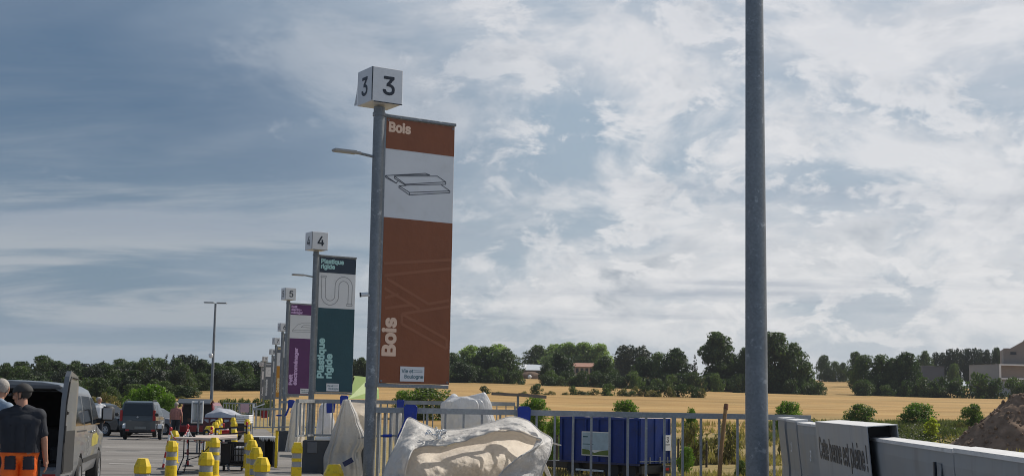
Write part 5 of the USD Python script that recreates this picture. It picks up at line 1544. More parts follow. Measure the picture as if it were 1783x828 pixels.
for s in (-1, 1):
    put('side_board', MB().box((s * 0.65, 0.03, 0.45), (s * 0.68, 1.5, 0.86)), GREYC, tr)
    put('mudguard', MB().prism(Polygon([(0.42, 0.52), (0.48, 0.66), (0.62, 0.72), (0.98, 0.72), (1.12, 0.66), (1.18, 0.52), (1.12, 0.52), (1.05, 0.62), (0.95, 0.67), (0.65, 0.67), (0.55, 0.62), (0.48, 0.52)]), -0.09, 0.09).move(rotm((0, 0, 1), math.pi / 2)).move(trimesh.transformations.translation_matrix((s * 0.80, 0, 0))), WHITEP, tr)
    wheel(tr, s * 0.80, 0.8, 0.27, 0.15, s)
    put('tail_light', MB().box((s * 0.50, -0.03, 0.40), (s * 0.66, -0.0, 0.48)), REDLENS, tr)
put('light_bar', MB().box((-0.68, -0.02, 0.36), (0.68, 0.02, 0.44)), TRIM, tr)
put('number_plate', MB().box((-0.26, -0.028, 0.50), (0.26, -0.02, 0.61)), mat('dull_plate', (0.16, 0.17, 0.17), 0.5), tr)
put('drawbar', MB().bar((0, 1.5, 0.42), (0, 2.9, 0.42), 0.07), TRIM, tr)
put('floor', MB().box((-0.65, 0.03, 0.44), (0.65, 1.5, 0.47)), TRIM, tr)

s_low = [(0.0, 0.32), (4.35, 0.30), (4.5, 0.60), (4.38, 0.92), (3.3, 1.05), (0.05, 1.10), (-0.06, 0.62)]
s_cab = [(0.03, 1.07), (3.45, 1.04), (2.65, 1.60), (2.2, 1.68), (0.9, 1.69), (0.35, 1.60)]
o = spot(120, 74)
dk_ = car('dark people carrier parked between the grey van and the leisure van', o, math.radians(-118), DARKC, s_low, s_cab, 1.08, 1.84, (0.78, 3.55), 0.33, 'car', [[(0.45, 1.14), (1.30, 1.13), (1.30, 1.54), (0.75, 1.54)], [(1.38, 1.13), (2.28, 1.12), (2.15, 1.58), (1.38, 1.56)], [(2.36, 1.12), (3.05, 1.11), (2.55, 1.52), (2.28, 1.58)]], rear=(-0.03, 0.8, 1.1, 0.25), front=(4.40, 0.68, 0.84, 0.45), roofbars=True)
put('windscreen', MB().add([(s * x, y, z) for s, x, y, z in ((-1, 0.80, 3.40, 1.09), (1, 0.80, 3.40, 1.09), (1, 0.70, 2.72, 1.585), (-1, 0.70, 2.72, 1.585))], [[0, 1, 2, 3]]), CARGLASS, dk_)
h_low = [(0.0, 0.30), (4.0, 0.28), (4.12, 0.55), (4.0, 0.80), (3.1, 0.95), (0.02, 1.0), (-0.06, 0.58)]
h_cab = [(0.02, 0.97), (3.25, 0.93), (2.35, 1.44), (1.9, 1.50), (0.8, 1.49), (0.30, 1.38)]
sv = car('silver hatchback standing side-on behind the man in the pink shirt', spot(208, 78), math.radians(-103), SILVER, h_low, h_cab, 0.98, 1.72, (0.72, 3.25), 0.30, 'car', [[(0.42, 1.03), (1.40, 1.02), (1.40, 1.40), (0.70, 1.38)], [(1.48, 1.02), (2.85, 0.99), (2.25, 1.38), (1.48, 1.41)]], rear=(-0.03, 0.72, 0.98, 0.25), front=(4.03, 0.60, 0.76, 0.42))
put('windscreen', MB().add([(s * x, y, z) for s, x, y, z in ((-1, 0.76, 3.20, 0.97), (1, 0.76, 3.20, 0.97), (1, 0.64, 2.42, 1.415), (-1, 0.64, 2.42, 1.415))], [[0, 1, 2, 3]]), CARGLASS, sv)
rd = car('red estate car with its tailgate raised behind the white sign board', spot(343, 68), math.radians(2), REDC, k_low, k_cab, 1.03, 1.80, (0.72, 3.35), 0.31, 'car', [[(0.30, 1.10), (1.25, 1.10), (1.25, 1.62), (0.42, 1.64)], [(1.35, 1.10), (2.95, 1.08), (2.50, 1.60), (1.35, 1.63)]], rear=(-0.02, 0.80, 1.35, 0.16))
put('boot_opening', MB().add([(s * x, y, z) for s, x, y, z in ((-1, 0.74, -0.06, 0.66), (1, 0.74, -0.06, 0.66), (1, 0.78, -0.012, 1.08), (1, 0.66, 0.105, 1.68), (-1, 0.66, 0.105, 1.68), (-1, 0.78, -0.012, 1.08))], [[0, 1, 2, 5], [5, 2, 3, 4]]), INTER, rd)
tgv = [(s * x, y, z) for s, x, y, z in ((-1, 0.80, 0.2, 1.80), (1, 0.80, 0.2, 1.80), (1, 0.82, -0.45, 1.95), (1, 0.80, -0.95, 1.75), (-1, 0.80, -0.95, 1.75), (-1, 0.82, -0.45, 1.95))]
put('tailgate', MB().add(tgv + [(x, y, z - 0.06) for x, y, z in tgv], [[0, 1, 2, 5], [5, 2, 3, 4], [6, 11, 8, 7], [11, 10, 9, 8], [3, 9, 10, 4], [2, 8, 9, 3], [1, 7, 8, 2], [5, 4, 10, 11], [0, 5, 11, 6]]), DARKC, rd)
put('boot_load', MB().box((-0.5, -0.04, 0.7), (0.3, 0.4, 1.05), 0.06), mat('brown_load', (0.10, 0.06, 0.045), 0.8), rd)

# dark red trailer heaped under a grey tarpaulin
o = at(353, 740, 62)
a62 = 62 / FPX
rt = thing('skip_trailer', 'long dark red trailer with a grey tarpaulin heaped over its load', 'trailer', (o[0], o[1], float(platform_z(62))), math.radians(-4))
Lr = 60 * a62
zt_ = zpix(380, 727, 62) - float(platform_z(62))
put('side_panel', MB().box((0, 0, 0.45), (Lr, 0.05, zt_ - 0.05), 0.01), DRUMRED, rt)
put('rear_panel', MB().box((0, 1.9, 0.45), (Lr, 1.95, zt_ - 0.05), 0.01), DRUMRED, rt)
put('end_panel', MB().box((0.0, 0.05, 0.45), (0.05, 1.9, zt_ - 0.05)), DRUMRED, rt)
put('end_panel', MB().box((Lr - 0.05, 0.05, 0.45), (Lr, 1.9, zt_ - 0.05)), DRUMRED, rt)
put('top_rim', MB().box((-0.03, -0.04, zt_ - 0.05), (Lr + 0.03, 0.06, zt_ + 0.02), 0.01), DRUMRED, rt)
for k in range(1, 5):
    put('side_rib', MB().box((Lr * k / 5 - 0.04, -0.05, 0.45), (Lr * k / 5 + 0.04, 0, zt_ - 0.05)), DRUMRED, rt)
put('chassis', MB().box((0.1, 0.3, 0.30), (Lr - 0.1, 1.6, 0.45)), TRIM, rt)
for y_ in (0.15, 1.78):
    for x_ in (Lr * 0.4, Lr * 0.65):
        put('wheel', MB().tube([(x_, y_ - 0.1, 0.30), (x_, y_ + 0.1, 0.30)], 0.30, 18), RUBBER, rt, smooth=40)
tp = np.zeros((36, 22, 3))
hgt = zpix(395, 713, 62) - float(platform_z(62)) - zt_
for i in range(36):
    for j in range(22):
        u, v = i / 35, j / 21
        x, y = Lr * (0.05 + 0.97 * u), -0.05 + 2.05 * v
        hh = hgt * (math.sin(math.pi * min(1, 0.08 + u * 0.95)) ** 0.8) * (0.35 + 0.65 * math.sin(math.pi * v) ** 0.6)
        nz_ = meshkit.fbm(np.array([x * 2.5, y * 2.5, 0.0]), 4, 91) - 0.5
        z = zt_ + 0.04 + hh + 0.14 * nz_ + 0.22 * float(crumple(np.array([[x, y, 0.0]]), 1.6, 92)[0])
        if j == 0:
            z -= 0.12 + 0.25 * meshkit.noise(np.array([x * 4, 0, 5.0]))
        tp[i, j] = (x, y, z)
put('tarpaulin', weld(MB().grid(tp)), mat('grey_tarpaulin', (0.34, 0.35, 0.39), 0.45, var=0.1, scale=3, bump=0.3, bscale=6), rt, smooth=True)
wc = thing('white_crates', 'stack of white slatted crates at the right end of the dark red trailer', 'crates', at(410, 736, 60))
o_ = at(410, 736, 60); e_ = at(434, 721, 60)
for k in range(4):
    z = (e_[2] - o_[2]) * k / 4
    put('slat', MB().box((0, 0, z), (e_[0] - o_[0], 0.9, z + (e_[2] - o_[2]) * 0.20), 0.015), WHITEP, wc)
put('support', MB().box((0.05, 0.05, -0.35), (e_[0] - o_[0] - 0.05, 0.85, -0.005)), TRIM, wc)
put('corner_bar', MB().box((-0.03, -0.03, -0.35), (0.0, 0.0, e_[2] - o_[2])), GALV, wc)

# ------------------------------------------------------------------ people
def ball(p, r):
    return m3.Manifold.sphere(r, 18).translate(tuple(map(float, p)))


def flesh(bones, step=0.03, it=12):
    """bones: (p, rp, q, rq) or (p, rp, q, rq, squash in y); joined into one smooth surface"""
    parts = []
    for b in bones:
        p, rp, q, rq = b[:4]
        parts.append(m3.Manifold.batch_hull([ball(p, rp), ball(q, rq)]))
    m = m3.Manifold.batch_boolean(parts, m3.OpType.Add)
    m = m.refine_to_length(step)
    t = tri(m); t.merge_vertices()
    trimesh.smoothing.filter_taubin(t, 0.5, 0.53, it)
    return t


def patch(t, inside, off, parent, m, name):
    """a piece of cloth lying on mesh t where inside(centres, normals)"""
    k = inside(t.triangles_center, t.face_normals)
    s = t.submesh([np.nonzero(k)[0]], append=True)
    s = max(s.split(only_watertight=False), key=lambda q: len(q.faces))
    v = s.vertices + s.vertex_normals * off
    return put(name, trimesh.Trimesh(v, s.faces, process=False), m, parent, smooth=True)


def hand_bones(w, down, side, fwd, s=1.0):
    """palm, four curled fingers and a thumb hanging from wrist w"""
    d, sd, f = (np.asarray(x, float) / np.linalg.norm(x) for x in (down, side, fwd))
    out = [(w, 0.026 * s, w + d * 0.05, 0.030 * s), (w + d * 0.05 + f * 0.024, 0.016 * s, w + d * 0.095 + f * 0.028, 0.013 * s), (w + d * 0.05 - f * 0.024, 0.016 * s, w + d * 0.09 - f * 0.03, 0.012 * s), (w + d * 0.04, 0.02, w + d * 0.095, 0.015)]
    for i, (o, L) in enumerate(((0.030, 0.075), (0.010, 0.085), (-0.011, 0.078), (-0.031, 0.060))):
        b = w + d * 0.09 + f * o
        k = b + d * L * 0.5 + sd * -0.008
        e = k + d * L * 0.40 - sd * 0.022
        out += [(b, 0.0105, k, 0.0095), (k, 0.0095, e, 0.008)]
    b = w + d * 0.03 + f * 0.03
    k = b + d * 0.035 + f * 0.022 - sd * 0.008
    out += [(b, 0.014, k, 0.0115), (k, 0.0115, k + d * 0.032 + f * 0.004 - sd * 0.012, 0.009)]
    return out


def head_mesh(c, face, s=1.0):
    """skull, jaw, nose, ears in one surface; face is the direction looked at"""
    f = np.asarray(face, float); f = f / np.linalg.norm(f)
    sd = np.cross(f, (0, 0, 1)); sd /= np.linalg.norm(sd); u = np.cross(sd, f)
    c = np.asarray(c, float)
    P = lambda a, b, z: c + f * a * s + sd * b * s + u * z * s
    bones = [(P(-0.020, 0, 0.035), 0.086, P(0.02, 0, 0.035), 0.080), (P(0.035, 0, -0.03), 0.062, P(0.045, 0, -0.075), 0.045), (P(0.02, 0.02, -0.055), 0.045, P(0.05, 0, -0.085), 0.034), (P(0.02, -0.02, -0.055), 0.045, P(0.05, 0, -0.085), 0.034),
             (P(0.092, 0, 0.02), 0.012, P(0.112, 0, -0.022), 0.014), (P(0.085, 0, -0.055), 0.018, P(0.086, 0, -0.06), 0.018), (P(0.070, 0.04, -0.01), 0.03, P(0.06, 0.045, -0.02), 0.03), (P(0.070, -0.04, -0.01), 0.03, P(0.06, -0.045, -0.02), 0.03),
             (P(0.085, 0.03, 0.035), 0.016, P(0.085, -0.03, 0.035), 0.016)]
    for b in (-1, 1):
        bones.append((P(-0.012, b * 0.084, 0.015), 0.016, P(-0.005, b * 0.082, -0.025), 0.012))
    return bones, P


def person(label, loc, rz, H=1.78, shirt=NAVY, trousers=None, pose=None, face=(0, 1, 0), hair=HAIRG, cap=None, cat='person', short_sleeve=True, collar=None, hem=0.97):
    t = thing('person', label, cat, loc, rz, scale=H / 1.78)
    J = dict(hipL=(-0.095, 0, 0.93), hipR=(0.095, 0, 0.93), kneeL=(-0.12, 0.03, 0.50), kneeR=(0.12, 0.03, 0.50), ankL=(-0.13, -0.02, 0.10), ankR=(0.13, -0.02, 0.10), shL=(-0.185, 0, 1.415), shR=(0.185, 0, 1.415), elL=(-0.255, -0.02, 1.16), elR=(0.255, -0.02, 1.16), wrL=(-0.27, 0.05, 0.92), wrR=(0.27, 0.05, 0.92), head=(0, 0.03, 1.665))
    J.update(pose or {})
    J = {k: np.array(v, float) for k, v in J.items()}
    A = np.array
    hb, P = head_mesh(J['head'], face)
    neck = (A([0, 0.0, 1.47]), 0.062, J['head'] + A([0, -0.02, -0.05]), 0.056)
    torso = [((-0.11, 0, 1.34), 0.11, (0.11, 0, 1.34), 0.11), ((-0.10, 0.0, 1.12), 0.105, (0.10, 0.0, 1.12), 0.105), ((-0.11, 0, 1.34), 0.11, (-0.10, 0, 1.12), 0.105), ((0.11, 0, 1.34), 0.11, (0.10, 0, 1.12), 0.105), ((-0.09, 0, 1.12), 0.108, (-0.09, 0, 0.96), 0.11), ((0.09, 0, 1.12), 0.108, (0.09, 0, 0.96), 0.11), ((0, 0, 1.3), 0.12, (0, 0, 1.0), 0.115), ((-0.1, 0, 0.98), 0.105, (0.1, 0, 0.98), 0.105), (J['shL'], 0.062, (0, 0, 1.43), 0.07), (J['shR'], 0.062, (0, 0, 1.43), 0.07), (J['shL'], 0.05, (-0.03, 0, 1.475), 0.05), (J['shR'], 0.05, (0.03, 0, 1.475), 0.05)]
    limbs = []
    for s in 'LR':
        limbs += [(J['sh' + s], 0.062, J['el' + s], 0.043), (J['el' + s], 0.043, J['wr' + s], 0.029), (J['hip' + s], 0.095, J['knee' + s], 0.062), (J['knee' + s], 0.060, J['ank' + s], 0.042)]
        d = J['wr' + s] - J['el' + s]
        limbs += hand_bones(J['wr' + s], d, (1 if s == 'R' else -1, 0, 0), (0, 1, 0.2))
    body = flesh(hb + [neck] + torso + limbs, 0.022, 8)
    put('body', body, SKIN, t, smooth=True)
    for b in (-1, 1):
        put('eye', trimesh.creation.icosphere(2, 0.0115).apply_translation(P(0.079, b * 0.032, 0.018)), EYEM, t, smooth=True)
        put('eyebrow', MB().tube([P(0.100, b * 0.018, 0.040), P(0.094, b * 0.048, 0.036)], 0.004, 6), hair, t)
    put('mouth', MB().tube([P(0.100, -0.020, -0.056), P(0.104, 0, -0.055), P(0.100, 0.020, -0.056)], 0.004, 6), mat('lip' + str(len(_taken)), (0.30, 0.11, 0.09), 0.5), t)
    # shirt: the torso and upper sleeves, a little wider, hanging loose
    sh = [(b[0], b[1] + 0.022, b[2], b[3] + 0.022) for b in torso]
    sh += [((-0.09, 0, 1.12), 0.125, (-0.10, 0, 0.93), 0.128), ((0.09, 0, 1.12), 0.125, (0.10, 0, 0.93), 0.128), ((-0.1, 0, 0.94), 0.126, (0.1, 0, 0.94), 0.126)]
    for s in 'LR':
        e = J['sh' + s] + (J['el' + s] - J['sh' + s]) * (0.80 if short_sleeve else 1.0)
        sh.append((J['sh' + s], 0.073, e, 0.066))
        if not short_sleeve:
            sh.append((J['el' + s], 0.062, J['wr' + s], 0.044))
    sm = flesh(sh, 0.022, 6)
    v = np.array(sm.vertices)
    w = (meshkit.fbm(v * np.array([9, 9, 5.0]), 4, 17) - 0.5) * 2
    v += np.array(sm.vertex_normals) * (0.010 * w + 0.030 * crumple(v * np.array([1, 1, 0.7]), 4.5, 18))[:, None]
    sm.vertices = v
    # cut the hem and the neck clean
    sm2 = man(trimesh.Trimesh(v, sm.faces, process=False))
    try:
        sm2 = sm2.trim_by_plane((0, 0, 1), hem)
        sm = tri(sm2); sm.merge_vertices()
    except Exception:
        pass
    put('shirt', sm, shirt, t, smooth=45)
    if collar:
        put('collar', MB().lathe([(0.070, 1.47), (0.085, 1.50), (0.075, 1.535), (0.066, 1.53), (0.066, 1.47)], 20), collar, t, smooth=True)
    tr_ = [((-0.1, 0, 0.98), 0.118, (0.1, 0, 0.98), 0.118)]
    for s in 'LR':
        tr_ += [(J['hip' + s], 0.112, J['knee' + s], 0.085), (J['knee' + s], 0.085, J['ank' + s] - A([0, 0, 0.03]), 0.072)]
    tm_ = flesh(tr_, 0.022, 6)
    v = np.array(tm_.vertices)
    w = (meshkit.fbm(v * np.array([8, 8, 11.0]), 4, 27) - 0.5) * 2
    tm_.vertices = v + np.array(tm_.vertex_normals) * (0.010 * w + 0.034 * crumple(v * np.array([0.7, 0.7, 1.3]), 5.0, 28))[:, None]
    trp = put('trousers', tm_, trousers or NAVY, t, smooth=True)
    for s in 'LR':
        a = J['ank' + s]
        put('shoe', flesh([(a + A([0, -0.04, -0.055]), 0.042, a + A([0, 0.15, -0.065]), 0.034), (a + A([0, 0, 0.0]), 0.045, a + A([0, -0.02, -0.05]), 0.045)], 0.03, 4), BLACKP, t, smooth=True)
    # hair as a thin shell on the skull; a cap over it
    hc = lambda c, n: (np.dot(c - P(0, 0, 0), P(0, 0, 1) - P(0, 0, 0)) > np.where(np.dot(c - P(0, 0, 0), P(1, 0, 0) - P(0, 0, 0)) > 0.02, 0.075, np.where(np.abs(np.dot(c - P(0, 0, 0), P(0, 1, 0) - P(0, 0, 0))) > 0.082, 0.03, -0.045))) & (np.linalg.norm(c - P(0, 0, 0.03), axis=1) < 0.16)
    patch(body, hc, 0.009 if not cap else 0.005, t, hair, 'hair')
    if cap:
        cv = trimesh.creation.icosphere(3, 1.0)
        cv = cv.slice_plane((0, 0, -0.02), (0, 0, 1))
        v = cv.vertices
        pts = np.array([P(x * 0.118 - 0.006, y * 0.106, 0.036 + z * 0.104) for x, y, z in v])
        cp = put('cap', trimesh.Trimesh(pts, cv.faces, process=False), cap, t, smooth=True)
        br = MB().grid(np.array([[P(0.095 + 0.085 * u * math.cos(a) * 1.0, 0.088 * math.sin(a) * (1 - 0.15 * u), 0.044 - 0.022 * u - 0.02 * math.sin(a) ** 2 + k) for a in np.linspace(-1.35, 1.35, 14)] for k, u in ((0.004, 0), (0.004, 0.5), (0.003, 1.0), (-0.003, 1.0), (-0.003, 0.5), (-0.003, 0))]))
        put('brim', br, cap, cp, smooth=True)
        put('button', trimesh.creation.icosphere(1, 0.008).apply_translation(P(-0.002, 0, 0.141)), cap, cp)
    return t, body, sm, tm_, trp


pA = at(36.5, 760, 15.9)
HA = (zpix(38, 665.5, 15.9)) / 1.80 * 1.78
tA, bA, sA, trA, trpA = person('person in navy tee and orange hi-vis trousers wearing a dark cap, back to us', (pA[0], pA[1], 0), 0.30, HA, NAVY, ORANGE, dict(head=(-0.01, 0.04, 1.655), wrL=(-0.20, 0.30, 1.02), elL=(-0.255, 0.10, 1.17), wrR=(0.285, 0.03, 0.92), kneeL=(-0.13, 0.0, 0.5), ankL=(-0.17, -0.03, 0.1)), face=(-0.9, 0.42, -0.12), cap=DARKCAP, hair=DARKCAP, hem=0.995)
for x0 in (-0.155, 0.045):
    patch(trA, lambda c, n, x0=x0: (c[:, 0] > x0) & (c[:, 0] < x0 + 0.115) & (c[:, 2] > 0.80) & (c[:, 2] < 0.955) & (n[:, 1] < -0.15), 0.010, trpA, mat(f'navy_pocket{x0 > 0}', (0.028, 0.025, 0.036), 0.85), 'pocket')
for s_ in (-1, 1):
    patch(trA, lambda c, n, s_=s_: (c[:, 2] > 0.46) & (c[:, 2] < 0.70) & (n[:, 0] * s_ > 0.75) & (c[:, 0] * s_ > 0.1), 0.008, trpA, mat(f'navy_side_pocket{s_ > 0}', (0.028, 0.025, 0.036), 0.85), 'side_pocket')
put('folding_rule', MB().box((0.205, 0.0, 0.66), (0.235, 0.05, 0.90), 0.005), BLACKP, trpA)
LBLUE = mat('light_blue_shirt', (0.20, 0.26, 0.34), 0.8, var=0.1, scale=5, bump=0.2, bscale=9)
pB = at(-2, 700, 17.0)
HB = zpix(4, 656, 17.0)
person('grey-haired person in a pale blue shirt at the left edge, cut by the frame', (pB[0] - 0.02, pB[1], 0), -0.5, HB / 1.80 * 1.78, LBLUE, NAVY, dict(head=(0.0, 0.05, 1.655), wrL=(-0.15, 0.25, 1.1), wrR=(0.20, 0.2, 1.05), elR=(0.24, -0.03, 1.17)), face=(-0.55, 0.75, -0.25), collar=WHITEP)
PINK = mat('dusty_pink_shirt', (0.34, 0.15, 0.125), 0.85, var=0.08, scale=6)
pC = spot(306.5, 64.5)
HC = zpix(306, 699.5, 64.5) - pC[2]
person('person in a dusty pink shirt and pale flat cap walking away past the silver hatchback', pC, 0.1, HC / 1.80 * 1.78, PINK, NAVY, dict(elR=(0.29, -0.06, 1.18), wrR=(0.30, 0.02, 0.95), kneeL=(-0.11, 0.08, 0.50), ankL=(-0.11, 0.12, 0.1), kneeR=(0.11, 0.02, 0.50), ankR=(0.11, -0.16, 0.12)), face=(0.1, 1, 0), cap=mat('pale_cap', (0.36, 0.32, 0.26), 0.8))
pD = spot(171.5, 57)
HD = zpix(174, 690, 57) - pD[2]
person('person in a white shirt standing beyond the door mirror of the grey van', pD, 0.6, HD / 1.80 * 1.78, mat('white_shirt', (0.62, 0.63, 0.65), 0.85, var=0.05), NAVY, face=(0.8, -0.4, -0.1))
# ------------------------------------------------------------------ trees and plants
LEAF_DARK = leaf_mat('dark_leaves', (0.019, 0.037, 0.012), (0.076, 0.108, 0.036), 0.28, 0.30)
LEAF_MID = leaf_mat('mid_leaves', (0.029, 0.053, 0.015), (0.112, 0.150, 0.046), 0.32, 0.30)
LEAF_PALE = leaf_mat('pale_leaves', (0.11, 0.155, 0.05), (0.29, 0.345, 0.14), 0.46, 0.30)
LEAF_PINE = leaf_mat('pine_needles', (0.012, 0.021, 0.013), (0.036, 0.052, 0.030), 0.12, 0.35)
LEAF_BRIGHT = leaf_mat('bright_leaves', (0.055, 0.110, 0.012), (0.170, 0.250, 0.035), 0.40, 0.6)
LEAF_YELLOW = leaf_mat('yellow_green_leaves', (0.22, 0.25, 0.02), (0.50, 0.48, 0.06), 0.45, 0.8)
LEAF_DRY = leaf_mat('dry_leaves', (0.085, 0.080, 0.028), (0.22, 0.18, 0.075), 0.30, 0.6)


def leaves(points, normals, size, rng, spread=0.9):
    """small bent leaf clumps, two triangles each"""
    n = len(points)
    d = normals * (1 - spread * 0.5) + rng.normal(0, 0.6 * spread, (n, 3))
    d /= np.linalg.norm(d, axis=1, keepdims=True)
    a = np.cross(d, rng.normal(0, 1, (n, 3))); a /= np.linalg.norm(a, axis=1, keepdims=True)
    b = np.cross(d, a)
    s = size * rng.uniform(0.55, 1.35, (n, 1))
    v = np.stack([points - a * s, points + b * s * 0.55 + d * s * 0.22, points + a * s * 1.05, points - b * s * 0.6 + d * s * 0.15], 1)
    f = np.arange(n)[:, None] * 4
    return v.reshape(-1, 3), np.vstack([f + [0, 1, 2], f + [0, 2, 3]])


def crown(seed, w, h, z0, nblob, per, leaf, shape='round', top_bias=0.0):
    rng = np.random.default_rng(seed)
    P, N = [], []
    for k in range(nblob):
        u = (k + rng.uniform(0, 1)) / nblob; a = rng.uniform(0, 2 * np.pi)
        if shape == 'round':
            prof = math.sin(math.pi * (0.12 + 0.86 * u ** 0.85)) ** 0.7
        elif shape == 'cone':
            prof = (1 - u) ** 0.8 * 0.95 + 0.05
        elif shape == 'tall':
            prof = (math.sin(math.pi * (0.10 + 0.84 * u)) ** 0.6) * (1.0 if u < 0.75 else 0.85)
        else:                                         # flat-topped
            prof = 0.55 + 0.45 * u if u < 0.85 else 0.8
        rad = w / 2 * prof * math.sqrt(rng.uniform(0.12, 1.0)) * 0.86
        c = np.array([rad * math.cos(a), rad * math.sin(a), z0 + u * (h - z0) * 0.93])
        r = (0.12 + 0.10 * rng.uniform()) * w * (1.0 if shape != 'cone' else (1.1 - 0.8 * u))
        r = min(r, max((h - c[2]) * 1.3, 0.05 * h))
        m = int(per * (r / (0.17 * w)) ** 2)
        d = rng.normal(0, 1, (m, 3)); d /= np.linalg.norm(d, axis=1, keepdims=True)
        rr = r * rng.uniform(0.45, 1.08, (m, 1)) ** 0.6
        q = c + d * rr * np.array([1.0, 1.0, 0.78])
        k_ = q[:, 2] > z0 * 0.6
        P.append(q[k_]); N.append((d + [0, 0, 0.35])[k_])
    P, N = np.vstack(P), np.vstack(N)
    return leaves(P, N, leaf, rng)


def trunk(seed, h, r, w, limbs=5, z1=0.75):
    rng = np.random.default_rng(seed)
    m = MB()
    top = np.array([rng.normal(0, 0.15), rng.normal(0, 0.15), h * z1])
    m.tube([(0, 0, -0.4), (0, 0, 0.05), top * 0.4, top], [r * 1.5, r * 1.15, r * 0.8, r * 0.2], 9)
    for k in range(limbs):
        a = rng.uniform(0, 2 * np.pi); u = rng.uniform(0.25, 0.6)
        p = top * u
        q = p + np.array([math.cos(a) * w * 0.30, math.sin(a) * w * 0.30, h * rng.uniform(0.15, 0.3)])
        m.tube([p, p * 0.5 + q * 0.5 + (0, 0, 0.04 * h), q], [r * 0.5, r * 0.33, r * 0.1], 6)
    return m.mesh()


PROTO = {}


def plant_proto(key, name, label, cat, w, h, z0, nb, per, leaf, lm, shape='round', tr=0.25, seed=1, limbs=5):
    PROTO[key] = dict(name=name, cat=cat, w=w, h=h, crown=crown(seed, w, h, z0, nb, per, leaf, shape), trunk=trunk(seed + 50, h, tr, w, limbs), mat=lm, root=None)


plant_proto('oak', 'oak_tree', '', 'tree', 12, 12, 1.0, 64, 84, 0.40, LEAF_DARK, 'round', 0.32, 101)
plant_proto('oakb', 'oak_tree', '', 'tree', 12, 12, 0.8, 58, 84, 0.40, LEAF_MID, 'round', 0.32, 202)
plant_proto('tall', 'tall_tree', '', 'tree', 9, 15, 1.2, 76, 84, 0.38, LEAF_DARK, 'tall', 0.35, 303)
plant_proto('poplar', 'pale_tree', '', 'tree', 8, 13, 2.0, 66, 62, 0.34, LEAF_PALE, 'tall', 0.25, 404)
plant_proto('pine', 'pine_tree', '', 'tree', 10, 10, 2.0, 54, 80, 0.36, LEAF_PINE, 'flat', 0.3, 505)
plant_proto('conifer', 'conifer_tree', '', 'tree', 5, 13, 1.0, 40, 36, 0.30, LEAF_PINE, 'cone', 0.22, 606, 3)
plant_proto('bush', 'hedge_bush', '', 'bush', 6, 4, 0.0, 26, 56, 0.26, LEAF_DARK, 'round', 0.08, 707)
plant_proto('bushm', 'hedge_bush', '', 'bush', 6, 4, 0.0, 26, 50, 0.26, LEAF_MID, 'round', 0.08, 717)
plant_proto('scrub', 'scrub_bush', '', 'bush', 4, 2.4, 0.0, 22, 34, 0.20, LEAF_DRY, 'round', 0.05, 727)
plant_proto('shrub', 'young_shrub', '', 'shrub', 3.2, 3.4, 0.15, 56, 76, 0.105, LEAF_BRIGHT, 'round', 0.05, 808)
plant_proto('shrubb', 'young_shrub', '', 'shrub', 3.2, 3.0, 0.1, 52, 76, 0.105, leaf_mat('shrub_leaves', (0.040, 0.070, 0.014), (0.13, 0.17, 0.04), 0.35, 0.8), 'round', 0.05, 818)
plant_proto('sapling', 'yellow_sapling', '', 'shrub', 1.0, 2.6, 0.2, 34, 44, 0.085, LEAF_YELLOW, 'tall', 0.03, 909, 3)


def plant(key, px, top, d, wpx, label, group=None, base=None, sink=0.0):
    """a plant whose top shows at pixel row top, standing on the terrain at depth d, wpx pixels wide"""
    q = PROTO[key]
    g = ground_at(px, d)
    if base is not None:
        g[2] = base
    H = float(at(px, top, d)[2]) - g[2] + sink
    if H < 0.3:
        return None
    s = (wpx * d / FPX / q['w'], wpx * d / FPX / q['w'], H / q['h'])
    loc, rz = g - (0, 0, sink), R.uniform(0, 6.28)
    if q['root'] is None:
        t = thing(q['name'], label, q['cat'], loc, rz, group, s)
        put('crown', q['crown'], q['mat'], t)
        put('trunk' if q['cat'] == 'tree' else 'stem', q['trunk'], BARK, t)
        q['root'] = t
        return t
    return dup(q['root'], label, loc, rz, group or 'planted shrubs and single trees', s)


HG = 'trees and bushes of the hedgerow beyond the stubble field'
TREES = []
_used = {}


def beside(px, marks, text_):
    """a label that places a plant by the nearest landmark of (pixel column, name)"""
    mx, nm = min(marks, key=lambda m: abs(m[0] - px))
    dx = px - mx
    side = ('' if abs(dx) > 22 else 'just ' if abs(dx) < 11 else 'slightly ') + ('right' if dx > 0 else 'left') if abs(dx) > 4 else 'straight'
    side = 'well ' + side if abs(dx) > 34 else side  # far from any landmark
    lab = text_.format(side, nm)
    _used[lab] = _used.get(lab, 0) + 1
    return lab


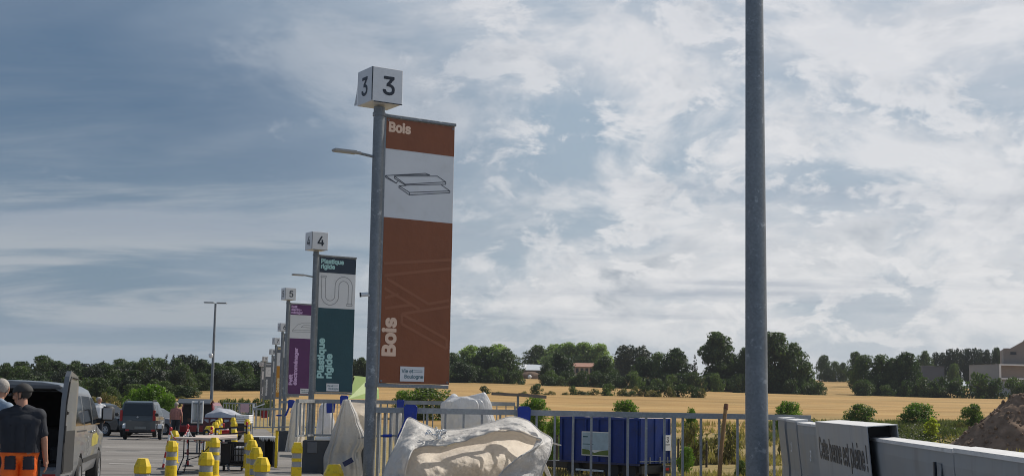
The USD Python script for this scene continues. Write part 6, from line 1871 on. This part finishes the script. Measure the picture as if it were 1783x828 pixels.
# hedgerow trees, left to right
for key, px, top, d, w, lab in (
        ('oak', 786, 613, 345, 48, 'dark tree half hidden behind the right edge of the brown banner'),
        ('poplar', 816, 600, 355, 52, 'bluish green feathery tree just right of the brown banner'),
        ('oakb', 842, 602, 352, 52, 'mid green tree between the feathery tree and the broad pale-topped one'),
        ('poplar', 866, 598, 352, 60, 'broad pale-topped tree left of the white-roofed barn'),
        ('oak', 880, 606, 346, 58, 'dark tree with its left half in front of the pale-topped one, beside the barn'),
        ('oak', 800, 628, 338, 60, 'low dark tree at the foot of the hedgerow right of the banner'),
        ('oak', 936, 600, 490, 66, 'dark tree standing behind the white-roofed barn'),
        ('poplar', 966, 598, 470, 56, 'pale feathery tree at the left end of the pale row'),
        ('poplar', 992, 595, 468, 56, 'pale feathery tree, second from the left of the pale row'),
        ('poplar', 1018, 595, 466, 54, 'pale feathery tree, third from the left of the pale row'),
        ('poplar', 1042, 597, 464, 50, 'pale feathery tree at the right end of the pale row'),
        ('oak', 974, 611, 348, 52, 'dark tree between the white-roofed barn and the tiled house'),
        ('oak', 952, 628, 344, 30, 'small dark tree at the right gable of the white-roofed barn'),
        ('oak', 1053, 619, 346, 46, 'round dark tree just right of the tiled house'),
        ('pine', 1102, 601, 440, 74, 'flat-topped nearly black pine in the middle of the hedgerow'),
        ('oak', 1118, 620, 350, 46, 'dark tree below the right side of the flat-topped pine'),
        ('oakb', 1146, 612, 348, 42, 'small mid green tree between the pine and the tall oak'),
        ('oak', 1176, 605, 346, 62, 'broad dark tree to the left of the tallest hedgerow tree'),
        ('conifer', 1210, 613, 380, 22, 'dark conifer tip beside the tallest hedgerow tree'),
        ('tall', 1250, 576, 346, 62, 'tallest dark tree of the hedgerow, left of the thick lamp post'),
        ('oak', 1275, 614, 348, 40, 'lower dark tree against the right flank of the tallest tree'),
        ('oak', 1296, 604, 346, 36, 'dark tree peeping out left of the thick lamp post'),
        ('tall', 1350, 577, 340, 66, 'big dark tree directly right of the thick lamp post'),
        ('oak', 1382, 596, 340, 66, 'broad dark tree right of the big tree by the lamp post'),
        ('oakb', 1402, 630, 338, 40, 'low tree at the right skirt of the big dark tree'),
        ('oak', 1436, 617, 520, 30, 'small far round tree left of the field gap'),
        ('oakb', 1455, 628, 520, 26, 'lowest far tree in the gap of the hedgerow'),
        ('oak', 1469, 630, 520, 20, 'tiny far tree right of the field gap'),
        ('oak', 1491, 611, 430, 36, 'dark tree rising behind the light green oak'),
        ('oakb', 1506, 617, 345, 52, 'light green oak at the right side of the field gap'),
        ('oakb', 1536, 616, 344, 50, 'light green oak left of the dark double oak'),
        ('oak', 1580, 612, 342, 62, 'dark oak with a lumpy top left of the small grey building'),
        ('oak', 1556, 622, 344, 40, 'dark oak between the light green oak and the lumpy one'),
        ('oak', 1612, 610, 470, 36, 'round dark tree above the small grey building'),
        ('pine', 1638, 613, 500, 34, 'far loose pine right of the small grey building'),
        ('pine', 1664, 607, 500, 44, 'far pine with a high rounded top'),
        ('pine', 1692, 606, 500, 40, 'far pine left of the concrete wing'),
        ('pine', 1716, 608, 500, 34, 'far pine behind the concrete wing'),
        ('oak', 1738, 604, 500, 36, 'far dark tree against the brick gable'),
        ('oakb', 1662, 632, 420, 26, 'small tree before the far pines'),
        ('pine', 1300, 612, 480, 44, 'far pine behind the thick lamp post'),
        ('oak', 1076, 622, 470, 40, 'far dark tree left below the flat-topped pine')):
    plant(key, px, top, d, w, lab, HG, sink=0.6)
    if d < 400:
        TREES.append((px, lab if len(lab.split()) <= 10 else ' '.join(lab.split()[:10])))
# the bushes that close the foot of the hedgerow
hb = [(px, R.uniform(-5, 5)) for px in range(782, 905, 13)] + [(px, R.uniform(-5, 5)) for px in range(950, 1420, 13)] + [(px, R.uniform(-4, 4)) for px in range(1496, 1606, 12)]
foot = lambda px: np.interp(px, [780, 900, 1000, 1100, 1300, 1420, 1500, 1600, 1783], [640, 645, 650, 652, 654, 662, 664, 664, 668])
for i, (px, j) in enumerate(hb):
    plant('bush' if R.random() < 0.75 else 'bushm', px + R.uniform(-3, 3), foot(px) + j * 1.4, 336 + R.uniform(-4, 6), R.uniform(24, 38), beside(px, TREES, 'low bush {0} below the {1}'), 'low bushes at the foot of the hedgerow', sink=0.4)
for px, top, w, lab in ((1612, 656, 40, 'dark bush right below the small grey building'), (1640, 655, 40, 'greyish bush in the hedge left of the leafy one'), (1668, 657, 36, 'low bush in the middle of the right-hand hedge'), (1702, 648, 62, 'big leafy bush in front of the concrete wing'), (1738, 658, 40, 'bush right of the big leafy one before the wing'), (1766, 656, 40, 'bush at the right end of the hedge'), (1790, 660, 40, 'last bush of the hedge at the right edge'), (1655, 668, 50, 'low skirt bush of the right-hand hedge'), (1720, 670, 50, 'low skirt bush before the big leafy bush'), (1425, 664, 36, 'small bush at the edge of the field gap'), (1408, 668, 30, 'bush under the big dark tree by the gap'), (1775, 672, 40, 'low skirt bush at the right end of the hedge'), (1626, 666, 50, 'low skirt bush below the small grey building')):
    plant('bushm' if 'leafy' in lab or 'right end' in lab else 'bush', px, top, 330, w, lab, HG, sink=0.4)
# scattered bushes along the bank between the two stubble fields
for px, top, w, d, k in ((843, 671, 22, 238, 'bushm'), (935, 667, 26, 242, 'bush'), (912, 680, 18, 240, 'scrub'), (958, 680, 22, 240, 'scrub'), (998, 671, 22, 244, 'bushm'), (1012, 680, 26, 244, 'bush'), (985, 682, 20, 242, 'scrub'), (1034, 676, 24, 245, 'scrub'), (1062, 667, 34, 245, 'bushm'), (1085, 675, 26, 245, 'scrub'), (1108, 672, 24, 246, 'scrub'), (1122, 668, 22, 246, 'bush'), (1150, 668, 34, 246, 'bush'), (1166, 672, 26, 246, 'scrub'), (1186, 667, 32, 248, 'bush'), (1206, 670, 28, 248, 'bush'), (1222, 675, 20, 248, 'scrub'), (868, 681, 24, 238, 'scrub'), (890, 684, 20, 238, 'scrub'), (1098, 680, 30, 244, 'bush'), (1136, 679, 30, 244, 'scrub')):
    plant(k, px, top, d, w, beside(px, TREES, 'bank bush {0} below the {1}'), 'bushes on the bank between the stubble fields', sink=0.5)
# shrubs planted along the yard's lower side
for key, px, top, d, w, lab in (
        ('shrub', 930, 690, 118, 64, 'bright green shrub above the far rail behind the right blue clamp'),
        ('shrub', 1091, 695, 118, 58, 'yellow-green shrub showing above the rail over the blue container'),
        ('shrub', 1203, 709, 92, 30, 'small green shrub showing above the rail beside the wooden handle'),
        ('shrub', 1371, 697, 122, 56, 'loose green shrub right of the thick lamp post'),
        ('shrubb', 1500, 702, 132, 60, 'round green shrub behind the notice sleeve'),
        ('shrub', 1597, 700, 131, 66, 'largest green shrub in the rough grass'),
        ('sapling', 1621, 724, 108, 26, 'yellow sapling in front of the largest shrub'),
        ('shrubb', 1692, 702, 128, 46, 'green shrub at the left foot of the earth mound'),
        ('scrub', 1673, 734, 122, 24, 'small brown scrub left of the earth mound'),
        ('shrubb', 740, 672, 140, 110, 'broad dark green shrub under the brown banner'),
        ('shrub', 705, 678, 138, 50, 'light green shrub under the left of the brown banner'),
        ('scrub', 1208, 735, 84, 60, 'dry yellowish shrub between the rail bars right of the container'),
        ('shrub', 1194, 776, 78, 32, 'green shrub low between the bars right of the container'),
        ('scrub', 1268, 738, 86, 60, 'dry shrub behind the wooden handle'),
        ('scrub', 1376, 745, 80, 50, 'brown weedy shrub right of the thick lamp post'),
        ('shrub', 968, 722, 84, 42, 'yellow-green shrub left of the blue container'),
        ('shrubb', 1290, 800, 72, 26, 'small green plant at the foot of the thick lamp post'),
        ('scrub', 1420, 744, 100, 60, 'dry shrub behind the first barrier panels')):
    plant(key, px, top, d, w, lab, None, sink=0.1)

# the wood behind the car park
WG = 'trees of the wood behind the car park'
YARD = [(-10, 'left edge of the picture'), (38, 'man in the dark cap'), (95, 'open van door'), (150, 'flank of the grey van'), (182, 'van door mirror'), (243, 'leisure van'), (300, 'silver hatchback'), (343, 'white sign board'), (368, 'slim double lamp post'), (408, 'dark red trailer'), (440, 'far guard rail'), (460, 'farthest sign post'), (485, 'ochre sign'), (515, 'purple sign')]
sky_line = [(-20, 632), (8, 629), (34, 626), (70, 617), (96, 626), (128, 627), (152, 631), (176, 628), (206, 623), (232, 628), (250, 621), (275, 622), (306, 620), (322, 617), (347, 623), (372, 629), (396, 627), (420, 626), (446, 626), (470, 632), (500, 634)]
for px, top in sky_line:
    plant(R.choice(['oak', 'oak', 'oakb', 'tall', 'pine']), px, top + R.uniform(0, 2), 262 + R.uniform(-8, 10), R.uniform(44, 58), beside(px, YARD, 'wood tree on the skyline, {0} above the {1}'), WG, sink=0.6)
for key, px, top, lab in (('conifer', 176, 623, 'pointed conifer on the wood skyline above the leisure van'), ('conifer', 262, 613, 'tall conifer tip left of the twin conifers'), ('conifer', 286, 611, 'left one of the twin conifer tips on the skyline'), ('conifer', 298, 612, 'right one of the twin conifer tips on the skyline'), ('conifer', 321, 616, 'conifer right of the twin conifer tips')):
    plant(key, px, top, 255, 24, lab, None, sink=0.6)
for px in range(-15, 330, 15):
    plant(R.choice(['oak', 'oak', 'oakb', 'tall', 'pine', 'pine']), px + R.uniform(-7, 7), R.uniform(632, 654), 228 + R.uniform(-16, 16), R.uniform(34, 66), beside(px, YARD, 'mid-wood tree {0} above the {1}'), WG, sink=0.6)
for px in range(-15, 330, 17):
    plant(R.choice(['oak', 'oakb', 'oak', 'pine', 'bush']), px + R.uniform(-7, 7), R.uniform(652, 674), 190 + R.uniform(-14, 14), R.uniform(32, 64), beside(px, YARD, 'low front tree of the wood {0} above the {1}'), WG, sink=0.6)
for px in range(335, 520, 14):
    plant(R.choice(['oak', 'oak', 'oakb', 'pine']), px + R.uniform(-6, 6), R.uniform(636, 664), 238 + R.uniform(-10, 10), R.uniform(32, 58), beside(px, YARD, 'tree beyond the golden field {0} above the {1}'), WG, sink=0.6)
for px, top in ((612, 624), (628, 621), (642, 628), (596, 630), (660, 640)):
    plant('oak', px, top, 300, 36, beside(px, [(597, 'edge of the teal banner'), (627, 'gap between the teal banner and the brown sign post'), (655, 'brown sign post')], 'dark distant tree {0} behind the {1}'), 'trees between the teal and the brown sign', sink=0.6)
for px, top, w, d, lab in ((264, 668, 84, 104, 'large bright green bush behind the parked cars'), (236, 676, 50, 108, 'bright bush left of the large one behind the cars'), (292, 684, 44, 100, 'bright low bush at the right of the large one')):
    plant('shrub', px, top, d, w, lab, None, sink=0.2)
for px in range(-10, 330, 17):
    plant('bushm' if R.random() < 0.5 else 'scrub', px + R.uniform(-5, 5), R.uniform(682, 690), 150 + R.uniform(-8, 8), R.uniform(24, 38), beside(px, YARD, 'rough car park bush {0} above the {1}'), 'rough bushes at the edge of the car park', sink=0.4)
for px in range(385, 470, 12):
    plant('bushm', px + R.uniform(-3, 3), R.uniform(691, 695), 128 + R.uniform(-4, 4), R.uniform(20, 30), beside(px, YARD, 'low bush behind the far rail, {0} above the {1}'), 'hedge bushes behind the far guard rail', sink=0.4)

# ------------------------------------------------------------------ rough grass and weeds
def tufts(n, px0, px1, d0, d1, hmin, hmax, seed, m, name, label, clump=0.12, lo=0.5):
    rng = np.random.default_rng(seed)
    px, d = rng.uniform(px0, px1, n), np.exp(rng.uniform(math.log(d0), math.log(d1), n))
    x = (px - CX) / FPX * d
    dens = meshkit.fbm(np.stack([x / 5, d / 5, 0 * x], -1), 3, seed)
    k = dens > lo
    x, d = x[k], d[k]
    n = len(x)
    base = np.stack([x, d, ground_z(x, d) + (meshkit.fbm(np.stack([x / 7, d / 7, 0 * x], -1), 3, 5) - 0.5) * 0.5 * np.clip((d - 60) / 40, 0, 1) - 0.05], -1)
    V, F = [], []
    for b in range(4):
        p = base + np.c_[rng.normal(0, clump, (n, 2)), np.zeros(n)]
        h = rng.uniform(hmin, hmax, n)
        a = rng.uniform(0, 2 * np.pi, n)
        w = np.stack([np.cos(a), np.sin(a), 0 * a], -1) * (0.03 + 0.06 * h)[:, None]
        tip = p + np.c_[rng.normal(0, 0.25, (n, 2)) * h[:, None], h]
        V.append(np.stack([p - w, p + w, tip], 1).reshape(-1, 3))
    V = np.vstack(V)
    put(name, (V, np.arange(len(V)).reshape(-1, 3)), m, None, label=label, cat='grass', kind='stuff')


tufts(19000, 930, 1800, 48, 139, 0.15, 0.55, 61, leaf_mat('dry_grass_blades', (0.16, 0.11, 0.045), (0.42, 0.32, 0.15), 0.35, 0.5), 'dry_grass', 'tawny dry grass covering the rough ground below the yard', lo=0.47)
tufts(15000, 1330, 1800, 112, 137, 0.25, 0.85, 62, leaf_mat('weed_blades', (0.055, 0.06, 0.025), (0.17, 0.165, 0.075), 0.35, 0.6), 'weeds', 'dull green weeds in a band below the stubble field', 0.3, lo=0.45)
rngw = np.random.default_rng(63)
nw = 26000
pxw, dw = rngw.uniform(1400, 1800, nw), rngw.uniform(104, 133, nw)
xw = (pxw - CX) / FPX * dw
kd = meshkit.fbm(np.stack([xw / 4, dw / 4, 0 * xw], -1), 3, 77) > 0.49
xw, dw = xw[kd], dw[kd]
Pw = np.stack([xw, dw, ground_z(xw, dw) + rngw.uniform(0.0, 0.75, len(xw)) * (0.4 + meshkit.noise(np.stack([xw / 2, dw / 2, 0 * xw], -1), 3))], -1)
put('bramble', leaves(Pw, np.tile([0, 0, 1.0], (len(Pw), 1)), 0.11, rngw), leaf_mat('bramble_leaves', (0.035, 0.046, 0.018), (0.125, 0.135, 0.055), 0.3, 0.6), None, label='low green bramble spreading at the foot of the field', cat='bramble', kind='stuff')

# ------------------------------------------------------------------ earth mound
dM = 96.0
mc = ground_at(1796, dM)
hm = zpix(1780, 686.5, dM) - mc[2] + 0.3
mm = np.zeros((70, 70, 3))
for i in range(70):
    for j in range(70):
        x, y = (i / 69 - 0.5) * 14.5, (j / 69 - 0.5) * 11
        r = math.hypot(x / 5.6, y / 4.4)
        z = hm * max(0.0, min(1.0, 1.22 - r * 1.12)) ** 0.9
        p3 = np.array([x, y, 0.0])
        z = min(z, hm * 0.97) + (meshkit.fbm(p3 * 0.9, 6, 44) - 0.5) * 1.0 * min(1, max(0, 1.35 - r) * 2) + (meshkit.noise(p3 * 5, 45) - 0.5) * 0.12
        mm[i, j] = (x, y, z - 0.3)
SOIL = mat('bare_soil', (0.20, 0.138, 0.10), 0.95, var=0.3, scale=1.4, bump=0.8, bscale=4, spec=0.1, dirt=((0.22, 0.165, 0.12), 0.6, 2.2))
em = thing('earth_mound', 'brown mound of dumped earth at the right edge', 'mound', mc)
put('soil', weld(MB().grid(mm, flip=True)), SOIL, em, smooth=True)
cl = MB()
for k in range(260):
    i, j = R.integers(8, 62), R.integers(4, 40)
    p = mm[i, j]
    s = R.uniform(0.04, 0.14)
    ic = trimesh.creation.icosphere(1, s); ic.vertices *= R.uniform(0.7, 1.2, 3); ic.vertices += R.normal(0, s * 0.12, ic.vertices.shape); ic.apply_translation(p + (0, 0, s * 0.3))
    cl.tm(ic)
tag(put('clods', cl, SOIL, em), kind='stuff')

# ------------------------------------------------------------------ far buildings
def far(px, py, d):
    return at(px, py, d)


ROOFW = mat('pale_metal_roof', (0.50, 0.53, 0.56), 0.5, var=0.06, scale=0.4)
WALLD = mat('barn_wall', (0.16, 0.14, 0.125), 0.85, var=0.15, scale=0.5)
TILE = mat('clay_tile_roof', (0.34, 0.17, 0.12), 0.8, var=0.12, scale=1.5)
WALLS = mat('stone_wall', (0.36, 0.29, 0.23), 0.85, var=0.15, scale=0.8)
CONC = mat('wing_concrete', (0.27, 0.285, 0.30), 0.8, var=0.06, scale=0.3, dirt=((0.20, 0.20, 0.20), 0.3, 0.4))
BRICKM = usdkit.material(stage, '/World/Looks/far_brick', {'g': ('geometry', {}), 'mp': ('mapping', dict(mapping_type='point', rotation=(math.pi / 2, 0, 0))), 'b': ('brick_texture', dict(color1=(0.195, 0.160, 0.140), color2=(0.235, 0.195, 0.17), mortar=(0.30, 0.26, 0.23), scale=2.2, mortar_size=0.02)), 'p': ('principled_bsdf', dict(roughness=0.85))}, [('g.position', 'mp.vector'), ('mp.vector', 'b.vector'), ('b.color', 'p.base_color')], surface='p.BSDF')


def house(label, name, px0, px1, ridge, eave, base, d, depth, roof, wall, over=0.3, bays=4):
    a, b = far(px0, eave, d), far(px1, eave, d)
    ze, zr = a[2], far((px0 + px1) / 2, ridge, d)[2]
    zb_ = float(ground_z((a[0] + b[0]) / 2, d)) - 0.5
    t = thing(name, label, 'building', (a[0], d, 0))
    w = b[0] - a[0]
    put('wall', MB().box((0, 0, zb_), (w, depth, ze)), wall, t)
    sl_ = [(-over, -over, ze - 0.1), (w + over, -over, ze - 0.1), (w + over, depth / 2, zr), (-over, depth / 2, zr), (w + over, depth + over, ze - 0.1), (-over, depth + over, ze - 0.1)]
    put('roof', MB().add(sl_ + [(x, y, z - 0.15) for x, y, z in sl_], [[0, 1, 2, 3], [3, 2, 4, 5], [6, 9, 8, 7], [9, 11, 10, 8], [0, 6, 7, 1], [5, 4, 10, 11], [0, 3, 9, 6], [3, 5, 11, 9], [1, 7, 8, 2], [2, 8, 10, 4]]), roof, t)
    for x in (0.0, w):
        put('gable', MB().add([(x, 0, ze - 0.1), (x, depth, ze - 0.1), (x, depth / 2, zr - 0.1)], [[0, 2, 1]]), wall, t)
    for k in range(bays):
        x = w * (k + 0.5) / bays
        op = put('window', MB().box((x - w * 0.28 / bays, -0.06, ze - 2.2), (x + w * 0.28 / bays, -0.02, ze - 0.6)), INK, t)
    return t


hb_ = house('long barn with a pale metal roof in the hedgerow gap', 'barn', 897, 985, 633, 642.5, 655, 455, 16, ROOFW, WALLD, 0.5, 6)
put('roof_light', MB().bar((3.2, -0.4, far(925, 642, 455)[2] + 0.05), (3.6, 7.5, far(925, 633.3, 455)[2] + 0.12), 0.6, 0.05, (0, 0, 1)), WHITEP, hb_)
put('roof_light', MB().bar((8.9, -0.4, far(925, 642, 455)[2] + 0.05), (9.3, 7.5, far(925, 633.3, 455)[2] + 0.12), 0.4, 0.05, (0, 0, 1)), WHITEP, hb_)
house('house with an orange clay-tiled roof among the hedgerow trees', 'house', 1001, 1034, 630.5, 637, 648, 452, 9, TILE, WALLS, 0.4, 4)
mdp = thing('straw_heap', 'dark heap with a white bale before the barn', 'heap', ground_at(923, 430))
ic = trimesh.creation.icosphere(3, 1.0); v = ic.vertices * np.array([4.2, 2.5, 2.2]); v += (meshkit.fbm(v * 0.8, 3, 9)[:, None] - 0.5) * 1.0
put('heap', trimesh.Trimesh(v, ic.faces, process=False), SOIL, mdp, smooth=True)
put('bale', trimesh.creation.icosphere(2, 0.6).apply_translation((-0.3, -2.9, 0.5)), WHITEP, mdp, smooth=True)
# small grey building
a, b = far(1606, 637, 420), far(1644, 637, 420)
gb = thing('grey_shed', 'small slate grey shed behind the right-hand hedge', 'building', (a[0], 420, 0))
w = b[0] - a[0]; z0 = float(ground_z(a[0], 420)) - 0.5
put('wall', MB().box((0, 0, z0), (w, 7, a[2])), mat('shed_slate_wall', (0.10, 0.11, 0.135), 0.7, var=0.08), gb)
put('roof', MB().box((-0.2, -0.2, a[2]), (w * 0.52, 7.2, a[2] + 0.25)).box((w * 0.521, -0.2, a[2] - 0.02), (w + 0.2, 7.2, a[2] + 0.05)), mat('shed_roof', (0.13, 0.14, 0.16), 0.6), gb)
put('door', MB().box((w * 0.6, -0.05, z0), (w * 0.6 + 1.2, -0.01, z0 + 2.6)), INK, gb)
# building with a concrete wing and a brick gable
D4 = 385.0
c0 = far(1739, 633, D4)
lf_ = far(1687, 632, D4 + 14)
wgt = thing('brick_building', 'building with a pale concrete wing and a high brick gable at the right edge', 'building', (c0[0], c0[1], 0))
zt4, zl4 = c0[2], far(1739, 657, D4)[2]
zg4 = float(ground_z(c0[0], D4)) - 1.0
sv_ = np.array([lf_[0] - c0[0], 14.0, 0.0])
pz = lambda p, z: np.array([p[0], p[1], z])
rg_ = np.array([16.0, 2.0, 0.0])
put('wing_wall', MB().add([pz((0, 0), zg4), pz(sv_, zg4), pz(sv_, zt4), pz((0, 0), zt4)] + [pz(sv_ + rg_, zg4), pz(sv_ + rg_, zt4)], [[0, 3, 2, 1], [1, 2, 5, 4]]), CONC, wgt)
put('front_frame', MB().bar(pz((0.3, 0), zl4), pz((0.3, 0), zt4), 0.5, 0.5).bar(pz((0.55, 0), zt4 - 0.2), pz(rg_, zt4 - 0.2), 0.45, 0.4, (0, 0, 1)).bar(pz((0.55, 0.0), zl4 - 0.2), pz(rg_, zl4 - 0.2), 0.45, 0.4, (0, 0, 1)), WHITEP, wgt)
put('front_panel', MB().add([pz((0.5, 0.5), zl4), pz(rg_ + (0, .5, 0), zl4), pz(rg_ + (0, .5, 0), zt4 - 0.3), pz((0.5, 0.5), zt4 - 0.3)], [[0, 1, 2, 3]]), BRICKM, wgt)
put('plinth', MB().add([pz((0.1, 0.3), zg4), pz(rg_ + (0, .3, 0), zg4), pz(rg_ + (0, .3, 0), zl4 - 0.4), pz((0.1, 0.3), zl4 - 0.4)], [[0, 1, 2, 3]]), CONC, wgt)
put('wing_roof', MB().add([pz((-0.1, 0), zt4 + 0.02), pz(rg_, zt4 + 0.02), pz(sv_ + rg_, zt4 + 0.02), pz(sv_ - (0.1, 0, 0), zt4 + 0.02)], [[0, 1, 2, 3]]), CONC, wgt)
g0 = far(1747, 607, D4 + 6); g1 = far(1757, 607, D4 + 6); g2 = far(1788, 590, D4 + 6); g3 = far(1822, 607, D4 + 6)
o4 = np.array([c0[0], c0[1], 0])
gv = [g0 - o4, g1 - o4, g2 - o4, g3 - o4]
gf = [pz(gv[0], zt4)] + gv + [pz(gv[3], zt4)]
gbk = [p + np.array([4.0, 14.0, 0]) for p in gf]
put('gable_wall', MB().add(gf + gbk, [[0, 1, 2, 5], [2, 3, 4, 5], [0, 6, 7, 1], [6, 11, 8, 7], [8, 11, 10, 9]]), BRICKM, wgt)
rv = [gv[1], gv[2], gv[3]]
rv2 = [p + np.array([4.0, 14.0, 0.0]) for p in rv]
up3 = np.array([0, -0.2, 0.25])
put('gable_roof', MB().add([p + up3 for p in rv] + [p + up3 for p in rv2], [[0, 1, 4, 3], [1, 2, 5, 4]]).bar(gv[0] + (0, -0.1, 0.1), gv[1] + (0, -0.1, 0.1), 0.3, 0.2, (0, 0, 1)), mat('gable_roof_grey', (0.20, 0.17, 0.16), 0.7), wgt)
put('window', MB().box((gv[1][0] + 0.3, gv[1][1] - 0.15, gv[1][2] - 1.6), (gv[1][0] + 2.0, gv[1][1] - 0.1, gv[1][2] - 0.8)), INK, wgt)

# ------------------------------------------------------------------ summer haze over the fields
HAZE = usdkit.material(stage, '/World/Looks/haze_look', {'v': ('principled_volume', dict(color=(0.86, 0.92, 1.0), density=0.00008, anisotropy=0.3))}, [], volume='v.volume')
put('haze', MB().box((-3200, -120, -6), (3200, 3200, 34)), HAZE, None, label='thin summer haze lying over the yard and the fields', cat='haze', kind='stuff')

# ------------------------------------------------------------------ things modelled in place: move their origin to their own base
for prim in list(stage.GetPrimAtPath('/World').GetChildren()):
    if prim.GetTypeName() == 'Xform' and not prim.IsInstanceable() and prim.GetAttribute('xformOp:translate').Get() == Gf.Vec3d(0, 0, 0):
        kids = [p for p in Usd.PrimRange(prim) if p.GetTypeName() == 'Mesh']
        pts = [np.array(p.GetAttribute('points').Get(), float) for p in kids]
        every = np.vstack(pts)
        base = np.array([*every.mean(0)[:2], every[:, 2].min()])
        prim.GetAttribute('xformOp:translate').Set(Gf.Vec3d(*base.tolist()))
        for p, v in zip(kids, pts):
            p.GetAttribute('points').Set(Vt.Vec3fArray.FromNumpy((v - base).astype(np.float32)))
